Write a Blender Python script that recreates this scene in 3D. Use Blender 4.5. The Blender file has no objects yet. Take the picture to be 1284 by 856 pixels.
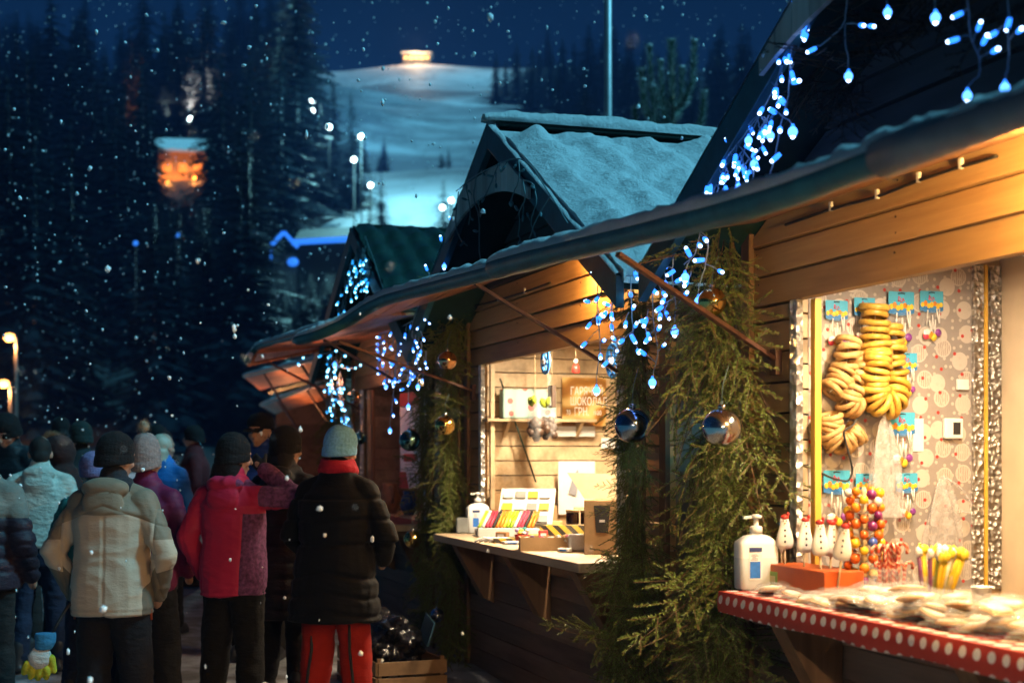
import bpy, bmesh, math, random
import numpy as np
from mathutils import Vector, Matrix, Euler, Quaternion, noise
random.seed(7)
PI = math.pi
R = math.radians
scene = bpy.context.scene
COL = scene.collection
# ---------------------------------------------------------------- frames
F = 1783.0; CX = 642.0; HY = 570.0; EYE = 1.6          # photograph: focal length, centre column, horizon row, eye height
U = Vector((-0.310, 0.951, 0.0)); U.normalize()          # along the row of stalls, away from the viewer
W = Vector((0.951, 0.310, 0.0)); W.normalize()           # into the stalls
P0 = Vector((0.847, 5.70, 0.0))                          # near stall's counter corner
RZ = math.atan2(-U.y, -U.x)
def LW(t, w, z=0.0):
    return P0 + U * t + W * w + Vector((0, 0, z))
def on_w(px, py, w):            # photo point on the plane w=const -> (t, z)
    r = (px - CX) / F
    o = P0 + W * w
    t = (o.x - r * o.y) / (r * U.y - U.x)
    Y = o.y + t * U.y
    return t, EYE + (HY - py) / F * Y
def on_t(px, py, t):            # photo point on the plane t=const -> (w, z)
    r = (px - CX) / F
    o = P0 + U * t
    w = (r * o.y - o.x) / (W.x - r * W.y)
    Y = o.y + w * W.y
    return w, EYE + (HY - py) / F * Y
def on_z(px, py, z):            # photo point on a horizontal plane -> (t, w)
    Y = (EYE - z) * F / (py - HY)
    d = Vector(((px - CX) / F * Y, Y, 0)) - P0
    return d.dot(U), d.dot(W)
def at(px, py, Y):              # photo point at a depth -> world
    return Vector(((px - CX) / F * Y, Y, EYE + (HY - py) / F * Y))

# ---------------------------------------------------------------- mesh builder
class MB:
    def __init__(s):
        s.V = []; s.Fc = []; s.M = []; s.S = []; s.n = 0
    def add(s, verts, faces, mi=0, smooth=False):
        b = s.n
        s.V.extend([tuple(v) for v in verts]); s.n += len(verts)
        for f in faces:
            s.Fc.append(tuple(b + i for i in f)); s.M.append(mi); s.S.append(smooth)
        return s
    def box(s, c, d, rot=None, mi=0):
        c = Vector(c); h = Vector(d) / 2
        vs = [Vector((x * h.x, y * h.y, z * h.z)) for x in (-1, 1) for y in (-1, 1) for z in (-1, 1)]
        if rot is not None:
            q = rot if isinstance(rot, (Matrix, Quaternion)) else Euler(rot).to_matrix()
            vs = [q @ v for v in vs]
        vs = [v + c for v in vs]
        return s.add(vs, [(0,1,3,2),(4,6,7,5),(0,4,5,1),(2,3,7,6),(0,2,6,4),(1,5,7,3)], mi)
    def bar(s, a, b, wd, th, mi=0, up=(0,0,1)):
        a = Vector(a); b = Vector(b); d = (b - a); L = d.length; d.normalize()
        up = Vector(up); x = d.cross(up)
        if x.length < 1e-4: x = d.cross(Vector((1,0,0)))
        x.normalize(); y = x.cross(d)
        m = Matrix((x, d, y)).transposed()
        return s.box((a + b) / 2, (wd, L, th), m, mi)
    def tube(s, pts, r, n=8, mi=0, caps=True, smooth=True):
        pts = [Vector(p) for p in pts]; k = len(pts)
        rr = r if isinstance(r, (list, tuple)) else [r] * k
        vs = []; prev = None
        for i, p in enumerate(pts):
            d = pts[min(i+1, k-1)] - pts[max(i-1, 0)]
            if d.length < 1e-9: d = Vector((0,0,1))
            d.normalize()
            if prev is None:
                x = d.cross(Vector((0,0,1)))
                if x.length < 1e-3: x = d.cross(Vector((1,0,0)))
            else:
                x = prev - d * prev.dot(d)
            x.normalize(); prev = x; y = d.cross(x)
            for j in range(n):
                a = 2 * PI * j / n
                vs.append(p + (x * math.cos(a) + y * math.sin(a)) * rr[i])
        fs = [(i*n+j, i*n+(j+1) % n, (i+1)*n+(j+1) % n, (i+1)*n+j) for i in range(k-1) for j in range(n)]
        s.add(vs, fs, mi, smooth)
        if caps:
            b = s.n - len(vs)
            s.Fc.append(tuple(b + j for j in reversed(range(n)))); s.M.append(mi); s.S.append(False)
            s.Fc.append(tuple(b + (k-1)*n + j for j in range(n))); s.M.append(mi); s.S.append(False)
        return s
    def lathe(s, prof, c=(0,0,0), n=20, mi=0, mat=None, smooth=True):
        c = Vector(c); vs = []; k = len(prof)
        for (r, z) in prof:
            for j in range(n):
                a = 2 * PI * j / n
                v = Vector((r * math.cos(a), r * math.sin(a), z))
                if mat is not None: v = mat @ v
                vs.append(v + c)
        fs = [(i*n+j, i*n+(j+1) % n, (i+1)*n+(j+1) % n, (i+1)*n+j) for i in range(k-1) for j in range(n)]
        fs.append(tuple(reversed(range(n)))); fs.append(tuple((k-1)*n + j for j in range(n)))
        return s.add(vs, fs, mi, smooth)
    def ell(s, c, rad, rot=None, nu=14, nv=10, mi=0, fn=None):
        c = Vector(c); rad = Vector(rad) if not isinstance(rad, (int, float)) else Vector((rad,)*3)
        vs = []
        m = None
        if rot is not None: m = rot if isinstance(rot, (Matrix, Quaternion)) else Euler(rot).to_matrix()
        for i in range(nv + 1):
            ph = PI * i / nv
            for j in range(nu):
                a = 2 * PI * j / nu
                sp = max(math.sin(ph), 1e-3)
                v = Vector((sp*math.cos(a), sp*math.sin(a), -math.cos(ph)))
                if fn: v = v * fn(v)
                v = Vector((v.x*rad.x, v.y*rad.y, v.z*rad.z))
                if m is not None: v = m @ v
                vs.append(v + c)
        fs = [(i*nu+j, i*nu+(j+1) % nu, (i+1)*nu+(j+1) % nu, (i+1)*nu+j) for i in range(nv) for j in range(nu)]
        fs.append(tuple(reversed(range(nu)))); fs.append(tuple(nv*nu + j for j in range(nu)))
        return s.add(vs, fs, mi, True)
    def torus(s, c, Rm, r, rot=None, nu=16, nv=8, mi=0, squash=1.0):
        m = rot if isinstance(rot, (Matrix, Quaternion)) else Euler(rot or (0,0,0)).to_matrix()
        c = Vector(c); vs = []
        for i in range(nu):
            a = 2*PI*i/nu
            for j in range(nv):
                b = 2*PI*j/nv
                vs.append(c + m @ Vector(((Rm + r*math.cos(b))*math.cos(a), (Rm + r*math.cos(b))*math.sin(a)*squash, r*math.sin(b))))
        fs = [(i*nv+j, ((i+1) % nu)*nv+j, ((i+1) % nu)*nv+(j+1) % nv, i*nv+(j+1) % nv) for i in range(nu) for j in range(nv)]
        return s.add(vs, fs, mi, True)
    def prism(s, poly, vec, mi=0):
        vec = Vector(vec); n = len(poly)
        p = [Vector(a) for a in poly]
        vs = p + [a + vec for a in p]
        fs = [tuple(reversed(range(n))), tuple(n + i for i in range(n))] + [(i, (i+1) % n, n + (i+1) % n, n + i) for i in range(n)]
        return s.add(vs, fs, mi)
    def grid(s, fn, nu, nv, mi=0, smooth=True):
        vs = [fn(i / nu, j / nv) for i in range(nu + 1) for j in range(nv + 1)]
        k = nv + 1
        fs = [(i*k+j, (i+1)*k+j, (i+1)*k+j+1, i*k+j+1) for i in range(nu) for j in range(nv)]
        return s.add(vs, fs, mi, smooth)
    def loft(s, rings, n=16, mi=0):     # rings: (centre, rx, ry[, power])
        vs = []
        for (c, rx, ry) in rings:
            c = Vector(c)
            for j in range(n):
                a = 2*PI*j/n
                vs.append(c + Vector((rx*math.copysign(abs(math.cos(a))**.85, math.cos(a)), ry*math.copysign(abs(math.sin(a))**.85, math.sin(a)), 0)))
        k = len(rings)
        fs = [(i*n+j, i*n+(j+1) % n, (i+1)*n+(j+1) % n, (i+1)*n+j) for i in range(k-1) for j in range(n)]
        fs.append(tuple(reversed(range(n)))); fs.append(tuple((k-1)*n + j for j in range(n)))
        return s.add(vs, fs, mi, True)
    def capsule(s, a, b, ra, rb, n=12, mi=0):
        a = Vector(a); b = Vector(b); d = b - a; L = d.length
        if L < 1e-5: return s.ell(a, ra, mi=mi)
        d.normalize()
        pts = []; rr = []
        for k in range(4):
            q = PI/2 * k / 4; pts.append(a - d*ra*math.cos(q)); rr.append(max(ra*math.sin(q), ra*.05))
        for k in range(5):
            f = k/4; pts.append(a + d*L*f); rr.append(ra + (rb-ra)*f)
        for k in range(1, 5):
            q = PI/2 * k / 4; pts.append(b + d*rb*math.sin(q)); rr.append(max(rb*math.cos(q), rb*.05))
        return s.tube(pts, rr, n, mi)
    def mesh(s, name):
        me = bpy.data.meshes.new(name)
        me.from_pydata(s.V, [], s.Fc)
        me.polygons.foreach_set('material_index', s.M)
        me.polygons.foreach_set('use_smooth', s.S)
        me.update()
        return me
    def build(s, name, mats, parent=None, bevel=0, loc=None):
        o = bpy.data.objects.new(name, s.mesh(name))
        for m in (mats if isinstance(mats, (list, tuple)) else [mats]): o.data.materials.append(m)
        COL.objects.link(o)
        if parent is not None: o.parent = parent
        if loc is not None: o.location = loc
        if bevel:
            b = o.modifiers.new('bevel', 'BEVEL'); b.width = bevel; b.segments = 2; b.limit_method = 'ANGLE'; b.angle_limit = R(40)
        return o
def raw_mesh(name, V, Fq, mats, parent=None, smooth=False, mi=None):
    """quads from numpy arrays"""
    me = bpy.data.meshes.new(name)
    nv = len(V); nf = len(Fq); k = Fq.shape[1]
    me.vertices.add(nv); me.vertices.foreach_set('co', np.asarray(V, np.float32).ravel())
    me.loops.add(nf * k); me.loops.foreach_set('vertex_index', Fq.astype(np.int32).ravel())
    me.polygons.add(nf); me.polygons.foreach_set('loop_start', np.arange(0, nf * k, k, dtype=np.int32))
    if mi is not None: me.polygons.foreach_set('material_index', np.asarray(mi, np.int32))
    me.polygons.foreach_set('use_smooth', np.full(nf, smooth))
    me.update(calc_edges=True)
    o = bpy.data.objects.new(name, me)
    for m in (mats if isinstance(mats, (list, tuple)) else [mats]): me.materials.append(m)
    COL.objects.link(o)
    if parent is not None: o.parent = parent
    return o
def tag(o, label=None, cat=None, group=None, kind=None):
    if label: o['label'] = label
    if cat: o['category'] = cat
    if group: o['group'] = group
    if kind: o['kind'] = kind
    return o
def empty(name, loc, rz=0.0, label=None, cat=None, group=None):
    o = bpy.data.objects.new(name, None); o.empty_display_size = .1
    COL.objects.link(o); o.location = loc; o.rotation_euler = (0, 0, rz)
    return tag(o, label, cat, group)
def thing(name, label, cat, t, w, z=0.0, rz=0.0, group=None):
    return empty(name, LW(t, w, z), RZ + rz, label, cat, group)
def kids(o): return [c for c in bpy.data.objects if c.parent == o]
def copy_tree(o, loc=None, rot=None, label=None, group=None, parent=None, ch=None):
    c = o.copy(); COL.objects.link(c)
    if parent is not None: c.parent = parent
    if loc is not None: c.location = loc
    if rot is not None: c.rotation_euler = rot
    if label: c['label'] = label
    if group: c['group'] = group
    for k in (o.children if ch is None else ch):
        copy_tree(k, parent=c)
    return c

# ---------------------------------------------------------------- materials
def nt(name):
    m = bpy.data.materials.new(name); m.use_nodes = True
    t = m.node_tree; b = t.nodes['Principled BSDF']
    return m, t, b
def lnk(t, a, b): t.links.new(a, b)
def mapped(t, scale, coord='Object'):
    tc = t.nodes.new('ShaderNodeTexCoord'); mp = t.nodes.new('ShaderNodeMapping')
    mp.inputs['Scale'].default_value = scale
    lnk(t, tc.outputs[coord], mp.inputs['Vector'])
    return mp.outputs['Vector']
def noise_n(t, vec, sc, det=4, rough=.55):
    n = t.nodes.new('ShaderNodeTexNoise'); n.inputs['Scale'].default_value = sc; n.inputs['Detail'].default_value = det; n.inputs['Roughness'].default_value = rough
    if vec is not None: lnk(t, vec, n.inputs['Vector'])
    return n.outputs['Fac']
def ramp(t, fac, stops):
    r = t.nodes.new('ShaderNodeValToRGB')
    e = r.color_ramp.elements
    while len(e) < len(stops): e.new(.5)
    for i, (p, c) in enumerate(stops):
        e[i].position = p; e[i].color = (*c, 1)
    lnk(t, fac, r.inputs['Fac'])
    return r.outputs['Color']
def bump(t, b, fac, dist, strength=.6):
    bn = t.nodes.new('ShaderNodeBump'); bn.inputs['Distance'].default_value = dist; bn.inputs['Strength'].default_value = strength
    lnk(t, fac, bn.inputs['Height']); lnk(t, bn.outputs['Normal'], b.inputs['Normal'])
def mixc(t, fac, a, b, mode='MIX'):
    m = t.nodes.new('ShaderNodeMix'); m.data_type = 'RGBA'; m.blend_type = mode
    for inp, v in ((m.inputs[0], fac), (m.inputs[6], a), (m.inputs[7], b)):
        if isinstance(v, (int, float)): inp.default_value = v
        elif isinstance(v, tuple): inp.default_value = (*v, 1)
        else: lnk(t, v, inp)
    return m.outputs[2]
def simple(name, col, rough=.6, metal=0.0, var=.25, sc=9.0, bmp=0.0, bsc=60.0, spec=.5):
    m, t, b = nt(name)
    v = mapped(t, (1,1,1))
    lo = tuple(c*(1-var) for c in col); hi = tuple(min(1, c*(1+var*.6)) for c in col)
    lnk(t, ramp(t, noise_n(t, v, sc), [(.3, lo), (.7, hi)]), b.inputs['Base Color'])
    b.inputs['Roughness'].default_value = rough; b.inputs['Metallic'].default_value = metal
    b.inputs['Specular IOR Level'].default_value = spec
    if bmp: bump(t, b, noise_n(t, v, bsc, 3), bmp)
    return m
def wood(name, c1, c2, rough=.6, axis=0, knots=True, var=.5):
    m, t, b = nt(name)
    s = [22, 22, 22]; s[axis] = 1.3
    geo = t.nodes.new('ShaderNodeNewGeometry')
    tc = t.nodes.new('ShaderNodeTexCoord')
    off = t.nodes.new('ShaderNodeVectorMath'); off.operation = 'MULTIPLY_ADD'
    cmb = t.nodes.new('ShaderNodeCombineXYZ')
    for i in range(3): lnk(t, geo.outputs['Random Per Island'], cmb.inputs[i])
    lnk(t, cmb.outputs[0], off.inputs[0]); off.inputs[1].default_value = (7.3, 5.1, 3.7); lnk(t, tc.outputs['Object'], off.inputs[2])
    mp = t.nodes.new('ShaderNodeMapping'); mp.inputs['Scale'].default_value = s; lnk(t, off.outputs[0], mp.inputs['Vector'])
    g = noise_n(t, mp.outputs['Vector'], 1.6, 6, .65)
    mp2 = t.nodes.new('ShaderNodeMapping'); s2 = [5, 5, 5]; s2[axis] = .8; mp2.inputs['Scale'].default_value = s2; lnk(t, off.outputs[0], mp2.inputs['Vector'])
    g2 = noise_n(t, mp2.outputs['Vector'], 1.0, 3)
    col = ramp(t, g, [(.25, c1), (.75, c2)])
    dk = tuple(c*.45 for c in c1)
    col = mixc(t, ramp(t, g2, [(.30, (.8,.8,.8)), (.48, (0,0,0))]), col, dk)
    mr = t.nodes.new('ShaderNodeMapRange'); mr.inputs['To Min'].default_value = 1 - var; mr.inputs['To Max'].default_value = 1.15
    lnk(t, geo.outputs['Random Per Island'], mr.inputs['Value'])
    cc = t.nodes.new('ShaderNodeCombineColor')
    for i in range(3): lnk(t, mr.outputs[0], cc.inputs[i])
    col = mixc(t, 1.0, col, cc.outputs[0], 'MULTIPLY')
    lnk(t, col, b.inputs['Base Color']); b.inputs['Roughness'].default_value = rough
    bump(t, b, g, .0015, .7)
    return m
def emit(name, col, strength):
    m, t, b = nt(name)
    b.inputs['Base Color'].default_value = (*[c*.5 for c in col], 1)
    b.inputs['Emission Color'].default_value = (*col, 1); b.inputs['Emission Strength'].default_value = strength
    return m
def clear_film(name, col=(.9,.9,.9), alpha=.35, rough=.25):
    m, t, b = nt(name)
    v = mapped(t, (1,1,1))
    f = noise_n(t, v, 30, 4)
    b.inputs['Base Color'].default_value = (*col, 1); b.inputs['Roughness'].default_value = rough
    mr = t.nodes.new('ShaderNodeMapRange'); mr.inputs['From Min'].default_value = .3; mr.inputs['From Max'].default_value = .75
    mr.inputs['To Min'].default_value = alpha*.45; mr.inputs['To Max'].default_value = min(1, alpha*1.6)
    lnk(t, f, mr.inputs['Value']); lnk(t, mr.outputs[0], b.inputs['Alpha'])
    bump(t, b, noise_n(t, v, 22, 4), .01, .9)
    return m
def snow_mat(name, col=(.80,.83,.86)):
    m, t, b = nt(name)
    v = mapped(t, (1,1,1))
    lnk(t, ramp(t, noise_n(t, v, 14), [(.3, tuple(c*.88 for c in col)), (.7, col)]), b.inputs['Base Color'])
    b.inputs['Roughness'].default_value = .75; b.inputs['Specular IOR Level'].default_value = .3
    n1 = noise_n(t, v, 22, 6, .75)
    bump(t, b, n1, .05, .8)
    return m
def foil_mat(name, col=(.75,.73,.70), sc=26):
    m, t, b = nt(name)
    v = mapped(t, (1,1,1))
    b.inputs['Base Color'].default_value = (*col, 1); b.inputs['Metallic'].default_value = .75; b.inputs['Roughness'].default_value = .32
    vo = t.nodes.new('ShaderNodeTexVoronoi'); vo.inputs['Scale'].default_value = sc; lnk(t, v, vo.inputs['Vector'])
    nn = noise_n(t, v, sc*.6, 5)
    add = t.nodes.new('ShaderNodeMath'); add.operation = 'ADD'; lnk(t, vo.outputs['Distance'], add.inputs[0]); lnk(t, nn, add.inputs[1])
    bump(t, b, add.outputs[0], .03, 1.0)
    return m
def cloth(name, col, rough=.85, var=.25, weave=.0012, sc=6, wsc=420, sheen=.03):
    m, t, b = nt(name)
    v = mapped(t, (1,1,1))
    lo = tuple(c*(1-var) for c in col); hi = tuple(min(1, c*(1+var*.7)) for c in col)
    lnk(t, ramp(t, noise_n(t, v, sc, 5), [(.3, lo), (.7, hi)]), b.inputs['Base Color'])
    b.inputs['Roughness'].default_value = rough
    b.inputs['Sheen Weight'].default_value = sheen; b.inputs['Specular IOR Level'].default_value = .22
    a1 = noise_n(t, v, wsc*.25, 3); a2 = noise_n(t, mapped(t, (1,1,2.2)), 16, 4)
    add = t.nodes.new('ShaderNodeMath'); add.operation = 'MULTIPLY_ADD'; lnk(t, a2, add.inputs[0]); add.inputs[1].default_value = 6.0; lnk(t, a1, add.inputs[2])
    bump(t, b, add.outputs[0], weave*2, .8)
    return m
M = {}
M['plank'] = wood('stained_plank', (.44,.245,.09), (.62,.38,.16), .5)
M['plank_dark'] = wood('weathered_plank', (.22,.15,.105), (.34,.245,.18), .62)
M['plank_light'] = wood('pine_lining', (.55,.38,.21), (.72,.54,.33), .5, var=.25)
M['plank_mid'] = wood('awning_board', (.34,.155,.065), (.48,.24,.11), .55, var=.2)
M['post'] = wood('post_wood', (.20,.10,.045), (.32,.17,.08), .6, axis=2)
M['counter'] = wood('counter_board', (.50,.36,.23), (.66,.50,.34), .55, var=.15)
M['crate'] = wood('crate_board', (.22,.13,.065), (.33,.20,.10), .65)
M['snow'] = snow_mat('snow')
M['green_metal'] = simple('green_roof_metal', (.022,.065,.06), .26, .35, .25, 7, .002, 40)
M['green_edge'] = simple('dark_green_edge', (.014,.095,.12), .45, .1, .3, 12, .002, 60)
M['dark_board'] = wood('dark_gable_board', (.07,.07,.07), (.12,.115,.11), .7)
M['grey_board'] = wood('grey_valance_board', (.50,.46,.44), (.66,.62,.60), .7, axis=2)
M['iron'] = simple('dark_iron', (.05,.03,.028), .5, .5, .3, 30)
M['rod_brown'] = simple('brown_rod', (.11,.05,.035), .5, .2, .3, 30)
M['foil'] = foil_mat('crinkled_foil')
M['foil_pattern'] = foil_mat('embossed_foil', (.62,.58,.53), 40)
M['yellow'] = simple('yellow_batten', (.75,.42,.06), .5, 0, .12)
M['white_plastic'] = simple('white_plastic', (.78,.77,.74), .35, 0, .05)
M['milky'] = simple('milky_plastic', (.72,.74,.76), .3, 0, .05)
M['paper'] = simple('white_paper', (.78,.76,.73), .8, 0, .08, 14, .002, 20)
M['kraft'] = simple('kraft_card', (.42,.26,.12), .8, 0, .15, 18, .001, 80)
M['kraft_light'] = simple('pale_card', (.60,.44,.26), .75, 0, .12, 14, .001, 60)
M['black'] = simple('black_matt', (.012,.012,.013), .6, 0, .3)
M['black_plastic'] = simple('black_bag_plastic', (.010,.010,.012), .2, 0, .3, 9, .012, 22)
M['label_blue'] = simple('blue_label', (.03,.16,.55), .4, 0, .2, 40)
M['label_navy'] = simple('navy_label', (.03,.05,.16), .4, 0, .1)
M['film'] = clear_film('clear_wrap', (.85,.85,.85), .10, .12)
M['packet_film'] = clear_film('packet_wrap', (.82,.80,.78), .13, .10)
M['bag_film'] = clear_film('carrier_bag_film', (.62,.58,.56), .34, .3)
M['panel'] = simple('beige_panel', (.74,.58,.40), .6, 0, .12, 5)
M['biscuit'] = simple('gingerbread', (.55,.31,.12), .75, 0, .3, 30, .002, 60)
M['icing'] = simple('white_icing', (.80,.76,.70), .5, 0, .06, 40, .001, 50)
def bagel_mat(name, lo, hi, rough):
    m, t, b = nt(name); v = mapped(t, (1,1,1)); oi = t.nodes.new('ShaderNodeObjectInfo')
    c = mixc(t, oi.outputs['Random'], lo, hi)
    geo = t.nodes.new('ShaderNodeNewGeometry')
    c = mixc(t, ramp(t, noise_n(t, v, 42, 5), [(.38, (0,0,0)), (.72, (.75,.75,.75))]), c, tuple(x*.45 for x in lo))
    lnk(t, c, b.inputs['Base Color']); b.inputs['Roughness'].default_value = rough; bump(t, b, noise_n(t, v, 70, 4), .003)
    return m
M['bagel'] = bagel_mat('bagel_crust', (.46,.25,.08), (.68,.44,.18), .5)
M['bagel_yellow'] = bagel_mat('glazed_bagel_crust', (.55,.28,.035), (.74,.46,.08), .36)
M['red_candy'] = simple('red_candy', (.50,.04,.03), .2, 0, .2, 50)
M['led_tip'] = emit('led_tip', (.42,.62,1.0), 9.0)
M['led_body'] = emit('led_sleeve', (.025,.21,1.0), 2.8)
M['led_globe'] = emit('led_globe', (.08,.30,1.0), 4.0)
M['led_tip_far'] = emit('teal_led_tip', (.30,.80,1.0), 7.0)
M['led_body_far'] = emit('teal_led_sleeve', (.02,.35,.9), 2.0)
M['led_off'] = simple('unlit_led', (.10,.22,.26), .3, 0, .1)
M['wire'] = simple('blue_white_wire', (.32,.42,.52), .45, 0, .15)
M['wire_dark'] = simple('teal_wire', (.12,.2,.22), .5, 0, .15)
# ---------------------------------------------------------------- stalls
SL = 0.566; APEX = 3.58; HALF = 1.785; EAVE = 2.03
def roof_z(x): return APEX - SL * abs(x)
def plank_rows(mb, x0, x1, z0, z1, y, th=.028, row=.13, hole=None, clip=None, rnd=None, mi=0):
    rnd = rnd or random.Random(3)
    z = z0
    while z < z1 - .01:
        zt = min(z + row, z1)
        segs = [(x0, x1)]
        if hole and zt > hole[2] + .02 and z < hole[3] - .02:
            segs = [(x0, hole[0]), (hole[1], x1)]
        for a, b in segs:
            if clip:
                lim = clip(z)
                limt = max(clip(zt - .006), .02)
                a2, b2 = max(a, -lim), min(b, lim); a3, b3 = max(a, -limt), min(b, limt)
            else: a2, b2, a3, b3 = a, b, a, b
            if b2 - a2 < .03: continue
            dy = rnd.uniform(-.003, .003); zt2 = zt - .009
            # lapped board: bottom proud of the top
            v = [(a2, y - .015 + dy, z), (b2, y - .015 + dy, z), (b3, y + dy, zt2), (a3, y + dy, zt2),
                 (a2, y + th, z), (b2, y + th, z), (b3, y + th, zt2), (a3, y + th, zt2)]
            mb.add(v, [(0,1,2,3),(5,4,7,6),(4,0,3,7),(1,5,6,2),(3,2,6,7),(4,5,1,0)], mi)
        z = zt
def side_rows(mb, x, y0, y1, z0, z1, th=.028, row=.13, sgn=1, mi=0, gap=-.003):
    z = z0; rnd = random.Random(int(abs(x)*100))
    while z < z1 - .01:
        zt = min(z + row, z1); d = rnd.uniform(-.003, .003)
        mb.box((x + sgn * (th/2 + d), (y0+y1)/2, (z + zt - .005)/2), (th, y1-y0, zt - z - gap), None, mi)
        z = zt
def roof_snow(seed, y0, y1, amp, side, base=.03):
    mb = MB(); off = Vector((seed*3.1, seed*1.7, 0))
    NU, NV = 90, 110
    def f(u, v):
        x = .10 + u*(EAVE + .03 - .10); y = y0 + v*(y1 - y0)
        ed = min(1, min(u*9, (1-u)*14+.35, v*14+.25, (1-v)*14+.2))
        n = noise.noise(Vector((x*2.3, y*2.1, 0)) + off)*.35 + noise.noise(Vector((x*6.5, y*5.2, 2)) + off)*.42 + noise.noise(Vector((x*13, y*12, 5)) + off)*.24 + noise.noise(Vector((x*26, y*24, 8)) + off)*.10
        wave = .5 + .5*math.sin(2*PI*(y/.36) + 1.4*noise.noise(Vector((x*1.2, y*.8, 7))))
        h = base + amp*(.45 + 1.0*n + .40*wave*(1-u*.5)) * ed
        # scalloped upper margin
        if u < .10: h *= .35 + .65*(u/.10)
        nx = SL/math.hypot(1, SL); nz = 1/math.hypot(1, SL)
        return Vector((side*(x + nx*h), y, roof_z(x) + .012 + nz*max(h, .006)))
    mb.grid(f, NU, NV, 0)
    if side > 0: mb.Fc = [tuple(reversed(q)) for q in mb.Fc]
    # skirt
    per = [(i/NU, 0) for i in range(NU+1)] + [(1, j/NV) for j in range(NV+1)] + [(1 - i/NU, 1) for i in range(NU+1)] + [(0, 1-j/NV) for j in range(NV+1)]
    vs = []
    for (u, v) in per:
        p = f(u, v); vs.append(p); vs.append(Vector((p.x, p.y, roof_z(p.x) + .004)))
    mb.add(vs, [(2*i, 2*i+1, 2*i+3, 2*i+2) for i in range(len(per)-1)], 0, True)
    return mb
def tile_slope(side, y0, y1):
    mb = MB(); NU, NV = 48, 84
    def f(u, v):
        d = u*EAVE*1.149; x = u*EAVE; y = y0 + v*(y1-y0)
        st = (d / .33) % 1.0
        c = abs(math.sin(PI*y/.20))**.8
        h = .012 + .050*c + .034*st + .015*c*st
        return Vector((side*(x + .49*h), y, roof_z(x) + .01 + .87*h))
    mb.grid(f, NU, NV, 0)
    return mb
def awning_board(front, hinge, strips=5, th=.02):
    """front/hinge polylines (same count) -> closed boards"""
    mb = MB(); n = len(front)
    for k in range(strips):
        a, b = k/strips + .004, (k+1)/strips - .004
        A = [Vector(f).lerp(Vector(h), a) for f, h in zip(front, hinge)]
        B = [Vector(f).lerp(Vector(h), b) for f, h in zip(front, hinge)]
        up = Vector((0,0,th))
        vs = A + B + [p + up for p in A] + [p + up for p in B]
        fs = []
        for i in range(n-1):
            fs += [(i, i+1, n+i+1, n+i), (2*n+i, 3*n+i, 3*n+i+1, 2*n+i+1), (i, 2*n+i, 2*n+i+1, i+1), (n+i, n+i+1, 3*n+i+1, 3*n+i)]
        fs += [(0, n, 3*n, 2*n), (n-1, 3*n-1, 4*n-1, 2*n-1)]
        mb.add(vs, fs)
    return mb
def dense(poly, k=8):
    out = []
    for a, b in zip(poly[:-1], poly[1:]):
        for i in range(k): out.append(Vector(a).lerp(Vector(b), i/k))
    out.append(Vector(poly[-1])); return out
def smooth_poly(p, it=2):
    p = [Vector(q) for q in p]
    for _ in range(it):
        p = [p[0]] + [(p[i-1] + p[i]*2 + p[i+1])/4 for i in range(1, len(p)-1)] + [p[-1]]
    return p
def edge_roll(front, r, seed, taper=True, r_end=None):
    pts = smooth_poly(dense(front), 3); n = len(pts)
    rr = []
    r_end = r_end or r
    for i in range(n):
        e = min(i, n-1-i)
        k = min(1, .45 + .25*e) if taper else 1
        rr.append((r + (r_end - r)*i/(n-1))*k*(1 + .025*math.sin(i*.9 + seed) + .03*noise.noise(Vector((i*.35, seed, 0)))))
    mb = MB(); mb.tube(pts, rr, 14)
    sn = MB()
    def f(u, v):
        i = min(int(u*(n-1)), n-2); q = u*(n-1) - i
        p = pts[i].lerp(pts[i+1], q); r0 = rr[i]*(1-q) + rr[i+1]*q
        d = (pts[i+1]-pts[i]).normalized(); sx = d.cross(Vector((0,0,1))).normalized()
        a = R(18 + 144*v)
        nz = noise.noise(Vector((u*n*.8, v*4, seed)))
        h = (.014 + .015*nz + .008*noise.noise(Vector((u*n*2.4, v*7, seed+3))))*math.sin(PI*v)*min(1, 6*u + .2)*min(1, 6*(1-u) + .2)
        return p + (sx*math.cos(a) + Vector((0,0,1))*math.sin(a))*(r0 + .002 + max(h, 0))
    sn.grid(f, n*2, 8)
    return mb, sn

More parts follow.
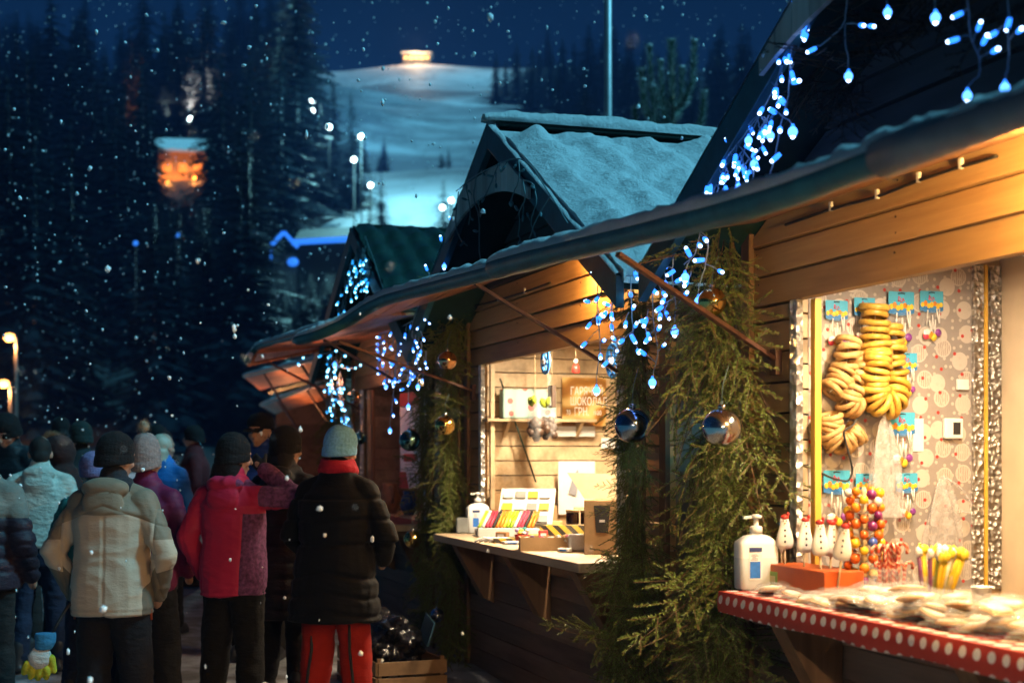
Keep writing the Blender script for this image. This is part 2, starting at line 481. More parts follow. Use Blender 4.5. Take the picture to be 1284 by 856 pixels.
def build_stall(name, label, tm, w0, front_px, front_w, seed, roof_kind, win, hinge_t, hinge_z=2.69, roll_r=.045, hpx=None, inner_depth=1.47, struts=(), counter=None, valance=True, roll_dz=.02, roll_end=None):
    root = thing(name, label, 'market stall', tm, w0)
    X = lambda t: tm - t
    rnd = random.Random(seed)
    wx0, wx1 = win; wz0, wz1 = 1.0, 2.24
    # walls
    mb = MB(); plank_rows(mb, -HALF, HALF, -.3, 1.0, .36, rnd=rnd); mb.build('front_wall', M['plank_dark'], root, .002)
    for xa_, xb_ in ((-HALF, wx0), (wx1, HALF)):
        mb = MB(); plank_rows(mb, xa_, xb_, 1.0, 2.24, .36, rnd=rnd); mb.build('window_side_boards', M['plank'], root, .002)
    mb = MB(); plank_rows(mb, -HALF, HALF, 2.24, 2.76, .36, rnd=rnd, clip=lambda z: (APEX - .06 - z)/SL); mb.build('lintel_boards', M['plank'], root, .002)
    bk_ = MB(); bk_.box((0, .3945, 2.385), (2*HALF - .3, .008, .29)); bk_.build('light_stop_board', M['plank_dark'], root)  # unseen board added to block lamp light leaking between the lintel planks
    nl = MB()
    for k in range(4):
        for xx in (-1.68, -.62, .55, 1.66):
            if abs(xx) < (APEX - .2 - (2.24 + .13*k))/SL:
                for dz in (.035, .095): nl.ell((xx + rnd.uniform(-.012,.012), .353, 2.24 + .13*k + dz), (.0045,.003,.0045), None, 8, 5)
    nl.build('nail_heads', M['iron'], root)
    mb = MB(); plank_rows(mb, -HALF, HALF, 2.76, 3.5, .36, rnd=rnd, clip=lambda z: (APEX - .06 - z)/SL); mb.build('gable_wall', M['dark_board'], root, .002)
    for sg in (-1, 1):
        mb = MB(); side_rows(mb, sg*HALF - (sg > 0)*.028, .389, 2.47, -.3, 2.53); mb.build('side_wall', M['plank_dark'], root)
    mb = MB(); plank_rows(mb, -HALF, HALF, -.3, 2.5, 2.47, rnd=rnd); mb.build('back_wall', M['plank_dark'], root)
    for sg in (-1, 1):
        mb = MB(); mb.box((sg*(HALF - .035), .343, 1.2), (.075, .028, 3.0)); mb.build('corner_board', M['post'], root, .003)
    # lining
    lx0, lx1 = wx0 - .03, wx1 + .12
    mb = MB(); side_rows(mb, lx0 - .012, .40, inner_depth, .3, 2.5, th=.012, row=.105, sgn=1, gap=.007); mb.build('lining_boards', M['plank_dark'] if roof_kind == 'tile' else M['plank_light'], root, .0015)  # tile stall lining and back panel: interior shade put into darker boards
    mb = MB(); side_rows(mb, lx1, .40, inner_depth, .3, 2.5, th=.012, row=.105, sgn=1, gap=.007); mb.build('lining_boards', M['plank_light'], root)
    mb = MB(); mb.box(((lx0+lx1)/2, inner_depth + .01, 1.4), (lx1-lx0, .02, 2.2)); mb.build('back_panel', M['panel'] if roof_kind == 'hidden' else (M['plank_dark'] if roof_kind == 'tile' else M['plank_light']), root)
    mb = MB(); mb.box(((lx0+lx1)/2, (.42+inner_depth)/2, 2.52), (lx1-lx0, inner_depth-.42, .03)); mb.build('ceiling_panel', M['plank_light'], root)
    mb = MB(); mb.box(((lx0+lx1)/2, (.42+inner_depth)/2, .28), (lx1-lx0, inner_depth-.42, .03)); mb.build('floor_panel', M['plank_dark'], root)
    # frame of the hatch
    fr = MB(); fr.box((wx0 + .027, .342, (wz0+wz1)/2 + .03), (.058, .030, wz1-wz0 - .07)); fr.build('foil_jamb', M['foil'], root, .002)
    fr = MB(); fr.box((wx1 - .027, .342, (wz0+wz1)/2 + .03), (.058, .030, wz1-wz0 - .07)); fr.build('foil_jamb', M['foil'], root, .002)
    fr = MB(); fr.box((wx0 + .085, .40, (wz0+wz1)/2 + .03), (.036, .03, wz1-wz0 - .07)); fr.build('jamb_batten', M['yellow'] if roof_kind == 'hidden' else M['plank_light'], root, .002)
    # counter
    cx0, cx1 = counter
    if roof_kind == 'hidden':
        pass
    cb = MB(); cb.box(((cx0+cx1)/2, .1695, 1.022), (cx1-cx0, .337, .05)); cb.box(((wx0+wx1)/2, .66, 1.022), (wx1-wx0-.02, .62, .05))
    cb.build('counter', M['counter'], root, .006)
    for bx in (cx0 + .28, (cx0+cx1)/2, cx1 - .28):
        br = MB(); br.prism([(bx-.055, .347, .995), (bx-.055, .06, .995), (bx-.055, .27, .62), (bx-.055, .347, .58)], (.11, 0, 0)); br.build('bracket', M['post'], root, .003)
    # roof
    y0, y1 = 0.0, 2.78
    def slab(sg):
        mb = MB()
        a = [Vector((0, y0, APEX - .05)), Vector((sg*EAVE, y0, roof_z(EAVE) - .05)), Vector((sg*EAVE, y0, roof_z(EAVE))), Vector((0, y0, APEX))]
        mb.prism(a, (0, y1 - y0, 0)); return mb
    for sg in (-1, 1):
        r_ = slab(sg).build('roof_slope', M['green_metal'], root)
        if roof_kind == 'tile':
            tile_slope(sg, y0 - .02, y1).build('roof_tiles', M['green_metal'], r_)
        else:
            roof_snow(seed + sg, y0 - .015, y1, .105, sg).build('roof_snow', M['snow'], r_)
        bb = MB()
        p0 = Vector((0, -.045, APEX + .025)); p1 = Vector((sg*(EAVE+.03), -.045, roof_z(EAVE+.03) + .025)); dn = Vector((0, 0, -.15))
        bb.prism([p0, p1, p1 + dn, p0 + dn], (0, .042, 0)); bb.build('bargeboard', M['green_edge'], root, .003)
        if roof_kind != 'tile':
            bs = MB()
            def f(u, v, sg=sg):
                x = u*(EAVE+.03); a = PI*v
                n = .6 + .5*noise.noise(Vector((x*6, sg*3, seed)))
                return Vector((sg*x, -.024 - .024*math.cos(a), roof_z(x) + .028 + .022*n*math.sin(a)))
            bs.grid(f, 50, 5); bs.build('edge_snow', M['snow'], root)
    rc = MB(); rc.tube([(0, y0 + .02, APEX + .03), (0, y1, APEX + .03)], .03, 12); rc.build('ridge_cap', M['green_metal'], root)
    if roof_kind != 'tile':
        rs = MB()
        def f(u, v):
            y = y0 - .07 + u*(y1 + .08); a = R(-15 + 210*v)
            n = 1 + .28*noise.noise(Vector((y*3.2, v*2, seed))) + .15*noise.noise(Vector((y*9, v*4, seed)))
            e_ = .55 + .45*min(1, u*14); n += .22*noise.noise(Vector((y*14, v*6, seed))); return Vector((.075*n*e_*math.cos(a), y, APEX + .050 + .062*n*e_*math.sin(a)))
        rs.grid(f, 70, 12); rs.build('ridge_snow', M['snow'], root)
    if valance:
        va = MB(); nb = 14
        for i in range(nb):
            xa, xb = -.86 + 1.72*i/nb, -.86 + 1.72*(i+1)/nb - .004
            def top(x): return min(3.30, roof_z(x) - .03)
            def bot(x): return 3.0 + .16*(1 - (x/.86)**2)
            va.prism([(xa, -.075, bot(xa)), (xb, -.075, bot(xb)), (xb, -.075, top(xb)), (xa, -.075, top(xa))], (0, .02, 0))
        va.build('gable_valance', M['grey_board'], root, .002)
    # awning
    fr_pts = []
    for i, (px, py) in enumerate(front_px):
        w = front_w[i] if isinstance(front_w, (list, tuple)) else front_w
        t, z = on_w(px, py, w); fr_pts.append((X(t), w - w0, z))
    hx0, hx1 = X(hinge_t[0]), X(hinge_t[1])
    n = len(fr_pts); xa, xb = fr_pts[0][0], fr_pts[-1][0]
    if hpx:
        hi = []
        for (px, py, w) in hpx:
            t, z = on_w(px, py, w); hi.append(Vector((X(t), w - w0, z)))
        hi = [hi[0].lerp(hi[-1], (p[0]-xa)/(xb-xa)) for p in fr_pts]
    else:
        hi = [Vector((hx0 + (hx1-hx0)*(p[0]-xa)/(xb-xa), .335, hinge_z)) for p in fr_pts]
    ab = awning_board(fr_pts, hi).build('awning', M['plank_mid'], root)
    roll, sn = edge_roll([(p[0], p[1] - .01, p[2] + roll_dz) for p in fr_pts], roll_r, seed, True, roll_end)
    rl = roll.build('edge_roll', M['green_edge'], ab); sn.build('edge_snow', M['snow'], ab)
    ts = MB()
    up = Vector((0, 0, .024))
    A = [Vector(p) for p in fr_pts]
    def f(u, v):
        i = min(int(u*(n-1)), n-2); q = u*(n-1)-i
        a = A[i].lerp(A[i+1], q); b = hi[i].lerp(hi[i+1], q)
        return a.lerp(b, .06 + .92*v) + up + Vector((0,0, .012 + .012*noise.noise(Vector((u*14, v*5, seed)))))
    ts.grid(f, 40, 10); ts.build('awning_snow', M['snow'], ab)
    for (t1, w1, z1, t2, w2, z2) in struts:
        st = MB(); st.bar((X(t1), w1-w0, z1), (X(t2), w2-w0, z2), .026, .018); st.box((X(t2), w2 - w0 + .004, z2 - .01), (.055, .03, .11))
        st.build('prop_rod', M['rod_brown'], root, .002)
    return root

FP3 = [(618, 338), (645, 329), (700, 315), (830, 285), (930, 260), (1000, 239), (1120, 194), (1284, 139), (1420, 92)]
stall3 = build_stall('sweet_stall', 'wooden stall selling sweets, with a warm lit hatch and red spotted counter', -1.3, 0, FP3, -.60, 3, 'hidden', (-1.35, 1.35),
    (.45, -3.0), 2.60, .057, roll_dz=0.0, roll_end=.035, inner_depth=1.372, counter=(-1.305, 1.6),
    struts=[(-.23, -.55, 2.35, .19, .335, 2.0), (-2.7, -.55, 2.3, -2.75, .335, 2.0)])
FP2 = [(370, 431), (400, 423), (440, 405), (466, 388), (490, 377), (550, 362), (615, 346), (700, 326)]
stall2 = build_stall('chocolate_stall', 'wooden stall under a snow covered gable roof, selling chocolate from a lit hatch', 3.085, 0, FP2, [-.96, -.87, -.694, -.63, -.59, -.56, -.545, -.53], 11, 'snow', (-1.415, 1.215),
    (4.75, 1.6), 2.79, .042, inner_depth=1.9, counter=(-1.435, 1.445),
    struts=[(1.9, -.56, 2.535, 1.893, .335, 2.035), (4.4, -.70, 2.37, 4.67, .335, 2.06)])
FP1 = [(310, 460), (316, 446), (325, 437), (367, 425), (420, 410), (470, 395)]
gsl = MB(); pts_ = []
for px_, py_ in ((1112, 199), (1160, 180), (1225, 158), (1284, 138), (1420, 91)):
    t_, z_ = on_w(px_, py_, -.60); pts_.append((-1.3 - t_, -.61, z_ + .002))
gsl.tube(pts_, [.052,.050,.047,.044,.040], 14); gsl.build('grey_sleeve', simple('grey_tarpaulin', (.13,.15,.17), .5, 0, .3, 8), stall3)
stall1 = build_stall('pottery_stall', 'wooden stall under a dark green tiled roof, its hatch half hidden by shoppers', 7.2, 0, FP1, [-.80, -.74, -.68, -.62, -.58, -.55], 17, 'tile', (-1.35, 1.2),
    (8.9, 5.7), 2.70, .03, counter=(-1.4, 1.42),
    struts=[(5.9, -.52, 2.5, 5.95, .335, 2.05), (8.3, -.60, 2.47, 8.6, .335, 2.05)], valance=False)

def kiosk(name, label, tm, w0, fpx, fw, hpx, seed, open_=False, hw=3.0):
    root = thing(name, label, 'market stall', tm, w0)
    if not open_:
        mb = MB(); plank_rows(mb, -hw, hw, -.3, 1.0, .0); mb.build('front_wall', M['plank_dark'], root)
    for sg in ((1,) if open_ else (-1, 1)):
        mb = MB(); side_rows(mb, sg*hw - (sg > 0)*.028, .03, 2.0, -.3, 2.7); mb.build('side_wall', M['plank_dark'], root)
    mb = MB(); mb.box((0, 1.95, 1.2), (2*hw - .1, .03, 3.0)); mb.build('back_panel', M['plank'], root)
    mb = MB(); mb.box((0, 1.0, 2.74), (2*hw + .1, 2.2, .06)); r_ = mb.build('roof', M['green_metal'], root)
    mb = MB(); mb.box((0, -.12, 1.0), (2*hw - .4, .24, .04)); mb.build('counter', M['counter'], root)
    X = lambda t: tm - t
    A = []; H = []
    for (px, py) in fpx:
        t, z = on_w(px, py, fw); A.append(Vector((X(t), fw - w0, z)))
    for (px, py, w) in hpx:
        t, z = on_w(px, py, w); H.append(Vector((X(t), w - w0, z)))
    ab = awning_board(A, H, 4).build('awning', M['plank_mid'], root)
    roll, sn = edge_roll([(p.x, p.y, p.z + .02) for p in A], .03, seed, False)
    roll.build('edge_roll', M['green_edge'], ab); sn.build('edge_snow', M['snow'], ab)
    for q in (.3, .75):
        p = A[0].lerp(A[1], q); st = MB(); st.bar(p, (p.x - .1, -.02, 2.0), .03, .02); st.build('prop_rod', M['iron'], root)
    return root
kiosk0 = kiosk('market_kiosk', 'farther wooden kiosk whose raised awning shows just under the green roofed stall', 13.6, .55, [(306, 473), (412, 450)], .10, [(326, 489, .55), (430, 465, .55)], 5, True)
kiosk1 = kiosk('market_kiosk', 'farthest wooden kiosk, its awning lowest of the row above the blue jacketed man', 18.2, 1.4, [(327, 509), (410, 480)], 1.0, [(345, 519, 1.4), (425, 495, 1.4)], 6)
# ---------------------------------------------------------------- spruce foliage
def needle_mat(name, c1, c2):
    m, t, b = nt(name)
    v = mapped(t, (1,1,1))
    geo = t.nodes.new('ShaderNodeNewGeometry')
    col = mixc(t, noise_n(t, v, 6, 3), c1, c2)
    col = mixc(t, geo.outputs['Random Per Island'], col, tuple(c*1.25 for c in c2))
    lnk(t, col, b.inputs['Base Color']); b.inputs['Roughness'].default_value = .45
    b.inputs['Specular IOR Level'].default_value = .4
    return m
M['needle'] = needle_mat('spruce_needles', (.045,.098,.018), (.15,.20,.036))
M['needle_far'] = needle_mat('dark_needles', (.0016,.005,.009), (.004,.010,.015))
M['twig'] = simple('twig_bark', (.12,.07,.035), .8, 0, .3)
def twig_segments(rnd, L):
    """flat spruce spray: list of (p0, p1) twig axes in local coords, main along +x"""
    segs = [((0,0,0), (L,0,0))]
    x = .05
    while x < L*.95:
        for s in (-1, 1):
            if rnd.random() < .15: continue
            l = (L - x)*rnd.uniform(.40, .60) + .03
            a = rnd.uniform(.75, 1.0)*s
            d = Vector((math.cos(a), math.sin(a), rnd.uniform(-.18, .08)))
            p = Vector((x, 0, 0)); q = p + d*l
            segs.append((tuple(p), tuple(q)))
            if l > .16:
                for s2 in (-1, 1):
                    a2 = a + s2*.8; q0 = p + d*l*rnd.uniform(.35, .5); l2 = l*rnd.uniform(.3, .45)
                    segs.append((tuple(q0), tuple(q0 + Vector((math.cos(a2), math.sin(a2), -.05))*l2)))
        x += rnd.uniform(.055, .080)
    return segs
def spray_arrays(seed, L, step=.0024, nl=.018, nw=.0016):
    rnd = random.Random(seed); V = []; Fq = []; mi = []
    for (a, b) in twig_segments(rnd, L):
        a = Vector(a); b = Vector(b); d = b - a; l = d.length
        if l < .012: continue
        d.normalize(); sx = d.cross(Vector((0,0,1))); sx.normalize(); sz = sx.cross(d)
        # twig as thin 3-sided strip
        w = .0022; k = len(V)
        for p in (a, b):
            for q in range(3):
                an = q*2*PI/3; V.append(p + (sx*math.cos(an) + sz*math.sin(an))*w)
        for q in range(3): Fq.append((k+q, k+(q+1) % 3, k+3+(q+1) % 3, k+3+q)); mi.append(1)
        n = int(l/step)
        for i in range(n):
            f = (i + rnd.random())/n; p = a + d*l*f
            an = rnd.choice((-1, 1))*rnd.uniform(.0, 1.25) + (PI if rnd.random() < .0 else 0)
            side = rnd.choice((-1, 1))
            out = (sx*side*math.cos(abs(an)) + sz*math.sin(abs(an))*(1 if rnd.random() < .7 else -.5))
            nd = (d*rnd.uniform(.55, .95) + out*.8).normalized()
            ln = nl*rnd.uniform(.75, 1.2)*(1 - .35*f)
            px = nd.cross(Vector((rnd.uniform(-1,1), rnd.uniform(-1,1), rnd.uniform(-1,1)))).normalized()
            k = len(V)
            V += [p, p + nd*ln*.5 + px*nw, p + nd*ln, p + nd*ln*.5 - px*nw]
            Fq.append((k, k+1, k+2, k+3)); mi.append(0)
    return np.array([tuple(v) for v in V]), np.array(Fq), np.array(mi)
SPRAYS = [spray_arrays(i, L) for i, L in enumerate((.36, .44, .50, .32))]
def bend(V, k):
    """droop the spray: curve towards -z along x"""
    o = V.copy(); o[:, 2] -= k*V[:, 0]**2; return o
def mat_from(dirv, up, roll=0.0):
    d = Vector(dirv).normalized(); y = Vector(up).cross(d)
    if y.length < 1e-3: y = Vector((1,0,0)).cross(d)
    y.normalize(); z = d.cross(y)
    m = Matrix((d, y, z)).transposed()
    return m @ Matrix.Rotation(roll, 3, 'X')
def assemble(places, name, parent, mats=None):
    """places: (spray index, position, matrix3, scale, bend)"""
    Vs = []; Fs = []; Ms = []; off = 0
    for (i, p, m, s, k) in places:
        V, Fq, mi = SPRAYS[i]
        v = bend(V, k)*s
        v = v @ np.array(m).T + np.array(p)
        Vs.append(v); Fs.append(Fq + off); Ms.append(mi); off += len(V)
    return raw_mesh(name, np.concatenate(Vs), np.concatenate(Fs), mats or [M['needle'], M['twig']], parent, False, np.concatenate(Ms))
def garland_column(label, t, w, z0, z1, n, rad_, seed, spread=.9, gaps=()):
    """a column of spruce boughs tied to a stall corner; local x right, y into the stall"""
    rnd = random.Random(seed)
    root = thing('spruce_garland', label, 'spruce garland', t, w, z0)
    H = z1 - z0; pl = []
    for k in range(n):
        z = H*(k + rnd.random())/n
        rad = rad_(z + z0) if callable(rad_) else rad_
        if any(a < z + z0 < b for a, b in gaps) and rnd.random() < .75: continue
        a = rnd.uniform(-1, 1)*1.75
        # outward heading around the local -y direction
        hd = Vector((math.sin(a), -math.cos(a)*.8, 0))
        dn = rnd.uniform(-2.0, -.3) if rnd.random() < .85 else rnd.uniform(-.1, .5)
        d = (hd*spread + Vector((0, 0, dn))).normalized()
        p = Vector((hd.x*rad*.3*rnd.random(), hd.y*rad*.3*rnd.random(), z + .12))
        s = rad/.30*rnd.uniform(.75, 1.2)
        pl.append((rnd.randrange(4), p, mat_from(d, (0,0,1), rnd.uniform(-.7, .7)), s, rnd.uniform(.2, 1.6)))
    # core: boughs lying down the post
    for k in range(int(n*.6)):
        z = H*(k + rnd.random())/(n*.6)
        if any(a < z + z0 < b for a, b in gaps) and rnd.random() < .6: continue
        d = Vector((rnd.uniform(-.35, .35), rnd.uniform(-.35, .1), -1))
        pl.append((rnd.randrange(4), Vector((rnd.uniform(-.09, .09), rnd.uniform(-.06, .0), z + .2)), mat_from(d, (0,-1,0), rnd.uniform(-1.5, 1.5)), rnd.uniform(.6, .95), .3))
    assemble(pl, 'foliage', root)
    st = MB(); st.tube([(0, .03, -.05), (.01, .02, H*.5), (0, .03, H+.1)], .012, 6); st.build('core_rope', M['twig'], root)
    return root
garland_column('thick spruce garland on the corner post left of the spotted sweet counter', .42, .22, .12, 2.42, 112, .31, 1)
garland_column('bushy spruce garland on the right corner of the chocolate stall', 1.42, .24, .05, 2.3, 135, lambda z: .29 if z < 1.0 else max(.125, .29 - .5*(z-1.0)), 2)
garland_column('olive lit spruce garland beside the left foil jamb of the chocolate stall', 4.86, .26, .10, 2.75, 105, .24, 3)
garland_column('dark bluish spruce garland hanging at the right corner of the pottery stall', 5.52, .24, .15, 2.7, 85, .19, 4)
garland_column('shadowed spruce garland on the left corner of the pottery stall', 9.0, .24, .5, 2.7, 50, .28, 6)
# spruce hung inside the near gable
def gable_swag():
    rnd = random.Random(9)
    root = thing('spruce_swag', 'dark spruce boughs hung in the gable above the sweet stall awning', 'spruce garland', -1.3, .22, 2.95)
    pl = []
    for k in range(70):
        x = rnd.uniform(-.95, .95); top = .50 - .42*abs(x)
        z = rnd.uniform(.02, max(.1, top))
        d = Vector((rnd.uniform(-1, 1), rnd.uniform(-.7, -.1), rnd.uniform(-.6, .3)))
        pl.append((rnd.randrange(4), Vector((x, rnd.uniform(-.05, .05), z)), mat_from(d, (0,0,1), rnd.uniform(-.8, .8)), rnd.uniform(.55, .8), .6))
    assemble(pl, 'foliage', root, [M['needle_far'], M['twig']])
    st = MB(); st.tube([(-.95, .05, .2), (0, .05, .6), (.95, .05, .2)], .012, 6); st.build('core_rope', M['twig'], root)
gable_swag()
# ---------------------------------------------------------------- baubles
def glossy(name, col, rough=.08):
    m, t, b = nt(name); b.inputs['Base Color'].default_value = (*col, 1); b.inputs['Metallic'].default_value = 1.0
    v = mapped(t, (1,1,1)); mr = t.nodes.new('ShaderNodeMapRange'); mr.inputs['To Min'].default_value = rough; mr.inputs['To Max'].default_value = rough*2.6
    lnk(t, noise_n(t, v, 18, 4), mr.inputs['Value']); lnk(t, mr.outputs[0], b.inputs['Roughness'])
    return m
BC = {'silver': glossy('silver_bauble', (.75,.74,.72)), 'gold': glossy('gold_bauble', (.80,.55,.18)), 'blue': glossy('blue_steel_bauble', (.30,.38,.50)), 'green': glossy('green_bauble', (.16,.30,.26)), 'copper': glossy('copper_bauble', (.75,.45,.25))}
def bauble(px, py, rpx, w, col, label):
    t, z = on_w(px, py, w); c = LW(t, w, z)
    r = rpx/F*c.y
    o = thing('bauble', label, 'bauble', t, w, z)
    mb = MB(); mb.ell((0,0,0), r, nu=28, nv=20); mb.build('ball', BC[col], o)
    mb = MB(); mb.lathe([(r*.20, r*.96), (r*.20, r*1.16), (r*.08, r*1.2)], n=12); mb.build('cap', BC['silver'], o)
    mb = MB(); mb.torus((0,0,r*1.28), r*.10, r*.025, (PI/2,0,0), 10, 5); mb.tube([(0,0,r*1.36), (.01,.0,r*2.2), (.0,.03,r*3.2)], r*.02, 4); mb.build('hanger', M['wire_dark'], o)
    return o
bauble(905, 536, 24.5, -.06, 'silver', 'large silver bauble on the spruce just above the white pump bottle')
bauble(893, 378, 18, .02, 'gold', 'gold bauble under the awning rod at the top of the sweet stall spruce')
bauble(793, 533, 22.5, -.02, 'blue', 'dark steel blue bauble at the right edge of the chocolate stall hatch')
bauble(561, 452, 12, -.02, 'copper', 'bauble half blue half copper at the top of the olive spruce')
bauble(558, 533, 12.5, -.05, 'gold', 'golden bauble halfway down the olive spruce garland')
bauble(514, 552, 13.5, -.02, 'green', 'dark green bauble in front of the white and red banner')
bauble(517, 676, 11, -.05, 'gold', 'low gold bauble beside the left end of the bare wooden counter')
bauble(548, 771, 9, -.05, 'blue', 'lowest bauble, with a blue glint, just above the black rubbish bag')
bauble(444, 498, 8, .0, 'copper', 'small copper bauble on the shadowed spruce next to the teal lights')
bauble(451, 549, 8, .0, 'green', 'small green bauble on the shadowed spruce above the black coat')
# ---------------------------------------------------------------- icicle lights
class Lights:
    def __init__(s, label, t, w, z, far=False, off=False):
        s.root = thing('icicle_lights', label, 'string lights', t, w, z)
        s.inv = s.root.matrix_basis.inverted()
        s.n = 0; s.rnd = random.Random(int(t*10)+3)
        s.m = [M['led_off'], M['led_off']] if off else ([M['led_body_far'], M['led_tip_far']] if far else [M['led_body'], M['led_tip']])
        s.wm = M['wire_dark'] if (off or far) else M['wire']
        s.rod = s.ball = None; s.extra = None
    def loc(s, p): return s.inv @ Vector(p)
    def bulb(s, p, d, globe=False, sc=1.0):
        if s.rod is None:
            mb = MB(); mb.tube([(0,0,-.010), (0,0,.0), (0,0,.016)], [.0055,.0072,.0068], 8, 0); mb.tube([(0,0,.0155), (0,0,.021), (0,0,.024)], [.0052, .0055, .003], 8, 1); s.rodm = mb.mesh('bulb')
            mb = MB(); mb.tube([(0,0,-.012), (0,0,.0)], [.004, .007], 8, 0); mb.ell((0,0,.010), (.0135,.0135,.015), nu=12, nv=8, mi=2); mb.ell((0,0,.016), (.0088,.0088,.0135), nu=10, nv=8, mi=1)
            # the bright core shows through the front of the cap
            s.ballm = mb.mesh('bulb')
            for me in (s.rodm, s.ballm):
                for m in s.m + [M['led_globe'] if s.m[0] is not M['led_off'] else M['led_off']]: me.materials.append(m)
            s.rod = True
        o = bpy.data.objects.new('bulb', s.ballm if globe else s.rodm)
        COL.objects.link(o); o.parent = s.root
        o.location = s.loc(p)
        dl = s.inv.to_3x3() @ Vector(d)
        o.rotation_euler = dl.to_track_quat('Z', 'Y').to_euler()
        o.scale = (sc,)*3; s.n += 1
    def cable(s, pts, r=.0028):
        pts = [s.loc(p) for p in pts]
        q = smooth_poly(dense(pts, 4), 3)
        q = [p + Vector((s.rnd.uniform(-1,1), s.rnd.uniform(-1,1), s.rnd.uniform(-1,1)))*.002 for p in q]
        if s.wire is None: s.wire = MB()
        s.wire.tube(q, r, 5)
    wire = None
    def flush(s):
        if s.wire is not None: s.wire.build('cable', s.wm, s.root)
        s.wire = None
    def done(s): s.flush()
def px_strand(Lg, w, cable, bulbs, sc=1.0, cr=.0028, jit=.03):
    """cable: photo points on plane w; bulbs: (px, py, globe)"""
    rnd = Lg.rnd
    def P(px, py, dw=0.0):
        t, z = on_w(px, py, w + dw); return LW(t, w + dw, z)
    cab = [P(x, y) for x, y in cable]
    if len(cab) > 1: Lg.cable(cab, cr)
    for b in bulbs:
        p = P(b[0], b[1], rnd.uniform(-jit, jit*.3))
        g = len(b) > 2 and b[2]
        # nearest cable point
        dd = dense(cab, 6) if len(cab) > 1 else [p + Vector((0,0,.04))]
        q = min(dd, key=lambda c: (c - p).length + (max(0, p.z - c.z)*2 if g else 0))
        d = (p - q)
        if d.length < .015: d = Vector((rnd.uniform(-1,1), rnd.uniform(-1,1)*.6, -.5))
        d.normalize()
        if g: d = Vector((0,0,-1))
        base = p - d*.012
        if (base - q).length > .008: Lg.cable([q, q.lerp(base, .5) + Vector((0,0,.006)), base], cr*.8)
        Lg.bulb(p, d, g, sc*(1.0 if g else rnd.uniform(.95, 1.15)))
    Lg.flush()
L3 = Lights('bright blue icicle lights on the near gable above the snowy awning', -1.3, 0, 3.2)
px_strand(L3, -.03, [(998, -20), (992, 20), (982, 70), (975, 105), (955, 140), (925, 180), (905, 205), (880, 250), (868, 268)],
          [(1010, 14), (1003, 5), (978, 55), (985, 75), (973, 115), (955, 138), (915, 168), (914, 180), (922, 198), (907, 204), (880, 252), (992, 39, 1)], 1.3)
px_strand(L3, -.03, [(1003, -20), (990, 75), (990, 120), (978, 160), (972, 200), (962, 232)], [(997, 103), (982, 128), (970, 140), (978, 162), (975, 196), (965, 228), (970, 236), (994, 161, 1)], 1.3)
rn = random.Random(77)
pth = [(1004, 4), (992, 45), (983, 85), (972, 120), (958, 150), (945, 175), (935, 205), (912, 220), (893, 240), (872, 258)]
for k in range(48):
    f = rn.random()*(len(pth)-1.01); i = int(f); q = f - i
    x = pth[i][0]*(1-q) + pth[i+1][0]*q + rn.uniform(-12, 20); y = pth[i][1]*(1-q) + pth[i+1][1]*q + rn.uniform(-8, 14)
    px_strand(L3, -.03, [(x + rn.uniform(-8, 8), y - 16), (x + rn.uniform(-3, 3), y - 5)], [(x, y, k % 8 == 0)], 1.1)
px_strand(L3, -.03, [(955, 140), (940, 170), (928, 205), (925, 225)], [(937, 184), (955, 172), (926, 232, 1), (930, 210)])
px_strand(L3, -.03, [(925, 180), (945, 205), (944, 226)], [(945, 194), (949, 200), (940, 216), (943, 236, 1)])
px_strand(L3, -.03, [(1062, -20), (1062, 30), (1038, 50), (1028, 58)], [(1020, 62), (1080, 32), (1092, 33)])
px_strand(L3, -.03, [(1060, 30), (1060, 55), (1064, 80)], [(1064, 92, 1)], 1.05)
px_strand(L3, -.06, [(1110, -20), (1112, 0)], [(1113, 12, 1)], 1.0)
px_strand(L3, -.06, [(1172, -25), (1172, 5)], [(1173, 18, 1)], 1.1)
px_strand(L3, -.05, [(1210, -25), (1216, 20), (1215, 45), (1229, 70), (1228, 95)], [(1203, 18), (1227, 35), (1198, 50), (1234, 52), (1247, 64), (1213, 116, 1)], 1.0, .0026)
px_strand(L3, -.05, [(1263, -25), (1266, 30), (1266, 70), (1262, 92)], [(1265, 28), (1247, 42), (1278, 39), (1260, 106, 1)], 1.0, .0026)
def L3e(cable, bulbs): px_strand(L3, .0, cable, bulbs, 1.3)
L3e([(878, 288), (872, 320), (858, 332)], [(877, 307), (884, 300), (864, 318), (859, 344, 1)])
L3e([(878, 290), (890, 300), (884, 338), (876, 360)], [(879, 326), (903, 340), (876, 374, 1)])
L3e([(845, 310), (842, 350), (848, 385), (846, 398)], [(843, 341), (834, 335), (859, 370), (828, 386), (846, 412, 1), (850, 352)])
L3e([(818, 345), (818, 400), (826, 440), (822, 458)], [(818, 363), (807, 402), (832, 433), (807, 443), (818, 476, 1), (826, 412), (812, 425)])
L3e([(791, 345), (792, 400), (796, 430)], [(791, 370), (794, 386), (793, 423), (780, 427), (797, 408), (800, 440)])
L3e([(750, 352), (748, 395), (754, 430), (748, 470)], [(748, 375), (737, 378), (739, 407), (753, 398), (757, 427), (733, 431), (753, 446), (748, 486, 1)])
L3e([(770, 352), (765, 400), (775, 440)], [(762, 382), (767, 409), (770, 425), (774, 440), (760, 455)])
rn = random.Random(18)
for k in range(20):
    x = rn.uniform(735, 880); y = 350 + rn.uniform(-25, 85) - (x - 735)*.18
    L3e([(x + rn.uniform(-6, 6), y - 14), (x, y - 4)], [(x + rn.uniform(-4, 4), y)])
L3e([(868, 268), (845, 305), (818, 345), (791, 345), (750, 350)], [])
L3.done()
L2 = Lights('blue icicle lights at the left eave of the snowy roofed stall, down to the banner', 4.9, 0, 2.4)
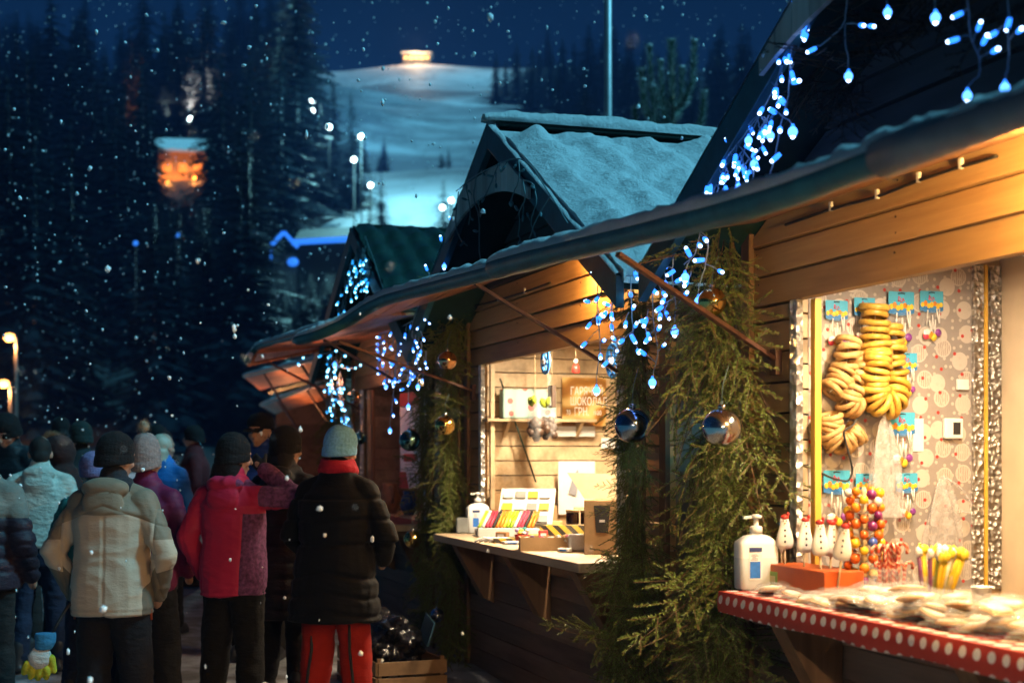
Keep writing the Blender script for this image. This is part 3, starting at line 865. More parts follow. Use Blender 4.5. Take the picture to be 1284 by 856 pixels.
def L2e(cable, bulbs, w=-.02): px_strand(L2, w, cable, bulbs, 1.15, .004)
L2e([(575, 262), (562, 300), (550, 330), (535, 360), (520, 395)], [(565, 275), (559, 314), (557, 332, 1), (548, 350), (535, 337), (553, 300), (540, 365)])
L2e([(528, 395), (524, 430), (524, 470)], [(524, 411), (510, 432), (524, 446), (526, 463), (524, 483, 1), (531, 425), (538, 405), (532, 400)])
L2e([(520, 395), (510, 440), (512, 495)], [(507, 461), (518, 438), (501, 477), (512, 508, 1), (505, 488), (516, 470)])
L2e([(500, 410), (496, 470), (490, 520)], [(500, 444), (491, 456), (496, 502), (489, 538, 1), (493, 520), (503, 430), (494, 482)])
L2e([(478, 418), (476, 450), (484, 472)], [(475, 423), (474, 432), (474, 441), (475, 450), (477, 467), (484, 483, 1), (480, 458), (482, 440)])
L2e([(530, 395), (500, 412), (476, 418)], [(515, 410), (490, 418), (508, 420)])
rn = random.Random(5)
for k in range(26):
    x = rn.uniform(474, 535); y = rn.uniform(425, 480); L2e([(x, y-14), (x, y-5)], [(x + rn.uniform(-4, 4), y)], rn.uniform(-.15, .15))
L2.done()
L2o = Lights('unlit icicle lights draped over the grey gable valance of the snowy roofed stall', 3.1, -.09, 3.0, off=True)
def L2f(cable, bulbs): px_strand(L2o, -.10, cable, bulbs, 1.0, .0038)
L2f([(572, 240), (592, 222), (620, 208), (648, 196), (668, 208), (690, 245), (712, 280)], [(585, 233), (605, 216), (632, 210)])
L2f([(598, 220), (592, 245), (602, 272), (600, 310), (603, 330)], [(588, 240), (600, 255), (605, 266), (597, 290), (602, 334, 1)])
L2f([(575, 240), (570, 280), (576, 300), (586, 308)], [(570, 262), (580, 305)])
L2f([(584, 232), (590, 262), (588, 282)], [(583, 250), (592, 275)])
L2f([(625, 205), (618, 225), (606, 250)], [(628, 214), (616, 221), (622, 232), (606, 250)])
L2f([(650, 200), (652, 225), (644, 240), (641, 252)], [(646, 208), (655, 214), (641, 253, 1)])
L2f([(655, 225), (660, 250), (650, 265), (652, 280), (650, 296)], [(648, 262), (656, 272), (652, 303, 1)])
L2f([(690, 245), (672, 275), (664, 300)], [(678, 268), (672, 300, 1)])
L2f([(655, 225), (670, 230), (674, 255), (664, 276), (672, 300)], [(668, 235), (662, 270)])
L2o.done()
L1 = Lights('dense teal icicle lights covering the gable of the green tiled stall', 7.2, 0, 2.9, far=True)
rn = random.Random(8)
for k in range(46):
    f = rn.random(); y = 322 + 82*f; half = 4 + 30*f
    x = 452 - 8*f + rn.uniform(-half, half)
    px_strand(L1, -.05, [(x + 2, y - 16), (x, y - 4)], [(x + rn.uniform(-4, 4), y)], 1.25, .005)
px_strand(L1, -.03, [(458, 296), (448, 330), (436, 365), (424, 402)], [])
px_strand(L1, -.03, [(458, 296), (470, 330), (484, 372)], [])
L1.done()
L1b = Lights('cascade of teal icicle lights at the pottery stall eave above the pale beanie', 9.2, 0, 2.4, far=True)
for k in range(62):
    f = rn.random(); y = 448 + 105*f; x = 415 + 6*f + rn.uniform(-10, 12) + (8 if f > .7 else 0)
    px_strand(L1b, -.05, [(x + 1, y - 14), (x, y - 4)], [(x + rn.uniform(-4, 4), y, k % 9 == 0)], 1.45, .005, .15)
px_strand(L1b, -.03, [(415, 440), (412, 480), (420, 520), (424, 555)], [])
px_strand(L1b, -.03, [(415, 455), (435, 462), (452, 460)], [(425, 459), (436, 461), (446, 461), (452, 458)], 1.4, .012)
px_strand(L1b, -.35, [(372, 452), (395, 446), (420, 440)], [(374, 456), (380, 449), (402, 446), (414, 446), (421, 440), (432, 446)], 1.4, .005)
L1b.done()
# ---------------------------------------------------------------- sweet stall goods
TS = .08                                  # inner face of its far side wall
def text_mesh(name, body, size, mat, parent, loc, rot, extrude=.0006, align='CENTER', sx=1.0):
    cu = bpy.data.curves.new(name, 'FONT'); cu.body = body; cu.size = size; cu.extrude = extrude; cu.align_x = align; cu.align_y = 'CENTER'
    tmp = bpy.data.objects.new('tmp_text', cu); COL.objects.link(tmp)
    dg = bpy.context.evaluated_depsgraph_get(); dg.update()
    me = bpy.data.meshes.new_from_object(tmp.evaluated_get(dg)); bpy.data.objects.remove(tmp)
    me.name = name; o = bpy.data.objects.new(name, me); me.materials.clear(); me.materials.append(mat)
    COL.objects.link(o); o.parent = parent; o.location = loc; o.rotation_euler = rot; o.scale = (sx, 1, 1)
    return o
# wallpaper
def wallpaper_mat():
    m, t, b = nt('apple_wallpaper')
    tc = t.nodes.new('ShaderNodeTexCoord'); sp = t.nodes.new('ShaderNodeSeparateXYZ'); lnk(t, tc.outputs['Object'], sp.inputs[0]); cb = t.nodes.new('ShaderNodeCombineXYZ'); lnk(t, sp.outputs[1], cb.inputs[0]); lnk(t, sp.outputs[2], cb.inputs[1]); v = cb.outputs[0]
    base = mixc(t, noise_n(t, v, 40, 3), (.25,.215,.20), (.31,.275,.255))
    def vor(sc, off):
        mp = t.nodes.new('ShaderNodeMapping'); mp.inputs['Location'].default_value = off; lnk(t, v, mp.inputs['Vector'])
        n = t.nodes.new('ShaderNodeTexVoronoi'); n.voronoi_dimensions = '2D'; n.inputs['Scale'].default_value = sc; n.inputs['Randomness'].default_value = .55; lnk(t, mp.outputs['Vector'], n.inputs['Vector']); return n
    a = vor(9.5, (0,0,0))
    rings = t.nodes.new('ShaderNodeMath'); rings.operation = 'MULTIPLY'; lnk(t, a.outputs['Distance'], rings.inputs[0]); rings.inputs[1].default_value = 1
    col = mixc(t, ramp(t, a.outputs['Distance'], [(.0, (1,1,1)), (.36, (1,1,1)), (.38, (0,0,0))]), base, (.54,.47,.41))
    wv = t.nodes.new('ShaderNodeTexWave'); wv.inputs['Scale'].default_value = 34; wv.inputs['Distortion'].default_value = 3; lnk(t, v, wv.inputs['Vector'])
    sel = ramp(t, a.outputs['Color'], [(.45, (0,0,0)), (.5, (1,1,1))])
    dark = mixc(t, ramp(t, wv.outputs['Fac'], [(.45, (0,0,0)), (.55, (1,1,1))]), (.54,.47,.41), (.33,.27,.23))
    inside = ramp(t, a.outputs['Distance'], [(.0, (1,1,1)), (.30, (1,1,1)), (.32, (0,0,0))])
    f = t.nodes.new('ShaderNodeMath'); f.operation = 'MULTIPLY'; lnk(t, sel, f.inputs[0]); lnk(t, inside, f.inputs[1])
    col = mixc(t, f.outputs[0], col, dark)
    c = vor(24, (.3,.2,.7))
    col = mixc(t, ramp(t, c.outputs['Distance'], [(.0, (1,1,1)), (.16, (1,1,1)), (.19, (0,0,0))]), col, (.50,.44,.38))
    r = vor(11, (.5,.53,.21))
    col = mixc(t, ramp(t, r.outputs['Distance'], [(.0, (1,1,1)), (.075, (1,1,1)), (.095, (0,0,0))]), col, (.42,.03,.02))
    lnk(t, col, b.inputs['Base Color']); b.inputs['Roughness'].default_value = .6
    return m
M['wallpaper'] = wallpaper_mat()
def dots_mat(name, axes, pitch=.074, rad=.34):
    m, t, b = nt(name)
    tc = t.nodes.new('ShaderNodeTexCoord'); sp = t.nodes.new('ShaderNodeSeparateXYZ'); lnk(t, tc.outputs['Object'], sp.inputs[0])
    cb = t.nodes.new('ShaderNodeCombineXYZ')
    for i, a in enumerate(axes): lnk(t, sp.outputs[a], cb.inputs[i])
    sc = t.nodes.new('ShaderNodeVectorMath'); sc.operation = 'SCALE'; sc.inputs['Scale'].default_value = 1/pitch; lnk(t, cb.outputs[0], sc.inputs[0])
    fr = t.nodes.new('ShaderNodeVectorMath'); fr.operation = 'FRACTION'; lnk(t, sc.outputs[0], fr.inputs[0])
    sb = t.nodes.new('ShaderNodeVectorMath'); sb.operation = 'SUBTRACT'; sb.inputs[1].default_value = (.5,.5,0); lnk(t, fr.outputs[0], sb.inputs[0])
    ln = t.nodes.new('ShaderNodeVectorMath'); ln.operation = 'LENGTH'; lnk(t, sb.outputs[0], ln.inputs[0])
    col = mixc(t, ramp(t, ln.outputs['Value'], [(.0, (1,1,1)), (rad, (1,1,1)), (rad+.03, (0,0,0))]), (.40,.035,.018), (.74,.70,.66))
    lnk(t, col, b.inputs['Base Color']); b.inputs['Roughness'].default_value = .55
    bump(t, b, noise_n(t, tc.outputs['Object'], 25, 3), .006)
    return m
# wall panel and cloth belong to the stall
o = MB(); X3 = lambda t: -1.3 - t
wl = stall3
o.box((X3(TS) , .90, 1.72), (.006, .94, 1.40)); o.build('wallpaper', M['wallpaper'], wl)
o = MB(); o.box((X3(TS) + .012, 1.338, 1.72), (.02, .055, 1.40)); o.build('foil_border', M['foil_pattern'], wl, .002)
o = MB(); o.box((X3(TS) + .018, 1.285, 1.72), (.018, .014, 1.40)); o.build('gilt_strip', M['yellow'], wl)
o = MB(); o.box((X3(TS) + .012, 1.25, 1.72), (.02, .05, 1.40)); o.build('foil_border', M['foil_pattern'], wl, .002)
ct = MB()
def clothf(u, v):
    x = -1.315 + u*2.95; y = -.012 + v*.36
    return Vector((x, y, 1.0535 + .0025*noise.noise(Vector((x*6, y*6, 0)))))
ct.grid(clothf, 60, 10); ct.build('cloth_top', dots_mat('spotted_cloth_top', (0, 1)), wl)
ct = MB()
def clothf2(u, v):
    x = -1.315 + u*2.95; z = 1.0535 - v*.085
    return Vector((x, -.012 - .012*v*abs(math.sin(x*7)) - .006*math.sin(v*3), z + .004*math.sin(x*9)*v))
ct.grid(clothf2, 80, 6); ct.build('cloth_drop', dots_mat('spotted_cloth_drop', (0, 2), .066, .25), wl)
ct = MB()
ct.grid(lambda u, v: Vector((-1.318 - .004*v, -.012 + u*.36, 1.0535 - v*.085)), 8, 5); ct.build('cloth_drop', dots_mat('spotted_cloth_end', (1, 2), .080, .30), wl)
CT = 1.057                               # cloth level
def on_counter(px, py): return on_z(px, py, CT)
# pump bottle
def pump_bottle(label, px, py, h, z, sq=1.15, tint=None):
    t, w = on_z(px, py, z)
    b = thing('pump_bottle', label, 'pump bottle', t, w, z, -RZ + R(14))
    s = h/.30
    def rr(k): return k*s
    WX = 1.38
    def sqring(hw, zz, n=24):
        vs = []
        for j in range(n):
            a = 2*PI*j/n; c, q = math.cos(a), math.sin(a)
            vs.append(Vector((math.copysign(abs(c)**.35, c)*hw*(WX if hw > rr(.03) else 1), math.copysign(abs(q)**.35, q)*hw*.72, zz)))
        return vs
    mb = MB(); prof = [(.050, 0), (.056, .006), (.057, .10), (.057, .165), (.055, .178), (.034, .198), (.021, .205), (.021, .212)]
    n = 24; vs = []
    for hw, zz in prof: vs += sqring(rr(hw), rr(zz))
    k = len(prof); mb.add(vs, [(i*n+j, i*n+(j+1) % n, (i+1)*n+(j+1) % n, (i+1)*n+j) for i in range(k-1) for j in range(n)] + [tuple(reversed(range(n))), tuple((k-1)*n+j for j in range(n))], 0, True)
    m, tt, bb = nt('bottle_plastic'); 
    tc = tt.nodes.new('ShaderNodeTexCoord'); sp = tt.nodes.new('ShaderNodeSeparateXYZ'); lnk(tt, tc.outputs['Object'], sp.inputs[0])
    lv = tt.nodes.new('ShaderNodeMath'); lv.operation = 'LESS_THAN'; lnk(tt, sp.outputs[2], lv.inputs[0]); lv.inputs[1].default_value = rr(.118)
    lnk(tt, mixc(tt, lv.outputs[0], (.85,.85,.84), (.66,.70,.72)), bb.inputs['Base Color']); bb.inputs['Roughness'].default_value = .3
    mb.build('body', m, b)
    mb = MB(); mb.lathe([(rr(.024), rr(.208)), (rr(.024), rr(.232)), (rr(.018), rr(.236)), (rr(.009), rr(.238)), (rr(.009), rr(.262)), (rr(.020), rr(.264)), (rr(.022), rr(.274)), (rr(.014), rr(.279))], n=18)
    mb.bar((0, 0, rr(.270)), (rr(-.052), 0, rr(.268)), rr(.015), rr(.010)); mb.build('pump', M['white_plastic'], b)
    lb = MB(); lb.box((rr(-.020), rr(-.0425), rr(.086)), (rr(.050), rr(.0012), rr(.095))); lo = lb.build('label', M['paper'], b)
    q = MB(); q.box((rr(-.022), rr(-.0433), rr(.075)), (rr(.042), rr(.0008), rr(.062))); q.build('label_print', M['label_blue'], lo)
    q = MB()
    for k_ in range(5): q.box((rr(-.026 + .003*(k_ % 2)), rr(-.0433), rr(.112 + .005*k_)), (rr(.030 - .008*(k_ % 3)), rr(.0008), rr(.0018)))
    q.build('label_lettering', M['label_navy'], lo)
    q = MB(); q.box((rr(-.020), rr(-.0425), rr(.150)), (rr(.050), rr(.0012), rr(.016))); q.build('label', M['label_navy'], b)
    return b
pump_bottle('white pump bottle half full, with a blue label, at the end of the spotted counter', 948, 738, .325, CT)
# orange box and snowman lollipops
tb, wb = on_counter(985, 742)
bx = thing('orange_box', 'low orange card box holding the snowman lollipops upright', 'box', -.22, .28, CT)
mb = MB(); mb.box((0, 0, .052), (.46, .17, .104)); mb.build('tray', simple('orange_card', (.55,.10,.015), .5, 0, .1), bx, .004)
mb = MB(); mb.box((-.17, -.0862, .045), (.075, .002, .06)); tg = mb.build('price_card', simple('green_card', (.22,.40,.08), .6), bx)
mb = MB(); mb.box((-.17, -.0876, .045), (.045, .001, .026)); mb.build('card_print', simple('cream_card', (.7,.65,.35), .6), tg)
ly = ['snowman lollipop nearest the pump bottle, with a red hat', 'second snowman lollipop from the pump bottle, with a purple and red hat', 'third snowman lollipop from the pump bottle, red hat at its corner',
      'fourth snowman lollipop from the pump bottle, half hidden by its neighbour', 'snowman lollipop nearest the coloured ball stand, slightly tilted']
snow0 = None
for i, (px, top) in enumerate([(984, 640), (1008, 644), (1029, 645), (1041, 646), (1052, 652)]):
    t, z = on_w(px, top, .25 if i != 3 else .30)
    if snow0 is None:
        s = snow0 = thing('snowman_lollipop', ly[0], 'lollipop', t, .25, CT + .10, 0, 'snowman lollipops in the orange box')
        mb = MB(); mb.lathe([(.004, .062), (.026, .066), (.034, .082), (.035, .10), (.030, .125), (.022, .150), (.018, .172), (.013, .190), (.004, .198)], n=18, mat=Matrix.Diagonal((1, .5, 1))); mb.build('candy', M['icing'], s)
        mb = MB(); mb.tube([(0,0,-.04), (0,0,.07)], .0045, 8); mb.build('stick', M['kraft_light'], s)
        mb = MB(); mb.ell((0,0,.192), (.017,.011,.012), nu=10, nv=8); mb.ell((.012,-.002,.204), (.007,.006,.009), nu=8, nv=6); mb.build('hat', M['red_candy'], s)
        mb = MB()
        for zz, yy in ((.095, -.0178), (.118, -.0165), (.140, -.0138)): mb.ell((0, yy, zz), (.0042,.002,.0050), nu=8, nv=6)
        for xx in (-.006, .006): mb.ell((xx, -.0092, .178), (.0024,.0018,.0028), nu=8, nv=6)
        mb.build('icing_dots', M['black'], s)
        mb = MB(); mb.ell((0, -.0105, .168), (.004,.004,.003), nu=8, nv=6); mb.build('nose', simple('orange_nose', (.7,.2,.02), .5), s)
    else:
        s = copy_tree(snow0, LW(t, .25 if i != 3 else .30, CT + .10 - .004*i), label=ly[i])
    s.rotation_euler = (0, R((0, 2, -1, 3, 7)[i]), R((-5, 12, 0, 25, -20)[i]))
# striped lollipop behind the bottle
t, z = on_w(970, 650, .24)
s = thing('striped_lollipop', 'narrow striped lollipop standing half behind the white pump bottle', 'lollipop', .0, .26, CT + .09, -RZ + .9)
mb = MB(); mb.lathe([(.003,.05),(.016,.07),(.018,.11),(.013,.16),(.003,.20)], n=12, mat=Matrix.Diagonal((1,.5,1))); mb.build('candy', M['icing'], s)
mb = MB()
for k in range(5): mb.torus((0,0,.075+.024*k), .0165-.0012*k, .003, None, 12, 6, squash=.55)
mb.build('stripes', simple('blue_candy', (.05,.20,.42), .3), s)
mb = MB(); mb.tube([(0,0,-.03),(0,0,.06)], .004, 6); mb.build('stick', M['kraft_light'], s)
# ball lollipop stand
ballm = [simple('orange_ball', (.72,.22,.015), .25, 0, .1), simple('yellow_ball', (.80,.50,.03), .25, 0, .1), simple('purple_ball', (.16,.015,.10), .25, 0, .1), simple('white_ball', (.75,.68,.6), .25, 0, .1), simple('deep_orange_ball', (.62,.11,.01), .25, 0, .1), simple('blue_ball', (.05,.10,.40), .25)]
tS, wS = -.36, .42
st = thing('lollipop_stand', 'tall stand bristling with orange, yellow and purple ball lollipops', 'lollipop stand', tS, wS, CT)
mb = MB(); mb.lathe([(.06,0),(.055,.01),(.014,.016),(.012,.40),(.006,.42)], n=12); mb.build('core', M['kraft_light'], st)
rn = random.Random(4); bms = []
for m in ballm:
    q = MB(); q.ell((0,0,0), .0185, nu=14, nv=10, fn=lambda v: 1); me = q.mesh('ball'); me.materials.append(m); bms.append(me)
sk = MB(); cnt = 0
for ring in range(13):
    z = .025 + ring*.031; rad = .072 - .0012*ring
    for j in range(6):
        a = j*PI/3 + ring*.52; 
        p = Vector((rad*math.cos(a), rad*math.sin(a), z + rn.uniform(-.008, .008)))
        sk.tube([(0,0,z-.02), p], .0022, 5)
        k = rn.choices(range(6), [6, 5, 2 + (ring < 6)*3, 1.5, 3, .5])[0]
        ob = bpy.data.objects.new('ball', bms[k]); COL.objects.link(ob); ob.parent = st; ob.location = p; ob.scale = (rn.uniform(.9, 1.12),)*3; cnt += 1
sk.build('sticks', M['icing'], st)
# candy canes in a clear jar
def jar(label, t, w, r, h):
    j = thing('clear_jar', label, 'jar', t, w, CT)
    mb = MB(); mb.lathe([(r*.9, .0), (r, .004), (r, h), (r*.96, h), (r*.96, .008), (.002, .008)], n=28); mb.build('glass', M['film'], j); return j
jar('clear jar of red candy canes beside the ball lollipop stand', -.62, .36, .068, .13)
cane_m, tt, bb = nt('striped_cane'); v = mapped(tt, (1,1,1)); wv = tt.nodes.new('ShaderNodeTexWave'); wv.bands_direction = 'DIAGONAL'; wv.inputs['Scale'].default_value = 26; lnk(tt, v, wv.inputs['Vector'])
lnk(tt, ramp(tt, wv.outputs['Fac'], [(.55, (.50,.07,.035)), (.8, (.72,.42,.30))]), bb.inputs['Base Color']); bb.inputs['Roughness'].default_value = .25
cane0 = None
for k in range(16):
    a = rn.uniform(0, 2*PI); rr = .05*math.sqrt(rn.random()); t, w = -.62 - rr*math.cos(a), .36 + rr*math.sin(a)
    if cane0 is None:
        cane0 = MB()
        pts = [(0,0,0), (0,0,.10), (0,0,.175)] + [(.018 - .018*math.cos(q), 0, .175 + .020*math.sin(q)) for q in (.4,.9,1.5,2.1,2.7,3.1)] + [(.036,0,.160)]
        cane0.tube(pts, .0062, 8); cane0 = cane0.build('candy_cane', cane_m); c = cane0
        tag(c, 'red striped candy cane standing in the clear jar', 'candy cane', 'candy canes in the clear jar')
    else: c = cane0.copy(); COL.objects.link(c)
    c.location = LW(t, w, CT + .012); c.rotation_euler = (rn.uniform(-.1, .1), rn.uniform(-.1, .1), rn.uniform(0, 6.3)); c.scale = (1, 1, rn.choice((.72, 1.0, 1.05)))
jar('clear jar crowded with yellow and purple candy sticks, left of the paper cup', -.84, .40, .072, .12)
stm = [simple('yellow_stick', (.72,.48,.02), .35, 0, .15), simple('purple_stick', (.20,.05,.16), .35), simple('white_stick', (.78,.74,.70), .35), simple('green_stick', (.42,.42,.05), .35)]
knm = [simple('yellow_wrap', (.80,.60,.05), .25), simple('pale_wrap', (.75,.70,.70), .25)]
sp = []
for m in stm:
    s_ = MB(); s_.tube([(0,0,0), (0,0,.185)], .0075, 8); s_.ell((0,0,.195), (.014,.014,.018), nu=8, nv=6, mi=1, fn=lambda v: 1 + .3*math.sin(9*v.x + 7*v.z))
    me = s_.mesh('candy_stick'); me.materials.append(m); me.materials.append(knm[len(sp) % 2]); sp.append(me)
for k in range(24):
    a = rn.uniform(0, 2*PI); rr = .055*math.sqrt(rn.random()); i = rn.choices(range(4), [6, 2.5, 1.5, 2])[0]
    c = bpy.data.objects.new('candy_stick', sp[i]); COL.objects.link(c)
    tag(c, 'wrapped %s candy stick leaning in the jar by the paper cup' % ('yellow', 'purple', 'white', 'olive')[i], 'candy stick', 'wrapped %s candy sticks' % ('yellow', 'purple', 'white', 'olive')[i])
    c.location = LW(-.84 - rr*math.cos(a), .40 + rr*math.sin(a), CT + .012)
    c.rotation_euler = Euler((-.3*math.sin(a)*rr/.055 + rn.uniform(-.06,.06), .3*math.cos(a)*rr/.055 + rn.uniform(-.06,.06) + .12, RZ))
cup = thing('paper_cup', 'plain white paper cup beside the jar of candy sticks', 'cup', -1.02, .47, CT)
mb = MB(); mb.lathe([(.026, 0), (.034, .088), (.0365, .090), (.0355, .093), (.032, .09), (.025, .006), (.002, .004)], n=22); mb.build('cup_wall', M['white_plastic'], cup)
# wrapped gingerbread heap
def ginger(kind):
    r = (.052, .062, .045)[kind]
    q = MB()
    q.ell((0,0,.010), (r, r*(.72, .6, .9)[kind], .010), nu=20, nv=8, mi=0, fn=lambda v: 1 + (.10*math.cos(5*math.atan2(v.y, v.x)) if kind == 2 else .04*math.sin(3*math.atan2(v.y, v.x))))
    q.ell((0,0,.0165), (r*.80, r*.80*(.72, .6, .9)[kind], .006), nu=20, nv=6, mi=1)
    return q.mesh('biscuit')
gm = [ginger(k) for k in range(3)]
for me in gm: me.materials.append(M['biscuit']); me.materials.append(M['icing'])
def wrapper(seed):
    q = MB()
    def f(u, v):
        x = (u - .5)*.17; y = (v - .5)*.12; e = max(abs(u-.5), abs(v-.5))*2
        h = .030*(1 - e**3) + .010*noise.noise(Vector((x*40, y*40, seed))) + .004
        return Vector((x, y, max(h, .001)))
    q.grid(f, 18, 14); return q.mesh('wrapper')
wm = [wrapper(k*3.3) for k in range(3)]
for me in wm: me.materials.append(M['packet_film'])
gk = ['oval', 'long', 'scalloped']
for k in range(120):
    if k < 14: t = -.18 - .09*k + rn.uniform(-.04, .04); w = .10 + rn.uniform(-.02, .05)
    else:
        t = -.50 - rn.random()**.9*1.7; w = rn.uniform(.11, .30)
    z = CT + rn.choice((0, .012, .024, .036, .05, .065) if t < -.75 else (0, 0, .014))
    kind = rn.randrange(3)
    g = empty('gingerbread', LW(t, w, z), RZ + rn.uniform(-.9, .9), 'iced %s gingerbread in clear wrap lying on the spotted counter' % gk[kind], 'gingerbread', 'wrapped %s gingerbreads on the spotted counter' % gk[kind])
    g.scale = (rn.uniform(1.0, 1.25),)*3; g.rotation_euler.x = rn.uniform(-.22, .22); g.rotation_euler.y = rn.uniform(-.22, .22)
    for nm, me in (('biscuit', gm[kind]), ('wrapper', wm[rn.randrange(3)])):
        ob = bpy.data.objects.new(nm, me); COL.objects.link(ob); ob.parent = g
# bagel strings
def bagel_string(label, pts, n, Rm, r, mat, seed, jit=.25, axis=None):
    root = empty('bagel_string', pts[0], 0, label, 'bagel string')
    rnd = random.Random(seed); q = smooth_poly(dense([Vector(p) - Vector(pts[0]) for p in pts], 10), 8)
    L = [0]
    for a, b in zip(q[:-1], q[1:]): L.append(L[-1] + (b-a).length)
    tm = MB(); tm.torus((0,0,0), Rm, r, None, 18, 9); me = tm.mesh('bagel'); me.materials.append(mat)
    for k in range(n):
        s = L[-1]*(k + .5)/n; i = max(j for j in range(len(L)) if L[j] <= s); i = min(i, len(q)-2)
        f = (s - L[i])/max(L[i+1]-L[i], 1e-6); p = q[i].lerp(q[i+1], f); d = (q[i+1]-q[i]).normalized()
        d = (d + Vector((rnd.uniform(-jit, jit), rnd.uniform(-jit, jit), rnd.uniform(-jit, jit)))).normalized()
        o = bpy.data.objects.new('bagel', me); COL.objects.link(o); o.parent = root
        o.location = p + Vector((rnd.uniform(-.004,.004), rnd.uniform(-.004,.004), 0)); o.rotation_euler = d.to_track_quat('Z', 'Y').to_euler(); o.scale = (rnd.uniform(.86, 1.12), rnd.uniform(.86, 1.12), rnd.uniform(.9, 1.15))
    s_ = MB(); s_.tube(q, .002, 5); s_.build('string', M['icing'], root)
    return root
def TW(px, py, off=0.0):
    t = TS - .07 - off; w, z = on_t(px, py, t); return LW(t, w, z)
bagel_string('upright string of glossy yellow bagels hanging nearest the lintel', [TW(1097, 380), TW(1098, 430), TW(1100, 466, .03)], 9, .052, .0135, M['bagel_yellow'], 1, .12)
bagel_string('lower loop of glossy yellow bagels, hanging fat above the carrier bag', [TW(1102, 440, .06), TW(1098, 470, .07), TW(1096, 495, .06), TW(1106, 510, .06), TW(1122, 505, .05), TW(1126, 480, .03)], 16, .046, .0135, M['bagel_yellow'], 2, .2)
bagel_string('back column of yellow bagels, half behind the glossy front string', [TW(1118, 405, -.01), TW(1120, 450, -.01), TW(1122, 490, -.01)], 9, .044, .013, M['bagel_yellow'], 3, .18)
bagel_string('pale bagel string beginning under the left candy bags', [TW(1065, 425), TW(1062, 455), TW(1052, 480), TW(1040, 492)], 10, .046, .0125, M['bagel'], 4, .3)
bagel_string('pale bagel string coiled in a curve beside the yellow loop', [TW(1080, 440), TW(1078, 470), TW(1068, 492, .02), TW(1060, 505, .02), TW(1076, 512, .03)], 14, .046, .0125, M['bagel'], 5, .3)
bagel_string('pale bagel string fanned out low beside the yellow batten', [TW(1040, 520), TW(1040, 540), TW(1048, 556), TW(1064, 552), TW(1076, 540)], 15, .046, .0125, M['bagel'], 6, .35)
# candy bags on blue header cards
cy = simple('cyan_card', (.06,.38,.60), .45, 0, .12, 20); bl = simple('blue_wave', (.03,.18,.45), .45); yl = simple('yellow_print', (.82,.55,.04), .4); rd = simple('red_print', (.60,.05,.10), .4); orr = simple('orange_print', (.75,.25,.02), .4)
cbm = [simple('candy_white', (.8,.76,.7), .3), orr, simple('candy_purple', (.2,.04,.25), .3), yl, rd]
cards = [(1049, 388, .105, 'half hidden blue header candy bag at the top left of the hatch', 0), (1084, 384, .10, 'candy bag behind the upright yellow bagels, only its blue header clear', 0), (1130, 379, .125, 'candy bag at the top centre, its blue header wide and overlapping', 1), (1168, 377, .115, 'candy bag at the top right of the row, with a lettered blue header', 1), (1137, 453, .10, 'candy bag with a blue header beside the yellow bagels, middle row', 1), (1131, 530, .125, 'candy bag with a blue header right of the grey carrier bag', 1), (1049, 603, .125, 'low candy bag with a blue header beside the yellow batten', 1), (1086, 604, .10, 'low candy bag tucked behind the carrier bag at its left', 0), (1137, 604, .105, 'low candy bag showing at the right of the carrier bag', 0)]
cb0 = None
for i, (px, py, wd, lab, det) in enumerate(cards):
    tt_ = TS - .018 - .006*(i % 3); w, z = on_t(px, py, tt_)
    if cb0 is None:
        c = cb0 = thing('candy_bag', lab, 'candy bag', tt_, w, z, 0, 'candy bags with blue headers')
        # in this frame the card lies in the local y-z plane, facing +x
        def bump_poly(k): return [(0, -.5 + 1.0*j/10, -.36 - .09*math.sin(PI*j/10)) for j in range(11)]
        q = MB(); q.prism([(0, .5, .36), (0, -.5, .36)] + bump_poly(0), (.012, 0, 0)); q.build('header_card', cy, c)
        q = MB(); q.prism([(.014, .5, -.22), (.014, -.5, -.22)] + [(.014, y, zz*.98) for (_, y, zz) in bump_poly(0)], (.006, 0, 0)); q.build('card_wave', bl, c)
        q = MB()
        for j in range(7): q.ell((.022, -.40 + .133*j, -.15 + .05*math.sin(j*2.1)), (.012, .085, .095 + .02*(j % 2)), nu=10, nv=8, mi=j % 3 == 1)
        o_ = q.build('card_print', [yl, orr], c)
        q = MB(); q.tube([(.018, -.12, .02), (.018, -.10, .20), (.018, -.02, .10), (.018, -.08, .06), (.018, .02, .0), (.018, .06, .14), (.018, .12, .04)], .022, 6); q.build('card_script', rd, c)
        q = MB(); q.tube([(.013, -.13, .29), (.013, 0, .31), (.013, .13, .29)], .022, 6); q.build('hang_slot', M['black'], c)
        q = MB()
        q.grid(lambda u, v: Vector((.02 + .10*math.sin(PI*u)*math.sin(PI*min(1, v*1.05)), -.42 + .84*u, -.36 - 1.35*v)), 10, 10); q.build('clear_pouch', M['film'], c)
        q = MB(); rq = random.Random(2)
        for j in range(7):
            y0_ = rq.uniform(-.3, .3); z0_ = rq.uniform(-1.45, -.8); q.tube([(.06, y0_ + rq.uniform(-.1,.1), z0_ + .55), (.06, y0_, z0_)], .025, 6, 0)
        q.build('lolly_sticks', M['icing'], c)
        for j in range(6):
            q = MB(); q.ell((.08, rq.uniform(-.3, .3), rq.uniform(-1.5, -.9)), (.07, .14, .14), nu=10, nv=8); q.build('lolly', cbm[j % 5], c)
        c.scale = (wd,)*3
    else:
        c = copy_tree(cb0, LW(tt_, w, z), label=lab); c.scale = (wd,)*3
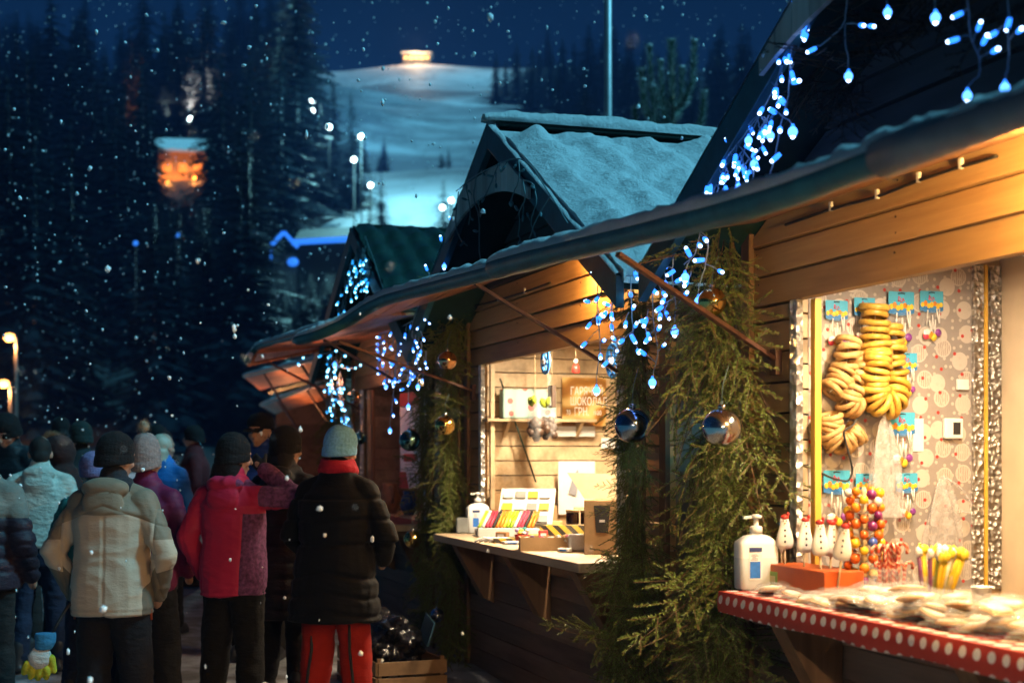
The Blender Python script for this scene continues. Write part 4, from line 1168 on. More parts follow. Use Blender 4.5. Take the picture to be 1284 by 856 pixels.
# carrier bags
def carrier(label, px, py0, py1, wpx, seed, loops, tt_):
    w0, z0 = on_t(px, py0, tt_); w1, z1 = on_t(px, py1, tt_); c = LW(tt_, w0, z0); wd = wpx/F*c.y; h = z0 - z1
    r_ = thing('carrier_bag', label, 'carrier bag', tt_, w0, z0)
    q = MB()
    def f(u, v):
        a = 2*PI*u; e = v**.6
        n = 1 + .22*math.sin(a*5 + 3*v) + .15*noise.noise(Vector((math.cos(a)*2, math.sin(a)*2, v*3 + seed)))
        return Vector((.35*wd*(.06 + .94*e)*math.sin(a)*n*.5 + .03, wd*.5*(.08 + .92*e)*math.cos(a)*n, -h*v))
    q.grid(f, 48, 20); q.build('pouch', M['bag_film'], r_)
    if loops:
        q = MB(); q.tube([(.05, .0, -.01), (.055, wd*.35, -h*.15), (.055, wd*.62, -h*.33), (.05, wd*.58, -h*.45), (.05, wd*.3, -h*.42)], .006, 6); q.build('handle', M['bag_film'], r_)
    else:
        q = MB(); q.tube([(.03, 0, -.01), (.02, .01, .05)], .004, 6); q.build('handle', M['bag_film'], r_)
carrier('long translucent grey carrier bag hanging under the bagels', 1105, 520, 648, 52, 1, False, TS - .09)
carrier('translucent carrier bag with open handle hanging left of the foil border', 1178, 596, 700, 58, 5, True, TS - .05)
# small fittings on the wallpapered wall
w, z = on_t(1193, 537, TS - .01); th = thing('wall_thermostat', 'white square thermostat with a dark window on the patterned wallpaper', 'thermostat', TS - .005, w, z)
q = MB(); q.box((.014, 0, 0), (.024, .092, .088)); q.build('case', M['white_plastic'], th, .006)
q = MB(); q.box((.0275, .012, 0), (.003, .036, .052)); q.build('dial_window', M['black'], th, .001)
w, z = on_t(1206, 482, TS - .01); pt = tag(MB().box((.012, 0, 0), (.012, .06, .045)).build('price_tag', M['paper'], None, .002), 'small white price tag pinned by the foil border', 'price tag'); pt.location = LW(TS - .002, w, z); pt.rotation_euler = (0, 0, RZ + .08)
w, z = on_t(1151, 545, TS - .006); pt = tag(MB().box((0, 0, 0), (.002, .055, .14)).build('paper_note', M['paper']), 'white paper note half behind a blue header right of the carrier bag', 'note'); pt.location = LW(TS - .006, w, z); pt.rotation_euler = (0, 0, RZ)
q = MB(); c0 = TW(1082, 512, .05)
q.tube([p - c0 for p in smooth_poly(dense([TW(1082, 512, .05), TW(1070, 533, .06), TW(1057, 540, .06), TW(1062, 560, .06), TW(1070, 590, .06), TW(1064, 604, .06), TW(1045, 600, .05), TW(1024, 590, .02)], 6), 3)], .0045, 8)
cb_ = tag(q.build('power_cable', M['black']), 'thin black cable looping down past the pale bagels', 'cable'); cb_.location = c0
def clip_cable(label, pts, w):
    P_ = []
    for (px, py) in pts:
        t, z = on_w(px, py, w); P_.append(LW(t, w, z))
    q = MB(); pp = smooth_poly(dense(P_, 5), 2); q.tube([p - P_[0] for p in pp], .006, 6); o = q.build('cable_run', M['black']); tag(o, label, 'cable'); o.location = P_[0]
    for i, p in enumerate(P_[1:-1]):
        q = MB(); q.box((0,0,0), (.014,.012,.035)); c_ = q.build('clip', M['white_plastic'], o); c_.location = p - P_[0] + Vector((0,0,.01)); c_.rotation_euler = (0,0,RZ)
clip_cable('dark cable clipped under the awning of the sweet stall', [(985, 282), (1042, 262), (1100, 247), (1152, 226), (1205, 209), (1250, 196)], .335)
clip_cable('dark cable clipped under the awning of the chocolate stall', [(560, 398), (590, 385), (625, 376), (658, 366), (690, 354)], .335)
# bent wire hook on the plain inner panel
w, z = 1.405, 1.30
hk = tag(MB().tube([(0,0,0), (.01,-.02,.015), (.035,-.025,.012), (.04,-.025,-.06), (.06,-.025,-.10), (.015,-.025,-.095), (.03,-.025,-.03)], .0028, 6).build('wire_hook', M['iron']), 'bent dark wire hook on the plain beige panel right of the foil border', 'hook')
t_, z_ = on_w(1256, 680, 1.40); hk.location = LW(t_, 1.405, z_); hk.rotation_euler = (0, 0, RZ)

# ---------------------------------------------------------------- chocolate stall goods
T2 = 4.485; C2 = 1.0485
def back2(px, py, off=0.0): w, z = on_t(px, py, T2 - off); return w, z
# poster
w0, z0 = back2(704, 473); w1, z1 = back2(759, 534)
pm, tt, bb = nt('caramel_print'); v = mapped(tt, (1,1,1))
wv = tt.nodes.new('ShaderNodeTexWave'); wv.inputs['Scale'].default_value = 2.6; wv.inputs['Distortion'].default_value = 11; wv.inputs['Detail'].default_value = 2; wv.inputs['Detail Scale'].default_value = .8; wv.bands_direction = 'Z'; lnk(tt, v, wv.inputs['Vector'])
lnk(tt, ramp(tt, wv.outputs['Fac'], [(.1, (.24,.10,.015)), (.5, (.40,.20,.04)), (.95, (.70,.48,.18))]), bb.inputs['Base Color']); bb.inputs['Roughness'].default_value = .35
ps = thing('hot_chocolate_poster', 'caramel brown poster with white Cyrillic lettering for hot chocolate', 'poster', T2 - .012, (w0+w1)/2, (z0+z1)/2)
pw, ph = abs(w1-w0), abs(z0-z1)
q = MB(); q.box((0, 0, 0), (.004, pw, ph)); q.build('sheet', pm, ps)
rot = (PI/2, 0, PI/2)
for body, zz, sz, yy in (('ГАРЯЧИЙ', .21, .082, .02), ('ШОКОЛАД', .0, .082, .035), ('ГРН.', -.215, .082, -.02)):
    text_mesh('lettering', body, sz, M['white_plastic'], ps, (.0035, yy*pw*3, zz*ph), rot, sx=.66)
for body, yy in (('70', -.36), ('/100', .30)):
    text_mesh('lettering', body, .05, M['white_plastic'], ps, (.0035, yy*pw, -.23*ph), rot, sx=.7)
def sheet2(name, label, cat, x0, y0, x1, y1, mat, off=.01, thick=.003, tilt=0.0):
    w0, z0 = back2(x0, y0, off); w1, z1 = back2(x1, y1, off)
    o = tag(MB().box((0,0,0), (thick, abs(w1-w0), abs(z1-z0))).build(name, mat), label, cat)
    o.location = LW(T2 - off, (w0+w1)/2, (z0+z1)/2); o.rotation_euler = (0, tilt, RZ); return o
sheet2('paper_sheet', 'white sheet pinned just below the caramel poster', 'paper', 694, 534, 746, 547, M['paper'], .02, .003, R(6))
sheet2('paper_sheet', 'small white sheet pinned to the lining at the right below the poster', 'paper', 754, 549, 771, 562, M['paper'], .02)
sheet2('drawing_sheet', 'tall white sheet with a grey sketch standing at the back of the counter', 'paper', 700, 578, 746, 644, M['paper'], .10)
# sketch on it: grey shape
w0, z0 = back2(712, 618, .104); q = MB(); q.prism([(0, 0, 0), (0, .06, -.02), (0, .09, .12), (0, .07, .17), (0, .03, .10)], (.001, 0, 0)); sk_ = tag(q.build('pencil_case', simple('grey_fabric', (.30,.30,.34), .8)), 'grey pointed pouch leaning against the tall white sheet', 'pouch'); sk_.location = LW(T2 - .112, w0, z0); sk_.rotation_euler = (0,0,RZ)
# shelf with patterned tin
w0, z0 = back2(624, 527); w1, z1 = back2(668, 527)
sh = thing('wall_shelf', 'narrow pine shelf on the lining below the patterned teal tin', 'shelf', T2 - .08, .75, z0)
q = MB(); q.box((0, 0, 0), (.15, .82, .02)); q.build('board', M['plank_light'], sh, .002)
for yy in (-.25, .3):
    q = MB(); q.prism([(-.07, yy, -.01), (.06, yy, -.01), (-.07, yy, -.12)], (0, .02, 0)); q.build('bracket', M['kraft_light'], sh)
tm_, tt, bb = nt('teal_tin_print'); v = mapped(tt, (1,1,1)); vo = tt.nodes.new('ShaderNodeTexVoronoi'); vo.inputs['Scale'].default_value = 11; lnk(tt, v, vo.inputs['Vector'])
lnk(tt, mixc(tt, ramp(tt, vo.outputs['Distance'], [(.0, (1,1,1)), (.26, (1,1,1)), (.3, (0,0,0))]), (.33,.50,.45), (.55,.10,.09)), bb.inputs['Base Color']); bb.inputs['Roughness'].default_value = .4
tn = tag(MB().box((0, 0, .105), (.10, .40, .21)).build('patterned_tin', tm_, None, .012), 'teal tin with red fish shaped spots lying on the narrow shelf', 'tin'); tn.location = LW(T2 - .09, .66, z0 + .011); tn.rotation_euler = (0,0,RZ)
# diagonal black rod
a = LW(T2 - .06, *[back2(627, 474, .06)[0]], back2(627, 474, .06)[1]); b = LW(T2 - .12, back2(672, 604, .12)[0], back2(672, 604, .12)[1])
rdv = tag(MB().tube([Vector((0,0,0)), b - a], .006, 8).build('thin_rod', simple('black_green_rod', (.01,.03,.02), .4)), 'thin black rod leaning diagonally across the pine lining', 'rod'); rdv.location = a
# hanging things under the lintel
def hang(px, ptop, pbot, tt_): w, z0 = on_t(px, ptop, tt_); _, z1 = on_t(px, pbot, tt_); return w, z0, z1
pk_dark = simple('dark_gingerbread', (.055,.028,.016), .5, 0, .4, 40, .003, 60)
w, z0, z1 = hang(692, 483, 511, 4.0)
g = thing('wrapped_bar', 'dark chocolate slab in a clear wrap with a white label, hanging left of the poster', 'chocolate', 4.0, w, z1)
h = z0 - z1; q = MB(); q.box((0, 0, h*.5), (.09, .03, h)); q.build('slab', pk_dark, g, .004)
q = MB(); q.box((0, -.017, h*.30), (.055, .002, h*.38)); q.build('label', M['paper'], g)
q = MB(); q.grid(lambda u, v: Vector(((u-.5)*.10*(1 - .6*v**3), -.022 + .01*math.sin(u*9+v*5), h*.0 + h*1.5*v)), 8, 8); q.build('wrap', M['film'], g)
q = MB(); q.tube([(0,0,h*1.4), (0,0,2.3 - z1)], .002, 5); q.build('cord', M['kraft_light'], g)
for k, (px, pt_, pb_, lab) in enumerate(((671, 522, 556, 'clear bag of dark chocolates, hanging lower and further left of the pair'), (688, 521, 550, 'clear bag of dark chocolates, hanging close to the poster'))):
    w, z0, z1 = hang(px, pt_, pb_, 4.05)
    g = thing('chocolate_bag', lab, 'chocolate', 4.05, w, z1, .3*k); h = z0 - z1; rq = random.Random(k)
    q = MB()
    for j in range(16): q.ell((rq.uniform(-.045, .045), rq.uniform(-.03, .02), h*rq.uniform(.08, .85)), rq.uniform(.022, .036), nu=9, nv=7, fn=lambda v: 1 + .25*noise.noise(v*3))
    q.build('chocolates', pk_dark, g)
    q = MB()
    q.grid(lambda u, v: Vector((.075*math.sin(2*PI*u)*math.sin(PI*min(.98, .1+v*.9))**.5*(1 - .8*max(0, v-.6)/.4), .05*math.cos(2*PI*u)*math.sin(PI*min(.98, .1+v*.9))**.5, h*1.6*v)), 20, 10); q.build('pouch', M['film'], g)
    q = MB(); q.tube([(0,0,h*1.5), (.0,0,2.3 - z1)], .002, 5); q.build('cord', M['kraft_light'], g)
    q = MB(); q.ell((-.03, -.02, h*1.55), (.05,.02,.03), (0,.5,0), 8, 6); q.ell((.03, -.02, h*1.60), (.04,.02,.03), (0,-.6,0), 8, 6); q.build('ribbon', simple('lime_ribbon', (.45,.55,.05), .4), g)
# blue filigree heart ornaments
fb = simple('blue_filigree', (.02,.16,.48), .35)
def ornament(label, px, py, s, tt_):
    w, z = on_t(px, py, tt_); o = thing('filigree_ornament', label, 'ornament', tt_, w, z)
    q = MB(); q.torus((0,0,0), .075*s, .008*s, (PI/2,0,0), 22, 6)
    for a in range(6):
        A = a*PI/3; q.torus((.042*s*math.cos(A), 0, .042*s*math.sin(A)), .024*s, .006*s, (PI/2,0,0), 12, 5)
    q.build('disc', fb, o)
    q = MB(); q.tube([(0,0,.075*s), (0,0,.22*s)], .002, 5); q.build('cord', M['kraft_light'], o)
    q = MB(); q.ell((0, -.01, 0), .018*s, nu=10, nv=8); q.build('bead', M['white_plastic'], o)
ornament('round blue filigree ornament hanging under the middle of the chocolate stall lintel', 684, 453, 1.05, 3.7)
ornament('blue filigree ornament behind the lights at the right end of the lintel', 769, 452, 1.3, 2.5)
w, z = on_t(722, 459, 3.9); o = thing('tiny_doll', 'tiny red and white doll hanging just above the poster', 'ornament', 3.9, w, z)
q = MB(); q.lathe([(.004,-.05),(.03,-.045),(.024,.0),(.010,.02)], n=12); q.build('skirt', M['red_candy'], o); q = MB(); q.ell((0,0,.035), .017, nu=10, nv=8); q.build('face', M['icing'], o); q = MB(); q.tube([(0,0,.05),(0,0,.25)], .002, 5); q.build('cord', M['kraft_light'], o)
# counter goods
def c2(px, py): return on_z(px, py, C2)
pump_bottle('small pump bottle with a blue label at the left end of the bare counter', 599, 668, .31, C2)
def goods(name, label, cat, px, py, rz=0.0, dz=0.0):
    t, w = c2(px, py); return thing(name, label, cat, t, w, C2 + dz, -RZ + (rz if abs(rz) < .6 else rz + RZ))
g = goods('tin_pot', 'small grey tin at the far left corner of the bare counter', 'tin', 583, 668)
q = MB(); q.box((0,0,.055), (.12,.10,.11)); q.build('can', simple('grey_tin', (.35,.38,.38), .35, .6), g, .01)
g = goods('pencil_display', 'white tilted box showing bright striped candy tubes in rows', 'display box', 617, 672, R(-10))
q = MB(); q.box((.13,.06,.03), (.42,.30,.06)); q.build('base', M['white_plastic'], g, .004)
q = MB(); q.box((.21,.165,.195), (.38,.02,.30), (R(-38),0,0)); q.build('lid', M['white_plastic'], g, .004)
q = MB(); rq = random.Random(3)
for i in range(4):
    for j in range(3): q.box((.08 + .085*i, .075 + .062*j, .118 + .080*j), (.07, .006, .055), (R(-38),0,0), (i + j) % 3)
q.build('lid_print', [simple('grey_print', (.25,.24,.22), .5), yl, simple('cream_print', (.65,.6,.5), .5)], g)
tubes = [simple('lime_tube', (.35,.55,.03), .3), yl, orr, M['black'], rd, M['white_plastic']]
for i in range(16):
    q = MB(); q.tube([(-.075 + .024*i, -.07, .065), (-.05 + .024*i, .075, .165)], .0105, 8); q.build('candy_tube', tubes[(i*5 + i//3) % 6], g)
g = goods('foam_tray', 'white foam tray stack lying in front of the candy tubes', 'tray', 600, 671, R(5))
q = MB(); q.box((.16,.05,.02), (.36,.17,.04)); q.box((.17,.06,.054), (.34,.16,.024)); q.build('trays', M['white_plastic'], g, .008)
g = goods('white_parcel', 'long white wrapped parcel behind the foam trays', 'parcel', 652, 673, R(-6)); q = MB(); q.box((.05,.1,.03), (.50,.12,.06)); q.build('wrap', M['paper'], g, .015)
hz_m, tt, bb = nt('hazard_stripe'); v = mapped(tt, (1,1,1)); wv = tt.nodes.new('ShaderNodeTexWave'); wv.bands_direction = 'DIAGONAL'; wv.inputs['Scale'].default_value = 7.5; lnk(tt, v, wv.inputs['Vector'])
lnk(tt, ramp(tt, wv.outputs['Fac'], [(.48, (.015,.014,.012)), (.52, (.72,.47,.05))]), bb.inputs['Base Color'])
g = goods('striped_sweet_box', 'flat black and yellow striped sweet box at the counter edge', 'sweet box', 632, 680, R(12)); q = MB(); q.box((.03,0,.014), (.20,.09,.028)); q.build('carton', hz_m, g, .002)
g = goods('striped_sweet_box', 'black and yellow striped sweet box standing behind the kraft tray', 'sweet box', 706, 676, R(0)); q = MB(); q.box((.0,.06,.045), (.30,.03,.09)); q.build('carton', hz_m, g, .002)
g = goods('ribbon_bundle', 'crumpled white ribbon lying at the counter edge before the trays', 'ribbon', 615, 680); q = MB()
for k in range(5): q.tube([(-.1 + .03*k, .02*math.sin(k), .006), (-.04 + .03*k, .03, .03), (.03 + .03*k, -.01, .015), (.1 + .02*k, .02*math.cos(k), .006)], .008, 5)
q.build('strands', M['paper'], g)
g = goods('red_sweet_pot', 'small red pot with lilac wrapped sweets beside the kraft tray', 'pot', 655, 681); q = MB(); q.lathe([(.04,0),(.048,.05),(.05,.055),(.044,.05),(.002,.04)], n=18); q.build('pot', M['red_candy'], g)
q = MB()
for k in range(7): q.ell((rq.uniform(-.03,.03), rq.uniform(-.03,.03), .065 + .015*(k % 2)), (.02,.014,.013), (0,0,k), 8, 6, mi=k % 3)
q.build('sweets', [simple('lilac_wrap', (.45,.30,.55), .3), yl, M['icing']], g)
def open_tray(label, px, py, sx, sy, h, mat, fill, mats, rz, n=26):
    g = goods('sweet_tray', label, 'tray', px, py, rz)
    q = MB(); q.box((0, 0, .004), (sx, sy, .008))
    for s_ in (-1, 1): q.box((s_*(sx/2 - .003), 0, h/2 + .008), (.006, sy, h)); q.box((0, s_*(sy/2 - .003), h/2 + .008), (sx - .013, .006, h))
    q.build('carton', mat, g)
    q = MB()
    for k in range(n): q.ell((rq.uniform(-.42,.42)*sx, rq.uniform(-.4,.4)*sy, h*rq.uniform(.5, 1.0)), (.026,.018,.016), (rq.random(), rq.random(), rq.random()*6), 8, 6, mi=k % len(mats))
    q.build(fill, mats, g); return g
open_tray('kraft tray heaped with purple and white wrapped sweets at the counter front', 690, 689, .36, .17, .07, M['kraft'], 'sweets', [simple('plum_wrap', (.14,.06,.18), .3), M['icing'], simple('grey_wrap', (.35,.33,.36), .3), rd], R(3))
open_tray('shallow box of dark dried fruit behind the striped box', 676, 667, .40, .20, .06, M['kraft'], 'dried_fruit', [pk_dark, pk_dark, orr], R(2), 34)
g = goods('paper_bag', 'brown paper bag lying open at the back of the counter', 'paper bag', 690, 666, R(8)); q = MB()
q.grid(lambda u, v: Vector((.20*math.cos(2*PI*u)*(1 - .15*v), .09*math.sin(2*PI*u)*(1-.4*v), .02 + .17*v + .014*noise.noise(Vector((u*9, v*6, 1))))), 30, 10); q.build('paper', M['kraft'], g)
open_tray('pale tray of curled orange peel sweets near the tall sheet', 714, 670, .26, .16, .05, M['kraft_light'], 'sweets', [orr, yl, M['biscuit']], R(-4), 22)
g = goods('plastic_tub', 'square clear plastic tub standing under the two dark jars', 'tub', 727, 690, R(0)); q = MB(); q.box((.0,.0,.075), (.16,.14,.15)); q.build('tub_wall', M['film'], g, .006); q = MB(); q.box((0,0,.05), (.13,.11,.09)); q.build('contents', M['icing'], g, .01)
for k, lab in enumerate(('dark jar with a pale lid, left one of the pair on the clear tub', 'dark jar with a pale lid, right one beside the kraft box')):
    g = goods('dark_jar', lab, 'jar', 727, 690, 0, .152); q = MB(); q.lathe([(.034,0),(.038,.006),(.038,.062),(.032,.07)], (-.042 + .084*k, .0, 0), 18); q.build('jar_wall', simple('dark_jam', (.03,.012,.008), .2), g)
    q = MB(); q.lathe([(.039,.068),(.039,.082),(.036,.084)], (-.042 + .084*k, 0, 0), 18); q.build('lid', M['kraft_light'], g)
g = goods('kraft_box', 'tall kraft box with a black cup print and its lid folded open', 'box', 755, 694, -RZ + R(-4))
q = MB(); q.box((.0, .04, .15), (.20, .15, .30)); bxo = q.build('carton', M['kraft'], g, .004)
q = MB(); q.prism([(-.033, -.0362, .12), (.033, -.0362, .12), (.045, -.0362, .27), (-.045, -.0362, .27)], (0, -.002, 0)); q.build('cup_print', M['black'], g)
q = MB(); q.box((0, -.0385, .185), (.03, .001, .014)); q.build('cup_mark', M['paper'], g)
q = MB(); q.add([(-.10, .112, .303), (.10, .112, .303), (.17, .16, .44), (-.20, .15, .45), (-.10, .118, .303), (.10, .118, .303), (.17, .166, .44), (-.20, .156, .45)], [(0,1,2,3),(7,6,5,4),(0,4,5,1),(1,5,6,2),(2,6,7,3),(3,7,4,0)]); q.build('lid_flap', M['kraft_light'], g)
g = goods('small_carton', 'small pale carton standing behind the two dark jars', 'carton', 728, 672); q = MB(); q.box((0,0,.10), (.09,.07,.20)); q.build('carton', M['kraft_light'], g, .003)
pk_cols = [('red', (.50,.04,.03)), ('pale yellow', (.75,.62,.25)), ('white', (.78,.76,.72)), ('brown', (.30,.16,.07)), ('teal', (.05,.30,.32)), ('lilac', (.45,.34,.55))]
rp = random.Random(44)
for k, (px, py, cn, sx, sy, h_, wh) in enumerate(((668, 678, 1, .07, .05, .05, 'beside the striped box in the middle of the bare counter'), (681, 676, 0, .06, .06, .06, 'behind the kraft tray of sweets'), (640, 682, 2, .10, .06, .02, 'lying by the counter edge, left of the kraft tray'), (655, 674, 4, .06, .05, .07, 'between the candy tubes and the kraft tray'), (716, 682, 3, .09, .06, .06, 'right of the kraft tray, against the clear tub'), (708, 692, 2, .07, .05, .025, 'at the counter edge in front of the clear tub'), (720, 673, 5, .06, .05, .08, 'behind the clear tub with the dark jars'), (630, 676, 3, .08, .05, .05, 'in front of the candy tubes'), (697, 671, 1, .08, .06, .10, 'in front of the tall white sheet'))):
    g = goods('sweet_packet', 'small %s packet %s' % (pk_cols[cn][0], wh), 'packet', px, py, rp.uniform(-.5, .5))
    q = MB(); q.box((0,0,h_/2), (sx, sy, h_)); q.build('wrapper', simple('packet_paper', pk_cols[cn][1], .45, 0, .15, 30, .002, 40), g, .006)
    q = MB(); q.box((0, -sy/2 - .001, h_*.5), (sx*.6, .001, h_*.4)); q.build('label', M['paper'] if cn != 2 else M['label_blue'], g)
g = goods('kraft_carton', 'large pale card box at the back left behind the candy tubes', 'box', 640, 668); q = MB(); q.box((.0,.1,.14), (.28,.20,.28)); q.build('carton', M['kraft'], g, .004)

# ---------------------------------------------------------------- pottery stall goods
t_, w_ = 5.98, .46
g = thing('painted_banner', 'white banner with red bands hanging in the pottery stall hatch', 'banner', 7.2, .50, 1.30)
q = MB(); q.box((0, 0, .50), (.36, .02, 1.0)); q.build('cloth', M['paper'], g); g.scale = (1.9, 1, .86)
q = MB(); q.prism([(-.18, -.0125, .86), (.18, -.0125, .86), (.18, -.0125, 1.0), (-.18, -.0125, 1.0)], (0, -.002, 0)); q.prism([(-.18, -.0125, .52), (-.05, -.0125, .60), (.14, -.0125, .62), (.14, -.0125, .56), (-.02, -.0125, .50), (-.18, -.0125, .42)], (0, -.002, 0)); q.prism([(-.10, -.0125, .28), (.16, -.0125, .28), (.16, -.0125, .36), (-.10, -.0125, .36)], (0, -.002, 0)); q.prism([(-.18, -.0125, 0), (.0, -.0125, 0), (-.06, -.0125, .17), (-.18, -.0125, .17)], (0, -.002, 0))
q.build('red_bands', simple('red_paint', (.55,.04,.02), .6), g)
q = MB(); q.box((X_ := 7.2 - 8.12, .365, 1.62), (.05, .03, 1.2)); q.build('hatch_post', M['post'], stall1, .002)
q = MB(); q.grid(lambda u, v: Vector((-1.2 + u*2.6, -.005 + v*.37, 1.052)), 10, 4); q.build('table_cloth', simple('red_cloth', (.40,.06,.035), .8, 0, .3, 25), stall1)
q = MB(); q.grid(lambda u, v: Vector((-1.2 + u*2.6, -.008 - .01*math.sin(u*40)*v, 1.052 - v*.09)), 40, 4); q.build('table_cloth', dots_mat('dotted_red_cloth', (0, 2), .11, .25), stall1)
def jug(label, px, py, s, mat):
    t, w = on_z(px, py, 1.055); g = thing('clay_jug', label, 'jug', t, w, 1.055)
    q = MB(); q.lathe([(.05*s,0),(.085*s,.05*s),(.095*s,.11*s),(.07*s,.18*s),(.055*s,.21*s),(.065*s,.24*s),(.058*s,.24*s),(.05*s,.21*s)], n=20); q.build('body', mat, g)
    q = MB(); q.tube([(.06*s,0,.22*s),(.12*s,0,.2*s),(.13*s,0,.13*s),(.09*s,0,.09*s)], .012*s, 7); q.build('handle', mat, g)
jug('brown clay jug on the red cloth of the pottery stall', 489, 643, 1.15, simple('brown_clay', (.30,.14,.06), .45, 0, .3))
jug('dark blue glazed jug on the red cloth beside the spruce', 513, 645, .9, simple('blue_glaze', (.05,.09,.22), .2, 0, .4, 30))
# ---------------------------------------------------------------- crate and bag on the ground
ct_ = thing('wooden_crate', 'open wooden crate on the snow below the chocolate stall counter', 'crate', 4.05, -.42, 0.0, R(4))
for s_ in (-1, 1):
    for k in range(3):
        q = MB(); q.box((0, s_*.23, .055 + .10*k), (.92, .016, .085)); q.build('slat', M['crate'], ct_, .002)
        q = MB(); q.box((s_*.46, 0, .055 + .10*k), (.016, .44, .085)); q.build('slat', M['crate'], ct_, .002)
for sx in (-1, 1):
    for sy in (-1, 1):
        q = MB(); q.box((sx*.438, sy*.208, .16), (.028, .028, .32)); q.build('corner_post', M['crate'], ct_, .002)
q = MB(); q.box((0, 0, .012), (.9, .44, .014)); q.build('floor_board', M['crate'], ct_)
bg = thing('rubbish_bag', 'shiny black rubbish bag slumped in the wooden crate', 'bag', 4.12, -.42, .20, R(4))
q = MB()
def bagf(v):
    n = noise.noise(v*1.8)*.35 + abs(noise.noise(v*3.4 + Vector((3,1,4))))*.30 + abs(noise.noise(v*7))*.05
    return .82 + n
q.ell((0, 0, .14), (.42, .21, .23), None, 64, 44, fn=bagf); q.build('plastic', M['black_plastic'], bg)
q = MB(); q.grid(lambda u, v: Vector((-.05 + .36*u, -.10 - .10*v + .02*math.sin(u*9), .33 - .10*v - .06*u + .025*noise.noise(Vector((u*6, v*5, 2))))), 20, 10); q.build('bag_lip', M['black_plastic'], bg)
bl_ = tag(MB().box((0,0,0), (.22,.012,.16)).build('blue_card', simple('dull_blue_card', (.03,.10,.17), .6), None, .002), 'dull blue card sticking up behind the rubbish bag', 'card'); bl_.location = LW(3.85, -.22, .46); bl_.rotation_euler = (R(-14), R(12), RZ)
# ---------------------------------------------------------------- ground height
def gz(Y): return max(0.0, min(.22, (Y - 7.5)*.035))
# ---------------------------------------------------------------- people
def remeshed(mb, voxel, it=4, fac=.5):
    me = mb.mesh('tmp'); o = bpy.data.objects.new('tmp', me); COL.objects.link(o)
    m = o.modifiers.new('r', 'REMESH'); m.mode = 'VOXEL'; m.voxel_size = voxel
    if it:
        s = o.modifiers.new('s', 'SMOOTH'); s.iterations = it; s.factor = fac
    dg = bpy.context.evaluated_depsgraph_get(); dg.update()
    out = bpy.data.meshes.new_from_object(o.evaluated_get(dg))
    bpy.data.objects.remove(o); bpy.data.meshes.remove(me)
    return out
def finish(me, name, mats, parent, wrinkle=0.0, wsc=(7, 7, 11), seed=0, idx=None, disp=None, cuts=None):
    if cuts:
        bm = bmesh.new(); bm.from_mesh(me)
        for co_, no_ in cuts:
            bmesh.ops.bisect_plane(bm, geom=bm.verts[:] + bm.edges[:] + bm.faces[:], plane_co=co_, plane_no=no_, dist=1e-5)
        bm.to_mesh(me); bm.free()
    n = len(me.vertices); co = np.empty(n*3, np.float32); me.vertices.foreach_get('co', co); co = co.reshape(-1, 3)
    no = np.empty(n*3, np.float32); me.vertices.foreach_get('normal', no); no = no.reshape(-1, 3)
    orig = co.copy()
    if wrinkle or disp:
        off = Vector((seed*1.7, seed*.9, seed*2.3)); d = np.zeros(n, np.float32)
        for i in range(n):
            c = orig[i]
            v = 0.0
            if wrinkle:
                p = Vector((c[0]*wsc[0], c[1]*wsc[1], c[2]*wsc[2])) + off
                a = noise.noise(p + Vector((noise.noise(p*.6)*1.5, 0, noise.noise(p*.5 + Vector((9,0,0)))*1.5)))
                a2 = noise.noise(p*1.9 + Vector((4, 7, 1)))
                v += wrinkle*(.75*noise.noise(p*.5) + (1 - abs(a)*2.4)*.42 + .16*(1 - abs(a2)*2.4))
            if disp: v += disp(c)
            d[i] = v
        co = co + no*d[:, None]; me.vertices.foreach_set('co', co.ravel())
    for m in (mats if isinstance(mats, (list, tuple)) else [mats]): me.materials.append(m)
    if idx:
        k = [idx(orig[list(p.vertices)].mean(axis=0)) for p in me.polygons]
        me.polygons.foreach_set('material_index', k)
    me.polygons.foreach_set('use_smooth', [True]*len(me.polygons)); me.update(); me.name = name
    o = bpy.data.objects.new(name, me); COL.objects.link(o); o.parent = parent
    return o
SKIN = None
def skin_mat():
    m, t, b = nt('skin'); v = mapped(t, (1,1,1))
    lnk(t, ramp(t, noise_n(t, v, 22, 4), [(.3, (.36,.19,.13)), (.7, (.50,.29,.21))]), b.inputs['Base Color']); b.inputs['Roughness'].default_value = .5
    b.inputs['Subsurface Weight'].default_value = 0
    return m
SKIN = skin_mat()
CL = {}
def C(name, col, **k):
    if name not in CL: CL[name] = cloth(name, col, **k)
    return CL[name]
HAIR = simple('dark_hair', (.007,.005,.004), .85, 0, .4, 60, .002, 160)
